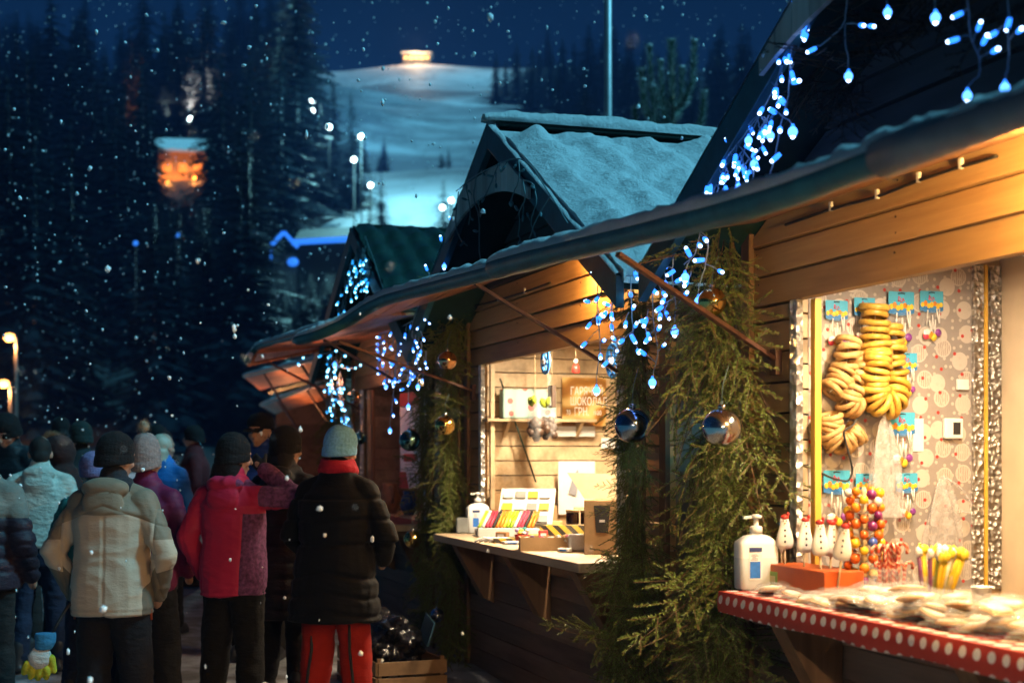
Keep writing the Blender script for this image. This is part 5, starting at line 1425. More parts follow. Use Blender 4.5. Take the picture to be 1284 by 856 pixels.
def person(label, X, Y, heading, H=1.72, lean=0.0, yaw=0.0, pitch=0.0, arms=None, jacket=None, trousers=None, hat=None, hair=None, boots=(.02,.02,.022), glove=(.015,.015,.017), stance=.10, scarf=None, lod=1.0, extra=None, fwd_r=.0):
    S = (H)/1.75
    root = empty('person', (X, Y, gz(Y)), R(heading), label, 'person')
    sw = .022*math.sin(X*9 + Y*5); tw = R(5)*math.sin(X*4 + 1)
    def sp(p):
        x, y, z = p
        if z > .6: x = x + sw*(1 - abs(z - 1.0)); a_ = tw*max(0, min(1, (z - .9)/.4)); x, y = x*math.cos(a_) - y*math.sin(a_), x*math.sin(a_) + y*math.cos(a_)
        if z > .92: y = y + (z - .92)*math.tan(R(lean))
        return Vector((x*S, y*S, z*S))
    arms = arms or {'L': ((-.27, -.03, 1.13), (-.25, .10, .92)), 'R': ((.27, -.03, 1.13), (.25, .10, .92))}
    sh = {'L': sp((-.172, -.005, 1.395)), 'R': sp((.172, -.005, 1.395))}
    el = {k: sp(arms[k][0]) for k in 'LR'}; wr = {k: sp(arms[k][1]) for k in 'LR'}
    nk = sp((0, .0, 1.50)); hd = sp((0, .02, 1.635))
    qh = Quaternion((0,0,1), R(yaw)) @ Quaternion((1,0,0), R(-pitch))
    def hp(p): return nk + qh @ ((Vector(p)*S*1.07))        # head point relative to the neck joint
    hc = hp((0, .02, .135))
    hm = (qh).to_matrix()
    legs = {'L': (sp((-.085, 0, .90)), sp((-.085-stance*.3, .02, .50)), sp((-.085-stance*.55, 0, .09))),
            'R': (sp((.085, 0, .90)), sp((.085+stance*.3, .02+fwd_r*.5, .50)), sp((.085+stance*.55, fwd_r, .09)))}
    # ---- body: one continuous surface
    b = MB()
    b.ell(hp((0, -.005, .165)), (.075*S, .092*S, .088*S), hm)
    b.ell(hp((0, .022, .105)), (.060*S, .070*S, .082*S), hm)
    b.ell(hp((0, .055, .045)), (.034*S, .030*S, .026*S), hm)            # chin
    b.ell(hp((0, .075, .160)), (.052*S, .020*S, .022*S), hm)            # brow
    b.capsule(hp((0, .092, .145)), hp((0, .108, .108)), .010*S, .015*S, 8)   # nose
    b.ell(hp((0, .088, .072)), (.025*S, .012*S, .010*S), hm)            # lips
    for s_ in (-1, 1):
        b.ell(hp((s_*.076, .005, .115)), (.012*S, .022*S, .033*S), hm)  # ears
        b.ell(hp((s_*.042, .062, .105)), (.022*S, .022*S, .020*S), hm)  # cheeks
    b.capsule(nk - Vector((0,0,.07*S)), hp((0, 0, .06)), .056*S, .054*S)
    b.loft([(sp((0,0,.86)), .15*S, .10*S), (sp((0,0,1.05)), .14*S, .095*S), (sp((0,0,1.28)), .16*S, .105*S), (sp((0,0,1.42)), .15*S, .08*S), (sp((0,0,1.47)), .08*S, .06*S)])
    for k in 'LR':
        b.capsule(sh[k], el[k], .048*S, .040*S); b.capsule(el[k], wr[k], .040*S, .028*S)
        d = (wr[k] - el[k]).normalized(); b.ell(wr[k] + d*.06*S, (.03*S, .03*S, .05*S), d.to_track_quat('Z', 'Y').to_matrix())
        h, kn, an = legs[k]
        b.capsule(h, kn, .08*S, .052*S); b.capsule(kn, an, .052*S, .038*S); b.ell(an + Vector((0, .06*S, -.045*S)), (.04*S, .11*S, .035*S))
    finish(remeshed(b, .010/lod, 3), 'body', SKIN, root)
    if abs(heading) > 60 or abs(yaw) > 40:
        for s_ in (-1, 1):
            q = MB(); q.ell(hp((s_*.031, .078, .132)), (.013*S, .010*S, .009*S), hm, 12, 8)
            eo = q.build('eye', M['white_plastic'], root)
            q = MB(); q.ell(hp((s_*.031, .086, .132)), (.0062*S, .004*S, .0062*S), hm, 10, 6); q.build('iris', M['black'], eo)
            q = MB(); q.capsule(hp((s_*.014, .094, .158)), hp((s_*.048, .082, .160)), .005*S, .003*S, 6); q.build('eyebrow', HAIR, root)
    # ---- trousers
    tr = trousers or {}
    q = MB(); w = tr.get('bulk', .02)
    q.loft([(sp((0, 0, .78)), .13*S, .12*S), (sp((0, -.01, .90)), .165*S + w*.5, .115*S + w), (sp((0, 0, 1.02)), .15*S + w*.5, .105*S + w)])
    for k in 'LR':
        h, kn, an = legs[k]
        q.capsule(h - Vector((0,0,.02*S)), kn, .092*S + w*.6, .064*S + w*.8); q.capsule(kn, an + Vector((0,0,.02*S)), .064*S + w*.8, .058*S + w*.7)
    mats = tr.get('mats') or [C(tr.get('name', 'black_trousers'), tr.get('col', (.012,.012,.014)))]
    finish(remeshed(q, .014/lod, 4), 'trousers', mats, root, .011, (8, 8, 13), X*3)
    # ---- boots
    for k in 'LR':
        an = legs[k][2]; q = MB()
        q.ell(Vector((an.x, an.y + .05*S, .055*S)), (.055*S, .14*S, .055*S)); q.capsule(Vector((an.x, an.y - .02*S, .07*S)), Vector((an.x, an.y - .02*S, .20*S)), .055*S, .058*S)
        q.box((an.x, an.y + .045*S, .015), (.095*S, .27*S, .03))
        finish(remeshed(q, .014/lod, 3), 'boot', simple('boot_leather', boots, .5, 0, .3), root)
    # ---- jacket
    J = jacket; bk = J.get('bulk', .035); hem = J.get('hem', .82); q = MB(); fl = J.get('flare', 0.0)
    rings = [(sp((0, -.005, hem)), (.172 + fl)*S + bk, (.125 + fl)*S + bk)]
    for z, rx, ry in ((.98, .172, .125), (1.10, .160, .118), (1.26, .172, .122), (1.35, .172, .112), (1.42, .128, .092), (1.475, .085, .075), (1.525, .068, .066)):
        if z > hem + .05:
            e = fl*max(0, (1.1 - z))/.5
            kk = 1 if z < 1.4 else .6
            rings.append((sp((0, -.005 if z < 1.4 else 0.0, z)), (rx + e)*S + bk*kk, (ry + e)*S + bk*kk))
    q.loft(rings, 20)
    ar = J.get('arm', .068)
    for k in 'LR':
        if k in J.get('hide', ''): continue
        q.capsule(sh[k], el[k], ar*S*1.04, ar*S*.90); q.capsule(el[k], wr[k], ar*S*.90, ar*S*.68)
        q.capsule(sh[k] + Vector((0,0,.01*S)), nk - Vector((0,0,.0*S)), ar*S*.85, .045*S)
    if J.get('collar', True): q.capsule(nk + Vector((0, -.005, -.03*S)), hp((0, -.002, .035)), .078*S, .074*S)
    if J.get('hood') == 'down':
        q.ell(sp((0, -.105, 1.475)), (.125*S, .065*S, .055*S), (R(-25), 0, 0)); q.ell(sp((0, -.135, 1.40)), (.11*S, .040*S, .085*S), (R(-8), 0, 0))
    if J.get('hood') == 'up':
        q.ell(hp((0, -.02, .14)), (.115*S, .118*S, .135*S), hm)
    seams = J.get('seams'); chev = J.get('chevron', 0)
    gro = J.get('grooves')
    def disp(c):
        v = 0.0
        x_, y_, z_ = c[0]/S, c[1]/S, c[2]/S
        if abs(x_) > .235 and z_ < 1.36:      # sleeve folds
            v += .0045*(1 - 2.2*abs(noise.noise(Vector((x_*5, y_*5, z_*17 + X*3)))))
        elif z_ < hem + .10: v += .006*noise.noise(Vector((x_*9, y_*9, X)))
        if gro:
            d_ = gro(abs(x_), y_, z_)/.006
            if abs(d_) < 3: v -= .0055*math.exp(-d_*d_)
        if not seams: return v
        z = c[2]/S - chev*abs(c[0])/.2 if c[2]/S < 1.0 else c[2]/S
        for s_ in seams:
            dz = (z - s_)/.012
            if abs(dz) < 3: v -= .013*math.exp(-dz*dz)
        return v
    finish(remeshed(q, J.get('vox', .0125)/lod, 4), 'jacket', J['mats'], root, J.get('wr', .008), J.get('wsc', (6, 6, 11)), X*7 + Y, (lambda c: J['idx'](c/S)) if J.get('idx') else None, disp, [(Vector(a)*S, b) for a, b in J['cuts']] if J.get('cuts') else None)
    # ---- gloves with fingers
    for k in 'LR':
        if J.get('pockets') and k in J['pockets']: continue
        d = (wr[k] - el[k]).normalized(); side = d.cross(Vector((0, 1, 0)) if abs(d.y) < .8 else Vector((0,0,1))).normalized(); up = side.cross(d)
        q = MB(); c0 = wr[k]
        q.capsule(c0 - d*.02*S, c0 + d*.03*S, .040*S, .036*S)
        m3 = Matrix((side, up, d)).transposed(); q.ell(c0 + d*.065*S, (.044*S, .024*S, .050*S), m3)
        for f in range(4):
            o_ = side*(-.030 + .020*f)*S; ln = (.058, .068, .064, .050)[f]*S
            p1 = c0 + d*.10*S + o_; p2 = p1 + d*ln*.5 + up*.008*S; p3 = p2 + d*ln*.42 + up*.022*S
            q.capsule(p1 - d*.02*S, p2, .0125*S, .0118*S, 8); q.capsule(p2, p3, .0118*S, .010*S, 8)
        sg = -1 if k == 'R' else 1
        t1 = c0 + d*.045*S + side*sg*.038*S; q.capsule(t1, t1 + (d*.6 + side*sg*.6 + up*.3).normalized()*.05*S, .015*S, .012*S, 8)
        finish(remeshed(q, .0065/lod, 2), 'glove', simple('glove_cloth', glove, .8), root)
    # ---- head wear
    if hair:
        q = MB()
        if hair.get('long'):
            q.ell(hp((0, -.02, .15)), (.086*S, .100*S, .095*S), hm)
            q.loft([(hp((0, -.055, -.10)), .085*S, .030*S), (hp((0, -.06, .0)), .090*S, .05*S), (hp((0, -.035, .10)), .088*S, .085*S)])
        else:
            q.ell(hp((0, -.018, .150)), (.083*S, .097*S, .094*S), hm); q.ell(hp((0, -.05, .085)), (.068*S, .055*S, .06*S), hm)
        finish(remeshed(q, .011, 2), 'hair', hair.get('mat', HAIR), root, .006, (30, 30, 8), 3)
    if hat:
        q = MB(); kind = hat.get('kind', 'beanie'); tall = hat.get('tall', 0.0)
        prof = [(.080, .100), (.0905, .102), (.0935, .106), (.0945, .128), (.0935, .146), (.0895, .150), (.0925, .160), (.0935, .185), (.084, .225 + tall*.5), (.060, .256 + tall), (.030, .271 + tall), (.004, .276 + tall)]
        if kind == 'cap': prof = [(.088, .150), (.092, .155), (.093, .19), (.085, .23), (.055, .258), (.004, .268)]
        vs = []; n = 64
        for r_, z_ in prof:
            r_ *= 1.01
            for j in range(n):
                a = 2*PI*j/n; rb = 1 + (.016*math.cos(a*32)*(1 if z_ < .24 else .4) + .02*noise.noise(Vector((math.cos(a)*2, math.sin(a)*2, z_*14 + X*5))) if kind == 'beanie' else 0)
                vs.append(hp((r_*math.cos(a)*.95*rb, -.012 + r_*math.sin(a)*1.10*rb - tall*.4*max(0, z_-.2)*2, z_ + .026*math.sin(a)*max(0, 1 - (z_-.09)/.15) - .006)))
        kk = len(prof)
        q.add(vs, [(i*n+j, i*n+(j+1) % n, (i+1)*n+(j+1) % n, (i+1)*n+j) for i in range(kk-1) for j in range(n)] + [tuple((kk-1)*n+j for j in range(n))], 0, True)
        ho = q.build('hat', hat['mat'], root)
        sd = ho.modifiers.new('sub', 'SUBSURF'); sd.levels = 1; sd.render_levels = 1
        if kind == 'cap':
            q = MB()
            q.grid(lambda u, v: hp(((u-.5)*.15, .075 + .085*v*(1 - (2*u-1)**2*.5), .158 - .02*v)), 8, 5); q.build('peak', hat['mat'], ho)
        if hat.get('pom'):
            rq = random.Random(1); q = MB(); pc = hp((0, -.03, .30 + tall))
            for k in range(420):
                v = Vector((rq.gauss(0,1), rq.gauss(0,1), rq.gauss(0,1))).normalized()
                sx = v.cross(Vector((0,.3,1))).normalized()*.0035; L_ = rq.uniform(.045, .062)
                q.add([pc + sx, pc - sx, pc + v*L_], [(0,1,2)])
            q.ell(pc, .036); q.build('pompom', hat['pom'], ho)
    if scarf:
        q = MB(); q.torus(nk + Vector((0, 0, .02*S)), .085*S, .036*S, (R(-8), 0, 0), 24, 10); q.torus(nk + Vector((0, .0, .06*S)), .078*S, .028*S, (R(6), R(5), 0), 24, 10)
        finish(remeshed(q, .010, 2), 'scarf', scarf, root, .005, (14, 14, 14), 2)
    if J.get('fur'):
        rq = random.Random(2); q = MB()
        for k in range(900):
            a = rq.uniform(-.4, PI + .4); c = Vector((.118*math.cos(a), .03, .14 + .135*math.sin(a)))
            v = (Vector((math.cos(a), rq.uniform(-.8, .8), math.sin(a))) + Vector((rq.gauss(0,.4), rq.gauss(0,.4), rq.gauss(0,.4)))).normalized()
            p = hp(c); d = qh @ v; sx = d.cross(Vector((.2,.5,.7))).normalized()*.003
            q.add([p + sx, p - sx, p + d*rq.uniform(.03, .055)], [(0,1,2)])
        q.build('fur_trim', J['fur'], root)
    if extra: extra(root, sp, hp, S, legs, wr)
    return root
bk_hat = C('black_knit', (.006,.006,.007), sc=40, wsc=600)
tanm = [C('beige_shell', (.46,.37,.28), weave=.0005, var=.06, rough=.6), C('tan_yoke', (.22,.175,.125), weave=.0005, var=.08, rough=.6), C('olive_brown_panel', (.14,.115,.085), weave=.0005, var=.08, rough=.6), C('dark_collar', (.02,.022,.028))]
def tan_idx(c):
    x, y, z = abs(c[0]), c[1], c[2]
    if z > 1.455 and y > -.09 and x < .11: return 3
    if y < -.115 and z > 1.335 and x < .13: return 1
    if z > 1.385 - .38*x: return 1
    if x > .262:                                   # sleeves
        if z > 1.02 + .30*(x - .262): return 0 if z < 1.20 else 1
        return 2
    if x > .185 and z < .93 + 1.6*(x - .185): return 2
    return 0
def tan_extra(root, sp, hp, S, legs, wr):
    for s_ in (-1, 1):
        q = MB(); q.tube([sp((s_*.212, -.02, .86)), sp((s_*.216, -.01, .80)), sp((s_*.214, .0, .76))], .006, 6)
        q.build('pocket_tape', simple('orange_tape', (.45,.07,.02), .6), root)
person('man in a beige and tan jacket and black knit hat, hands in pockets', -2.10, 7.5, -4, 1.69, 0, -32, 8,
    arms={'L': ((-.315, -.06, 1.13), (-.235, .06, .90)), 'R': ((.315, -.06, 1.13), (.235, .06, .90))},
    jacket=dict(mats=tanm, idx=tan_idx, cuts=[((0,0,1.385),(s*.38,0,1)) for s in (-1,1)] + [((s*.262,0,1),(1,0,0)) for s in (-1,1)] + [((s*.262,0,1.02),(-s*.30,0,1)) for s in (-1,1)] + [((s*.185,0,.93),(-s*1.6,0,1)) for s in (-1,1)] + [((s*.185,0,1),(1,0,0)) for s in (-1,1)] + [((0,0,z_),(0,0,1)) for z_ in (1.20,1.335,1.455)] + [((s*.13,0,1),(1,0,0)) for s in (-1,1)] + [((0,-.115,1),(0,1,0)), ((0,-.09,1),(0,1,0))], hem=.795, bulk=.042, arm=.073, hood='down', pockets='LR', wr=.015, wsc=(4, 4, 7.5), vox=.0075, grooves=lambda x, y, z: min((abs(z - 1.385 + .38*x), abs(x - .262), abs(x - .004) if z < 1.33 else 9, abs(z - .815)))), trousers=dict(name='charcoal_ski_trousers', col=(.010,.010,.013), bulk=.035), hat=dict(mat=bk_hat), hair={}, extra=tan_extra)
pinkm = [C('crimson_shell', (.48,.02,.07), weave=.0005, var=.07, rough=.55), C('violet_print', (.16,.05,.13), weave=.0006, var=.6, sc=45)]
def pink_idx(c):
    x, y, z = c[0], c[1], c[2]
    if x > .215 and z > 1.36 - .05*x: return 1
    if x > .11 and z > 1.47: return 1
    if x > .125 + .05*(z - .8) and z < 1.30 and x < .30: return 1
    return 0
person('woman in a crimson ski jacket with violet sleeves, one arm raised to her hood', -1.64, 8.3, -18, 1.66, 0, -35, 5,
    arms={'L': ((-.285, -.06, 1.15), (-.25, .06, .92)), 'R': ((.40, .05, 1.40), (.16, .14, 1.56))},
    jacket=dict(mats=pinkm, idx=pink_idx, cuts=[((.215,0,1),(1,0,0)), ((0,0,1.36),(.05,0,1)), ((.125,0,.8),(1,0,-.05)), ((0,0,1.30),(0,0,1)), ((.30,0,1),(1,0,0))], hem=.80, bulk=.030, arm=.072, hood='down', pockets='L', wr=.012, vox=.0075, grooves=lambda x, y, z: min((abs(x - .262), abs(z - 1.33) if x < .2 else 9, abs(z - .82), abs(x - .125 - .05*(z - .8)) if z < 1.3 else 9))), trousers=dict(name='black_quilt_trousers', col=(.007,.0065,.006), bulk=.028),
    hat=dict(mat=bk_hat, tall=.01), hair=dict(long=True, mat=C('black_hood', (.008,.008,.010))))
redt = C('red_ski_trousers', (.32,.014,.008), weave=.0008)
def red_extra(root, sp, hp, S, legs, wr):
    for k in 'LR':
        h, kn, an = legs[k]; q = MB()
        q.tube([kn + Vector((0, -.097, .18)), kn + Vector((0, -.093, .0)), an + Vector((.0, -.083, .22)), an + Vector((0, -.082, .04))], .009, 6); q.build('black_stripe', M['black'], root)
person('shopper in a long black quilted coat, red ski trousers, red scarf and pale blue beanie', -1.0, 8.05, -14, 1.72, 5, -12, 12,
    arms={'L': ((-.285, .02, 1.14), (-.20, .20, 1.0)), 'R': ((.30, .02, 1.14), (.22, .20, 1.0))},
    jacket=dict(mats=C('black_quilted_coat', (.0022,.0030,.0052), rough=.8, var=.1, weave=.0005), hem=.66, flare=.045, bulk=.052, arm=.074, wr=.006, seams=[.74, .84, .95, 1.10, 1.24, 1.36], chevron=-.04, pockets='LR', vox=.0085),
    trousers=dict(mats=[redt], bulk=.035), hat=dict(mat=C('pale_blue_knit', (.17,.42,.70), sc=60)), hair={}, scarf=C('red_scarf', (.38,.012,.03), sc=40), extra=red_extra)
person('shopper in a long dark padded coat, pressed against the black quilted coat', -1.44, 8.9, -30, 1.70, 3, -10, 5,
    jacket=dict(mats=C('dark_padded_coat', (.014,.015,.018), rough=.6), hem=.55, flare=.03, bulk=.055, arm=.078, hood='down', seams=[.62,.72,.82,.92,1.02,1.14,1.26], wr=.005, pockets='LR'), trousers=dict(col=(.012,.011,.011)), hat=dict(mat=bk_hat), hair=dict(long=True))
person('man facing the camera in a bright blue puffer jacket and black peaked cap', -1.86, 10.5, 172, 1.78, 0, -12, 6,
    jacket=dict(mats=C('royal_blue_puffer', (.012,.05,.28), rough=.5), hem=.85, bulk=.055, arm=.08, seams=[.95,1.05,1.15,1.25,1.35,1.45], wr=.005, pockets='LR'), trousers=dict(col=(.012,.012,.02)), hat=dict(kind='cap', mat=bk_hat), hair={})
person('woman in a burgundy jacket and taupe knit hat with a fur pompom', -2.20, 8.6, -8, 1.62, 0, -14, 0,
    jacket=dict(mats=C('burgundy_shell', (.13,.010,.05), rough=.6, weave=.0005), hem=.80, bulk=.036, arm=.074, wr=.007, pockets='LR'), trousers=dict(name='black_ski_trousers', col=(.012,.012,.013), bulk=.035),
    hat=dict(mat=C('taupe_knit', (.26,.20,.19), sc=60), tall=.045, pom=simple('fawn_fur', (.36,.28,.20), .9, 0, .3, 60)), hair={})
person('person in a fluffy cream fleece pullover and dark jeans', -3.33, 10.0, 10, 1.64, 3, 10, 20,
    jacket=dict(mats=C('cream_fleece', (.52,.52,.45), weave=.002, sc=30, wsc=200), hem=.92, bulk=.035, arm=.078, hood='down', wr=.008, pockets='LR'), trousers=dict(name='dark_jeans', col=(.012,.02,.045)), hat=None, hair=dict(mat=HAIR))
person('man in a black jacket and black knit hat, looking down, behind the cream fleece', -3.78, 10.9, 158, 1.78, 6, 10, 28,
    jacket=dict(mats=C('black_nylon', (.010,.014,.018), rough=.5), hem=.85, bulk=.05, arm=.08, hood='down', pockets='LR'), trousers={}, hat=dict(mat=bk_hat), hair={})
person('person cut by the left picture edge, in a quilted dark jacket', -3.06, 8.2, -12, 1.68, 0, 0, 0,
    jacket=dict(cuts=[((0,0,1.27),(0,0,1))], mats=[C('dark_plum_quilt', (.03,.018,.028), rough=.5), C('grey_beige_yoke', (.22,.20,.17))], idx=lambda c: 1 if c[2] > 1.27 else 0, hem=.84, bulk=.05, arm=.084, seams=[.95,1.03,1.11,1.19,1.27], wr=.006, pockets='LR'), trousers=dict(col=(.012,.012,.018)), hat=dict(mat=bk_hat), hair={})
person('person in a teal green jacket and lilac knit beanie behind the beige jacket', -2.58, 8.75, 6, 1.55, 2, 30, 14,
    jacket=dict(mats=C('teal_shell', (.02,.12,.12), rough=.6), hem=.85, bulk=.036, arm=.074, hood='down', pockets='LR'), trousers=dict(name='dark_jeans', col=(.012,.02,.045)), hat=dict(mat=C('lilac_knit', (.24,.18,.34), sc=60)), hair=dict(mat=simple('brown_hair', (.05,.022,.014), .5)))
person('person in a dark parka with its fur trimmed hood pulled up', -3.22, 10.3, 60, 1.62, 4, 0, 18,
    jacket=dict(mats=C('dark_brown_parka', (.03,.014,.014)), hem=.75, bulk=.05, arm=.078, hood='up', fur=simple('brown_fur', (.20,.15,.09), .9, 0, .3, 60), pockets='LR'), trousers={}, lod=.8)
person('person in a dark anorak and dark green hat just behind the fur hood', -3.52, 11.6, 40, 1.70, 0, 0, 10,
    jacket=dict(mats=C('dark_teal_anorak', (.012,.022,.026)), hem=.80, bulk=.045, pockets='LR'), trousers={}, hat=dict(mat=C('dark_green_knit', (.012,.026,.026))), hair={}, lod=.8)
person('fair haired woman in a bright blue jacket farther back behind the pompom hat', -2.86, 11.6, -20, 1.62, 0, -20, 5,
    jacket=dict(mats=C('bright_blue_jacket', (.02,.14,.42), rough=.5), hem=.85, bulk=.05, pockets='LR'), trousers={}, hat=None, hair=dict(long=True, mat=simple('fair_hair', (.50,.44,.34), .5)), lod=.8)
far = [(-4.6, 14.5, 20, 'far shopper in a dark coat near the left street lamps'), (-4.0, 16.0, -40, 'far shopper in black between the lamps and the fur hood'), (-3.35, 15.0, 100, 'far shopper in a dark red coat beyond the taupe hat'), (-3.05, 17.5, 0, 'far shopper in navy beside the row of kiosks'), (-5.6, 15.6, 60, 'far shopper in a dark coat at the left picture edge'), (-4.45, 18.2, 140, 'farthest shopper in the crowd, a dark figure in a hat')]
fcol = [(.012,.014,.018), (.01,.01,.012), (.08,.012,.015), (.012,.02,.06), (.02,.018,.02), (.014,.02,.022)]
for (x, y, hd_, lab), c in zip(far, fcol):
    person(lab, x, y, hd_, 1.66 + .03*(y % 3), 0, 0, 5, jacket=dict(mats=C('far_coat_%d' % int(c[0]*1e4 + c[2]*1e3), c), hem=.75, bulk=.045, pockets='LR'), trousers={}, hat=dict(mat=bk_hat), hair={}, lod=.6)
# big ski glove hanging at the beige jacket's side
def ski_glove():
    c0 = at(57, 793, 7.32); g = empty('ski_glove', c0, R(12), 'blue, white and yellow ski glove dangling below the beige jacket', 'glove')
    q = MB(); q.loft([((0,0,.0), .055, .042), ((.0,0,-.05), .052, .042), ((-.012,0,-.085), .042, .036)]); finish(remeshed(q, .007, 3), 'cuff', C('glove_blue', (.03,.16,.30)), g, .003)
    q = MB(); m3 = Matrix.Rotation(R(16), 3, 'Y'); q.ell((-.028, 0, -.125), (.058, .034, .065), m3); finish(remeshed(q, .007, 3), 'palm', C('glove_white', (.50,.46,.42)), g, .003)
    q = MB()
    for f in range(4):
        a = m3 @ Vector((-.050 + .032*f, 0, -.045)) + Vector((-.028, 0, -.125)); ln = (.055, .068, .066, .052)[f]
        b_ = a + m3 @ Vector((-.006 + .006*f, .006, -ln*.55)); e_ = b_ + m3 @ Vector((0, .022, -ln*.45))
        q.capsule(a, b_, .0185, .0175, 10); q.capsule(b_, e_, .0175, .015, 10)
    a = m3 @ Vector((.056, 0, .01)) + Vector((-.028, 0, -.125)); q.capsule(a, a + m3 @ Vector((.03, .01, -.06)), .021, .017, 10)
    finish(remeshed(q, .006, 2), 'fingers', C('glove_yellow', (.50,.44,.03)), g, .002)
    q = MB(); q.tube([(.03, .02, -.01), (.06, .03, .05), (.10, .05, .12), (.16, .10, .20)], .009, 8); q.build('strap', M['black'], g)
ski_glove()
# ---------------------------------------------------------------- land
def hill(X, Y):
    s = max(0.0, Y - 74)
    base = .33*s*min(1, s/30*.5 + .5)
    if Y > 400: base = .33*326 - (Y-400)*.12
    n = noise.noise(Vector((X/70, Y/60, 1)))*5*min(1, s/60) + noise.noise(Vector((X/28, Y/22, 4)))*2.0*min(1, s/40)
    n += 3.4*math.sin((Y + X*.6)/19)*min(1, s/60)*(.5 + .5*math.sin(X/40 + Y/90))
    # dish and bank across the piste
    n += 6*math.exp(-((X + 38)/14)**2 - ((Y - 250)/16)**2)
    return base + n + (max(0, -X - 60)*.03)*min(1, s/60)
def ground_z(X, Y):
    if Y < 40: return gz(Y) + .02*noise.noise(Vector((X*.8, Y*.8, 0))) - .02
    return gz(Y) + hill(X, Y)
ys = [-30, -15, -6] + [0.35*i for i in range(0, 60)] + [21 + .9*i for i in range(1, 45)] + [62 + 4*i for i in range(1, 95)] + [480, 560, 700, 900]
xs = sorted([-500, -380, -300, -240] + [-200 + 5*i for i in range(81)] + [240, 320, 420] + [-8 + .5*i for i in range(33)])
V = np.array([(x, y, ground_z(x, y)) for y in ys for x in xs]); nx = len(xs)
Fq = np.array([(j*nx+i, j*nx+i+1, (j+1)*nx+i+1, (j+1)*nx+i) for j in range(len(ys)-1) for i in range(nx-1)])
gm_, t, b = nt('trodden_snow'); v = mapped(t, (1,1,1))
c1 = ramp(t, noise_n(t, v, 1.3, 6), [(.3, (.50,.53,.57)), (.6, (.78,.80,.83))])
tc = t.nodes.new('ShaderNodeTexCoord'); sp_ = t.nodes.new('ShaderNodeSeparateXYZ'); lnk(t, tc.outputs['Object'], sp_.inputs[0])
near = t.nodes.new('ShaderNodeMapRange'); near.inputs['From Min'].default_value = 14; near.inputs['From Max'].default_value = 50; near.inputs['To Min'].default_value = 1; near.inputs['To Max'].default_value = 0; lnk(t, sp_.outputs[1], near.inputs['Value'])
dirt = mixc(t, near.outputs[0], (.8,.81,.83), mixc(t, ramp(t, noise_n(t, v, 3.2, 5), [(.42, (1,1,1)), (.6, (0,0,0))]), (.52,.54,.57), (.20,.19,.18)))
# groomed, wind scoured banding on the far slope
band = noise_n(t, mapped(t, (.012, .05, .05)), 1.0, 5)
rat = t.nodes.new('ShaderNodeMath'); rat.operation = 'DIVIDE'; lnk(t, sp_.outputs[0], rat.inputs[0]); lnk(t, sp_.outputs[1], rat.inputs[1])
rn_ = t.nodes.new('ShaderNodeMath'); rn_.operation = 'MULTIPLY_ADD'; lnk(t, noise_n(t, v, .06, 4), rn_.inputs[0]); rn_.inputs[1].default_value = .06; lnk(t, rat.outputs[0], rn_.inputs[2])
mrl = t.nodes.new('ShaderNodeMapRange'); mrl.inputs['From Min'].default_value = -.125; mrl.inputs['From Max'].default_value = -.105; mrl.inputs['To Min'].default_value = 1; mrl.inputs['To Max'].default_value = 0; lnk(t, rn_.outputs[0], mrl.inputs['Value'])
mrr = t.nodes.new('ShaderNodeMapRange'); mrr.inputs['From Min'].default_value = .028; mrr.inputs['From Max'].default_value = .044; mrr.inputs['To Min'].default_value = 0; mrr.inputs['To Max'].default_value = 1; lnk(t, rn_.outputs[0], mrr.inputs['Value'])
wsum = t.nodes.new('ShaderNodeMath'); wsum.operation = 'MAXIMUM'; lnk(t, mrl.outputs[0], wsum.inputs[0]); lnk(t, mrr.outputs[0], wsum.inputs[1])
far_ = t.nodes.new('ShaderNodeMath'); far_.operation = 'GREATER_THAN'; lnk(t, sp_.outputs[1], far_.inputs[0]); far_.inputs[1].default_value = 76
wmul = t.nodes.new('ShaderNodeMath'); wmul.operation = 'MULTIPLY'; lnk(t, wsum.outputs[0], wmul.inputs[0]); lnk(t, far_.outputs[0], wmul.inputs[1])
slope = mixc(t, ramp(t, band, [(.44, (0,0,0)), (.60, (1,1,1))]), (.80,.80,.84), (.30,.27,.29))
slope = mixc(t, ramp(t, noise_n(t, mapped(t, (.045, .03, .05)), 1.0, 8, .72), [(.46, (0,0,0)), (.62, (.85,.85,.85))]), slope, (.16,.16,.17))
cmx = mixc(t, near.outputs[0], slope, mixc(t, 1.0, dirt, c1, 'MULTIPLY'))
cmx = mixc(t, wmul.outputs[0], cmx, (.022,.026,.028))  # wooded ground: dark brush tone and shade painted over the snow
lnk(t, cmx, b.inputs['Base Color']); b.inputs['Roughness'].default_value = .7
bump(t, b, noise_n(t, v, 7, 6), .06, .7)
g_ = raw_mesh('snowy_ground', V, Fq, gm_, None, True); tag(g_, kind='structure')
def ground_hit(px, py):
    Y = 78.0
    while Y < 420:
        if (ground_z((px - CX)/F*Y, Y) - EYE)/Y*F >= HY - py: return Y
        Y += 1.0
    return 420.0
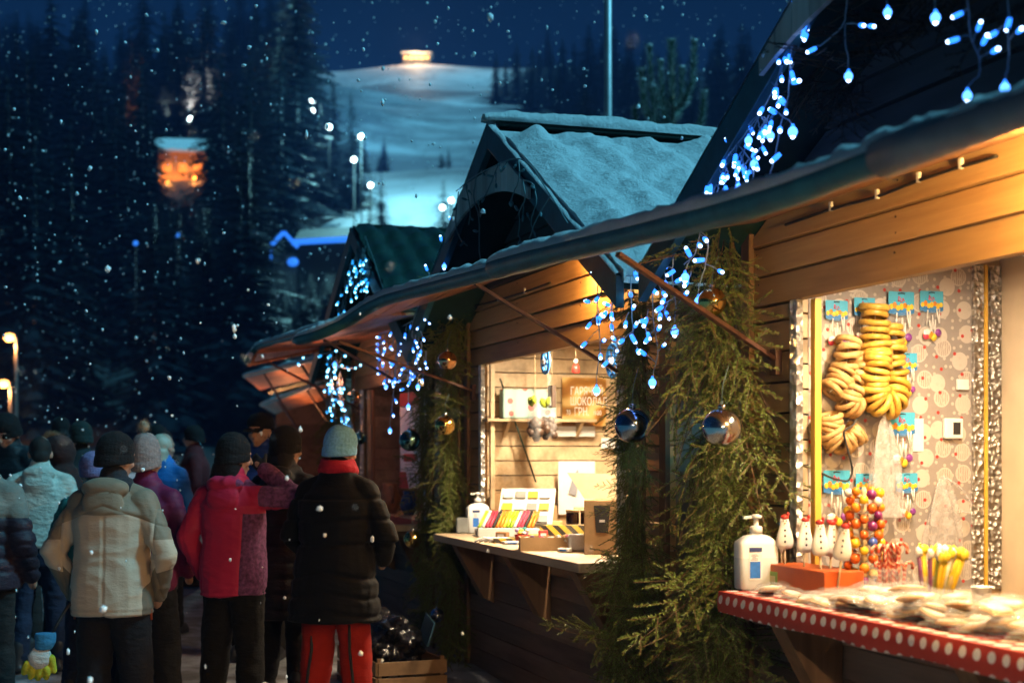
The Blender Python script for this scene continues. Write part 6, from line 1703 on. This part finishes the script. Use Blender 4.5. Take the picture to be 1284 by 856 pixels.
# ---------------------------------------------------------------- conifers
def conifer(seed, H, dens=1.0):
    rnd = random.Random(seed); mb = MB()
    tr = MB(); tr.tube([(0,0,-1), (0,0,H*.5), (0,0,H*.97)], [H*.014, H*.009, .01], 6)
    z = H*.10
    while z < H*.985:
        f = z/H; Lb = H*.19*(1 - f)**.85*rnd.uniform(.75, 1.15) + .12
        n = 6 + int(3*(1-f)); a0 = rnd.uniform(0, 6.3)
        for k in range(n):
            a = a0 + 2*PI*k/n + rnd.uniform(-.3, .3); L = Lb*rnd.uniform(.65, 1.15)
            d = Vector((math.cos(a), math.sin(a), 0)); sx = Vector((-d.y, d.x, 0))
            dr = -.35 - .35*(1-f); m = 5
            for q in range(m):
                u0 = L*q/m; u1 = L*(q+1.5)/m
                zz0 = z + dr*u0 + .12*u0*u0/L; zz1 = z + dr*u1 + .10*u1*u1/L
                wd = L*.30*(1 - .65*q/m)*rnd.uniform(.7, 1.3)
                p0 = d*u0; p1 = d*u1
                for s_ in (-1, 1):
                    e = p0.lerp(p1, .75) + sx*s_*wd; 
                    mb.add([(p0.x, p0.y, zz0), (p1.x, p1.y, zz1), (e.x, e.y, (zz0+zz1)/2 - wd*rnd.uniform(.25, .6))], [(0,1,2)])
        z += H*.028*rnd.uniform(.8, 1.2)/dens
    return tr.mesh('trunk'), mb.mesh('crown')
protos = []
for k in range(4):
    tm_, cm_ = conifer(k + 20, 18.0); tm_.materials.append(M['needle_far']); cm_.materials.append(M['needle_far']); protos.append((tm_, cm_))
def tree(x, y, H, label, group=None, k=None):
    k = k if k is not None else random.randrange(4)
    r_ = empty('spruce_tree', (x, y, ground_z(x, y) - .3), random.uniform(0, 6.3), label, 'tree', group)
    r_.scale = (H/18*random.uniform(1.0, 1.45),)*2 + (H/18,)
    for nm, me in zip(('trunk', 'crown'), protos[k]):
        o = bpy.data.objects.new(nm, me); COL.objects.link(o); o.parent = r_
    return r_
CH_Y = ground_hit(229, 226)
rt = random.Random(12); cnt = 0; tries = 0
def in_view_block(px, Y, h, x):
    # keep the lit chalet and its lamps in view
    return (204 < px < 256 and Y < CH_Y + 4) or (330 < px < 470 and Y < 125)
while cnt < 150 and tries < 4000:
    tries += 1
    Y = 84 + 235*rt.random()**1.1; px = rt.uniform(-60, 392); 
    edge = 368 + 18*noise.noise(Vector((Y/30, 3, 0)))
    if px > edge: continue
    X = (px - CX)/F*Y; H = rt.uniform(15, 25)
    if in_view_block(px, Y, H, X): continue
    tree(X, Y, H, 'dark spruce in the dense wood covering the left hillside', 'spruces of the dark hillside wood', rt.randrange(4)); cnt += 1
for px, Y, H in ((372, 140, 27), (352, 130, 26), (382, 180, 24), (396, 210, 18), (418, 150, 12), (440, 140, 12), (462, 105, 13), (490, 96, 12), (508, 110, 9), (540, 100, 10), (556, 120, 11), (478, 130, 8)):
    tree((px - CX)/F*Y, Y, H, 'dark spruce at the foot or edge of the floodlit ski slope', 'spruces at the foot and edge of the ski slope', rt.randrange(4))
for k in range(30):
    Y = rt.uniform(84, 160); px = rt.uniform(188, 272); H = EYE + (HY - 240)/F*Y - ground_z((px - CX)/F*Y, Y)
    if H < 2.5 or Y > CH_Y - 4: continue
    tree((px - CX)/F*Y, Y, H, 'low dark spruce below the orange lit chalet on the hillside', 'low spruces below the chalet', rt.randrange(4))
for k in range(30):
    Y = rt.uniform(82, 106); px = rt.uniform(326, 480); H = EYE + (HY - 334)/F*Y - ground_z((px - CX)/F*Y, Y)
    if H < 2.5: continue
    tree((px - CX)/F*Y, Y, H, 'low dark spruce in front of the house outlined in blue', 'low spruces before the blue outlined house', rt.randrange(4))
for px, Y, H in ((622, 330, 13), (634, 340, 10), (648, 335, 15), (660, 320, 12), (676, 330, 16), (690, 300, 15), (705, 320, 17), (720, 290, 16), (738, 300, 20), (755, 280, 18), (770, 300, 20), (790, 270, 19), (900, 260, 20), (930, 240, 22)):
    tree((px - CX)/F*Y, Y, H, 'small dark spruce on the skyline right of the ski slope', 'spruces on the right skyline', rt.randrange(4))
for k in range(44):
    Y = rt.uniform(150, 400); px = rt.uniform(655, 960) + (400 - Y)*.02
    tree((px - CX)/F*Y, Y, rt.uniform(9, 17), 'small dark spruce on the skyline right of the ski slope', 'spruces on the right skyline', rt.randrange(4))
for k in range(14):
    Y = rt.uniform(88, 200); px = rt.uniform(405, 600)
    tree((px - CX)/F*Y, Y, rt.uniform(2.5, 6), 'dark spruce at the foot or edge of the floodlit ski slope', 'spruces at the foot and edge of the ski slope', rt.randrange(4))
# hoar frosted pine with upturned boughs behind the stalls
def frosted_pine():
    x, y = 2.25, 20.0; r_ = empty('frosted_pine', (x, y, 0), 0, 'tall young pine with frosted upturned boughs behind the snowy roof', 'tree')
    q = MB(); q.tube([(0,0,-.2), (.02,0,4), (0,0,7.3)], [.10, .07, .02], 8); q.build('trunk', M['twig'], r_)
    rq = random.Random(6); nd = MB(); sn = MB(); st = MB()
    def shoot(pts, rad):
        pp = smooth_poly(dense(pts, 8), 3); st.tube(pp, .012, 5)
        L = sum((b-a).length for a, b in zip(pp[:-1], pp[1:]))
        n = int(L*700)
        for k in range(n):
            f = rq.random()*(len(pp)-1.001); i = int(f); p = pp[i].lerp(pp[i+1], f-i); d = (pp[i+1]-pp[i]).normalized()
            o = Vector((rq.gauss(0,1), rq.gauss(0,1), rq.gauss(0,1))); o = (o - d*o.dot(d)).normalized()
            v = (d*.8 + o*.8).normalized(); s_ = v.cross(o).normalized()*.009; l = rad*rq.uniform(.7, 1.2)
            nd.add([p + s_, p - s_, p + v*l], [(0,1,2)], 0 if rq.random() < .7 else 1)
        sn = MB(); sn.ell(pp[-1] + Vector((0,0,.02)), (.05, .05, .03), None, 10, 6); sn.build('snow_tip', M['snow'], r_)
    shoot([(0,0,5.4), (0,0,7.4)], .15)
    for k in range(30):
        z = rq.uniform(3.2, 6.6); a = rq.uniform(0, 6.3); L = .25 + .16*(7.2 - z); d = Vector((math.cos(a), math.sin(a), 0))
        shoot([Vector((0,0,z)), d*L*.6 + Vector((0,0,z + .10)), d*L + Vector((0,0,z + .35)), d*L*1.08 + Vector((0,0,z + .75 + .2*rq.random()))], .13)
    nd.build('needles', [simple('frosted_needles', (.12,.22,.18), .6), M['snow']], r_);  st.build('boughs', M['twig'], r_)
frosted_pine()
# lamp post behind the stalls
lp = empty('lamp_post', (1.08, 16.0, 0), 0, 'plain pale lamp post rising out of the picture behind the snowy roof', 'lamp post')
q = MB(); q.tube([(0,0,-.2), (0,0,4), (0,0,10)], [.055, .048, .038], 12); q.build('pole', simple('galvanised_steel', (.42,.46,.48), .45, .4, .2, 6), lp)
q = MB(); q.bar((0,0,9.9), (-.9,0,10.1), .06, .05); q.box((-1.0, 0, 10.1), (.5, .2, .09)); q.build('lamp_head', M['iron'], lp)
# ---------------------------------------------------------------- lamps
def light(name, kind, loc, energy, col, size=.1, parent=None, rot=None, **k):
    d = bpy.data.lights.new(name, kind); d.energy = energy; d.color = col
    if kind == 'POINT': d.shadow_soft_size = size
    if kind == 'AREA': d.size = size; d.shape = k.get('shape', 'SQUARE'); d.size_y = k.get('size_y', size)
    if kind == 'SPOT': d.shadow_soft_size = size; d.spot_size = k.get('cone', 1.5); d.spot_blend = .6
    o = bpy.data.objects.new(name, d); COL.objects.link(o); o.location = loc
    if rot is not None: o.rotation_euler = rot
    if parent is not None: o.parent = parent
    return o
warm = (1.0, .60, .25)
gl_warm = emit('warm_lamp_glass', (1.0,.62,.28), 14); gl_tube = emit('tube_glass', (1.0,.80,.55), 6)
def bulb_lamp(label, t, w, z, energy, col=warm, size=.05, sc=1.0, shade=False):
    g = thing('hanging_bulb', label, 'lamp', t, w, z); g.scale = (sc,)*3
    q = MB(); q.ell((0,0,0), (.03,.03,.04), nu=12, nv=10); q.build('glass', gl_warm, g)
    q = MB(); q.lathe([(.016,.035),(.018,.07),(.006,.08),(.003,.14)], n=10); q.build('holder', M['black'], g)
    if shade:
        q = MB(); q.lathe([(.30,-.012),(.295,.0),(.10,.16),(.03,.20),(.028,.19),(.095,.15),(.285,-.002)], n=28); q.build('light_cutoff_shade', M['black'], g)  # added shade, shaped to cut off the bulb's light above its rim
    light('bulb_light', 'POINT', (0,0,-.012 if shade else -.06), energy, col, size, g)
def tube_lamp(label, t, w, z, energy, col, L=.6):
    g = thing('strip_lamp', label, 'lamp', t, w, z)
    q = MB(); q.box((0,0,.02), (L+.06, .06, .03)); q.build('housing', M['white_plastic'], g)
    q = MB(); q.tube([(-L/2,0,-.008), (L/2,0,-.008)], .012, 8); q.build('tube', gl_tube, g)
    light('strip_light', 'AREA', (0,0,-.03), energy, col, L, g, None, shape='RECTANGLE', size_y=.05)
LIGHTS = dict(s3in=64, s3out=165, s2in=100, s2out=45, s1in=2.5, s1out=18, k=10)
exec_lights = True
tube_lamp('strip lamp inside the sweet stall above the hatch', -.85, .62, 2.42, LIGHTS['s3in'], (1.0,.77,.50))
bulb_lamp('bare bulb under the awning of the sweet stall', -1.95, .10, 2.42, LIGHTS['s3out'], (1.0,.58,.18))
tube_lamp('second strip lamp of the chocolate stall, behind the near end of its lintel', 2.0, .47, 2.40, 60, (1.0,.80,.54), .3)
tube_lamp('strip lamp inside the chocolate stall above the hatch', 3.3, .72, 2.42, LIGHTS['s2in'], (1.0,.80,.54))
bulb_lamp('bare bulb under the awning of the chocolate stall', 2.20, .26, 2.70, LIGHTS['s2out'], (1.0,.52,.14), .03, .5)
bulb_lamp('added warm fill bulb over the aisle, out of the picture to the right', -4.6, -1.6, 2.13, 2400, (1.0,.74,.47), .03, 1.0, True)  # added lamp, placed to warm the shoppers and stall fronts
bulb_lamp('bare bulb inside the pottery stall', 7.0, .55, 2.25, LIGHTS['s1in'], (1.0,.5,.3))
bulb_lamp('bare bulb under the awning of the pottery stall', 7.6, -.1, 2.30, 9, (1.0,.34,.18), .05, .35)
bulb_lamp('bare bulb under the awning of the nearer far kiosk', 12.5, .0, 2.0, 40, (1.0,.34,.14), .05, .4)
bulb_lamp('bare bulb under the awning of the farthest kiosk', 16.8, .85, 1.9, 55, (1.0,.34,.14), .05, .4)
# street lamps far left
def street_lamp(px, py, Y, label):
    c = at(px, py, Y); g = empty('street_lamp', (c.x, c.y, 0), 0, label, 'street lamp')
    q = MB(); q.tube([(.35,0,-.2), (.35,0,c.z - .2), (.3,0,c.z + .02), (.05,0,c.z + .08)], [.09,.07,.06,.05], 8); q.build('pole', simple('lamp_pole', (.25,.2,.17), .5, .3), g)
    q = MB(); q.ell((0,0,c.z), (.30,.30,.20), nu=12, nv=8); q.build('lantern', emit('sodium_glass', (1.0,.42,.10), 9), g)
    light('lantern_light', 'POINT', (0,-.3,c.z - .5), 900, (1.0,.45,.15), .2, g)
street_lamp(12, 423, 76, 'taller orange street lamp at the far left')
street_lamp(5, 481, 79, 'lower orange street lamp half cut by the left edge')
# slope floodlights
teal = (.32, .90, 1.0)
fl_g = emit('floodlight_glass', (.75,1.0,1.0), 14)
def flood(px, py, Y, label, energy=0, col=teal, r=.55):
    c = at(px, py, Y); z0 = ground_z(c.x, c.y); g = empty('slope_floodlight', (c.x, c.y, z0), 0, label, 'floodlight', 'floodlights along the ski slope')
    h = max(2.5, c.z - z0)
    q = MB(); q.tube([(0,0,-.3), (0,0,h)], .07, 6); q.build('mast', M['black'], g)
    q = MB(); q.ell((0,-.2,h), (r, r*.6, r), nu=12, nv=8); q.build('lamp_head', fl_g, g)
    if energy: light('flood_light', 'POINT', (1.0, -1.6, h + .5), energy, col, .6, g)
FLS = [(368, 100, 205, 0), (370, 112, 195, 0), (392, 127, 172, 3000), (402, 127, 172, 0), (392, 140, 160, 0), (413, 160, 140, 3000), (453, 172, 131, 9000), (444, 201, 114, 4000), (465, 233, 100, 1200), (555, 261, 89, 1500), (566, 252, 92, 0)]
for k, (px, py, Y, e) in enumerate(FLS):
    flood(px, py, Y, 'bright teal white floodlight on a mast beside the ski slope', e*1.0, teal, .0017*Y)
# warm pinkish piste lights low on the rolling middle of the slope, hidden behind its banks, and lamps of the summit hut
hut_c = at(523, 96, 392); hz_ = ground_z(hut_c.x, hut_c.y)
hut = empty('summit_hut', (hut_c.x, hut_c.y, hz_), 0, 'long hut with glowing yellow windows on the crest of the ski slope', 'hut')
q = MB(); q.box((0,0,1.3), (7.4, 5, 2.8)); q.build('walls', M['dark_board'], hut)
q = MB(); q.prism([(-4.2,-3,2.7), (4.2,-3,2.7), (4.2,0,3.6), (-4.2,0,3.6)], (0,0,.2)); q.prism([(-4.2,0,3.6), (4.2,0,3.6), (4.2,3,2.7), (-4.2,3,2.7)], (0,0,.2)); q.build('roof', M['snow'], hut)
for k in range(5):
    q = MB(); q.box((-2.9 + 1.45*k, -2.53, 1.5), (1.0, .06, .6 + .2*(k % 2))); q.build('window', emit('yellow_window', (1.0,.55,.15), 4), hut)
light('hut_light', 'POINT', (0,-6,4), 9000, (1.0,.6,.3), .5, hut)
# chalet in the wood
CHY = ground_hit(229, 226); ch_c = at(229, 207, CHY); cz = ground_z(ch_c.x, ch_c.y)
chl = empty('forest_chalet', (ch_c.x, ch_c.y, cz), R(8), 'chalet with an orange lit front among the trees of the dark hillside', 'chalet')
dz = ch_c.z - cz
q = MB(); q.box((0, 2, dz - 1.5), (5.4, 4, 6)); q.build('walls', M['plank'], chl)
q = MB(); q.prism([(-3.2,-.4,dz + 1.4), (3.2,-.4,dz + 1.4), (3.2,2.2,dz + 3.2), (-3.2,2.2,dz + 3.2)], (0,0,.3)); q.build('roof', M['snow'], chl)
for k in range(3):
    q = MB(); q.box((-1.7 + 1.7*k, -.04, dz - .3), (.9, .06, 1.0)); q.build('window', emit('orange_window', (1.0,.30,.05), 1.2), chl)
for k, (xx, zz) in enumerate(((-1.6, dz - 2.2), (1.4, dz - 1.6))):
    q = MB(); q.ell((xx, -.9, zz), .18, nu=8, nv=6); q.build('porch_lamp', emit('porch_glass', (1.0,.35,.06), 6), chl); light('porch_light', 'POINT', (xx, -1.4, zz), 500, (1.0,.32,.06), .3, chl)
for k, (px, py) in enumerate(((218, 156), (238, 150), (248, 148))):
    flood(px, py, CH_Y + 14, 'pale white floodlight on a mast just above the forest chalet', 900 if k == 1 else 0, (.9,.85,.8), .42)
# house outlined in blue
hb_c = at(405, 310, 112); hz2 = ground_z(hb_c.x, hb_c.y)
hb = empty('blue_lit_house', (hb_c.x, hb_c.y, hz2), 0, 'distant house whose eaves and porch gable are outlined in blue light', 'house')
ev = 18.3 - hz2
q = MB(); q.box((.8, 2.5, ev/2 - .5), (5.6, 5, ev + 1)); q.build('walls', simple('black_timber', (.006,.007,.009), .8), hb)
q = MB(); q.prism([(-2.2,-.4,ev), (3.9,-.4,ev + .35), (3.9,2.5,ev + 1.5), (-2.2,2.5,ev + 1.2)], (0,0,.2)); q.build('roof', M['dark_board'], hb)
bl_em = emit('blue_strip_glow', (.03,.22,.95), 1.15)
q = MB(); q.bar((-2.4,-.5,ev - .05), (3.9,-.5,ev + .30), .16, .42); q.build('eave_strip', bl_em, hb)
q = MB(); q.bar((-4.0,-.5,ev - .3), (-3.0,-.5,ev + .75), .12, .30); q.bar((-3.0,-.5,ev + .75), (-1.9,-.5,ev - .45), .12, .30); q.bar((-4.0,-.5,ev - .3), (-4.0,-.5,ev - 1.4), .10, .12); q.build('porch_strip', bl_em, hb)
q = MB(); q.ell((-2.3,-.5,ev - 1.6), (.45,.2,.35), nu=10, nv=6); q.build('lit_sign', bl_em, hb)
q = MB(); q.box((-3.0, 1.2, ev/2 - .6), (1.8, 2.4, ev - .6)); q.build('porch', M['dark_board'], hb)
for px, py, lab in ((170, 305, 'tiny blue lamp left of the pair on the dark hillside'), (222, 294, 'tiny blue lamp right of the pair on the dark hillside')):
    c = at(px, py, 95); q = MB(); q.ell((0,0,0), .20, nu=8, nv=6)
    g = empty('blue_lamp', (c.x, c.y, ground_z(c.x, c.y)), 0, lab, 'lamp'); h = c.z - ground_z(c.x, c.y)
    q = MB(); q.tube([(0,0,-.2), (0,0,h)], .05, 6); q.build('post', M['iron'], g); q = MB(); q.ell((0,0,h), .17, nu=8, nv=6); q.build('globe', bl_em, g)
# lamp and post added for an unidentified warm glow in the far crowd
c = at(206, 552, 22); lw = empty('lantern', (c.x, c.y, 0), 0, 'small added lamp on a post standing in for an orange glow beside the pompom hat', 'lantern')
q = MB(); q.tube([(0,0,0), (0,0,c.z - .12)], .03, 6); q.build('post', M['iron'], lw); q = MB(); q.lathe([(.07, c.z - .12), (.10, c.z), (.06, c.z + .14), (.01, c.z + .17)], n=10); q.build('glass', emit('lantern_glass', (1.0,.55,.2), 5), lw)
c = at(246, 577, 24); lw = empty('lantern', (c.x, c.y, 0), 0, 'small teal lantern on a post left of the crimson jacket', 'lantern')
q = MB(); q.tube([(0,0,0), (0,0,c.z - .1)], .03, 6); q.build('post', M['iron'], lw); q = MB(); q.ell((0,0,c.z), .10, nu=10, nv=8); q.ell((-.01,0,c.z + .24), .08, nu=10, nv=8); q.build('glass', emit('teal_lantern_glass', (.10,.55,.8), 2.2), lw)
# ---------------------------------------------------------------- falling snow
rs = random.Random(31); q = MB(); Vs = []; Fs = []
ico = [(0,0,1),(.894,0,.447),(.276,.851,.447),(-.724,.526,.447),(-.724,-.526,.447),(.276,-.851,.447),(.724,.526,-.447),(-.276,.851,-.447),(-.894,0,-.447),(-.276,-.851,-.447),(.724,-.526,-.447),(0,0,-1)]
icf = [(0,1,2),(0,2,3),(0,3,4),(0,4,5),(0,5,1),(1,6,2),(2,7,3),(3,8,4),(4,9,5),(5,10,1),(6,7,2),(7,8,3),(8,9,4),(9,10,5),(10,6,1),(11,7,6),(11,8,7),(11,9,8),(11,10,9),(11,6,10)]
icv = np.array(ico); off = 0
def inside_stall(p):
    d = Vector((p[0], p[1], 0)) - P0; t = d.dot(U); w = d.dot(W)
    return w > -.05 and w < 2.9 and p[2] < 3.9 or (w > -1.1 and p[2] < 2.75 and w < 2.9)
N = 0
while N < 9000:
    Y = 4.2 + 30*rs.random()**.85; p = (rs.uniform(-.5, .5)*(6 + Y*.9), Y, rs.uniform(.2, 1.8 + Y*.42))
    if inside_stall(p): continue
    r = rs.choice((.004, .006, .007, .009, .011, .014)); 
    jit = np.array([[rs.uniform(.6, 1.25)] for _ in range(12)])
    Vs.append(icv*jit*r*np.array([rs.uniform(.7,1.2), rs.uniform(.7,1.2), rs.uniform(.8,1.5)]) + np.array(p)); Fs.append(np.array(icf) + off); off += 12; N += 1
for k in range(32):
    Y = rs.uniform(1.6, 3.4); p = np.array(((rs.uniform(-40, 900) - CX)/F*Y, Y, EYE + (HY - rs.uniform(0, 700))/F*Y))
    if inside_stall(p): continue
    Vs.append(icv*rs.uniform(.0010, .0019)*np.array([1, 1, rs.uniform(.8, 1.4)]) + p); Fs.append(np.array(icf) + off); off += 12
fm, t, b = nt('snowflake'); b.inputs['Base Color'].default_value = (.9,.92,.95,1); b.inputs['Roughness'].default_value = .6
b.inputs['Transmission Weight'].default_value = 0
fl = raw_mesh('snowflakes', np.concatenate(Vs), np.concatenate(Fs), fm, None, True); tag(fl, 'white snowflakes drifting through the night air', 'snow', kind='stuff')
# ---------------------------------------------------------------- night sky, moonlike flood, haze, camera
wd = bpy.data.worlds.new('World'); scene.world = wd; wd.use_nodes = True; t = wd.node_tree; bg_ = t.nodes['Background']
tc = t.nodes.new('ShaderNodeTexCoord'); sp_ = t.nodes.new('ShaderNodeSeparateXYZ'); lnk(t, tc.outputs['Generated'], sp_.inputs[0])
lnk(t, ramp(t, sp_.outputs[2], [(.0, (.002,.010,.024)), (.16, (.0018,.010,.027)), (.5, (.0012,.007,.020))]), bg_.inputs['Color']); bg_.inputs['Strength'].default_value = 1.0
sun = light('night_floodlight', 'SUN', (0,-10,20), 3.3, (.19,.74,1.0)); sun.data.angle = R(8)
dv = (U*.5 + W*(-.75)); dv = Vector((dv.x, dv.y, 0)).normalized()*math.cos(R(46)) + Vector((0,0,-math.sin(R(46))))
sun.rotation_euler = dv.to_track_quat('-Z', 'Y').to_euler()
hzb = MB(); hzb.box((0, 440, 80), (1160, 960, 176)); hm_ = bpy.data.materials.new('night_air'); hm_.use_nodes = True; ht = hm_.node_tree; ht.nodes.clear()
ho_ = ht.nodes.new('ShaderNodeOutputMaterial'); hv = ht.nodes.new('ShaderNodeVolumePrincipled'); hv.inputs['Density'].default_value = .00040; hv.inputs['Color'].default_value = (.18,.34,.90,1); hv.inputs['Anisotropy'].default_value = 0.0
lnk(ht, hv.outputs[0], ho_.inputs['Volume']); hzo = hzb.build('haze', hm_); tag(hzo, 'cold night haze', 'haze', kind='stuff')
cam = bpy.data.cameras.new('Camera'); co = bpy.data.objects.new('Camera', cam); COL.objects.link(co)
co.location = (0, 0, EYE); co.rotation_euler = (R(90), 0, 0); cam.sensor_width = 36; cam.lens = F/1284*36
cam.shift_y = (HY - 428)/1284; cam.clip_end = 3000; cam.clip_start = .05
cam.dof.use_dof = True; cam.dof.focus_distance = 7.0; cam.dof.aperture_fstop = 2.1; cam.dof.aperture_blades = 0
scene.camera = co
scene.view_settings.view_transform = 'Standard'; scene.view_settings.look = 'None'; scene.view_settings.exposure = 0; scene.view_settings.gamma = 1
cy = scene.cycles; cy.use_denoising = True; cy.max_bounces = 6; cy.diffuse_bounces = 3; cy.glossy_bounces = 3; cy.transparent_max_bounces = 12; cy.transmission_bounces = 3
cy.sample_clamp_indirect = 4.0; cy.caustics_reflective = False; cy.caustics_refractive = False
scene.render.engine = 'CYCLES'; cy.use_light_tree = True
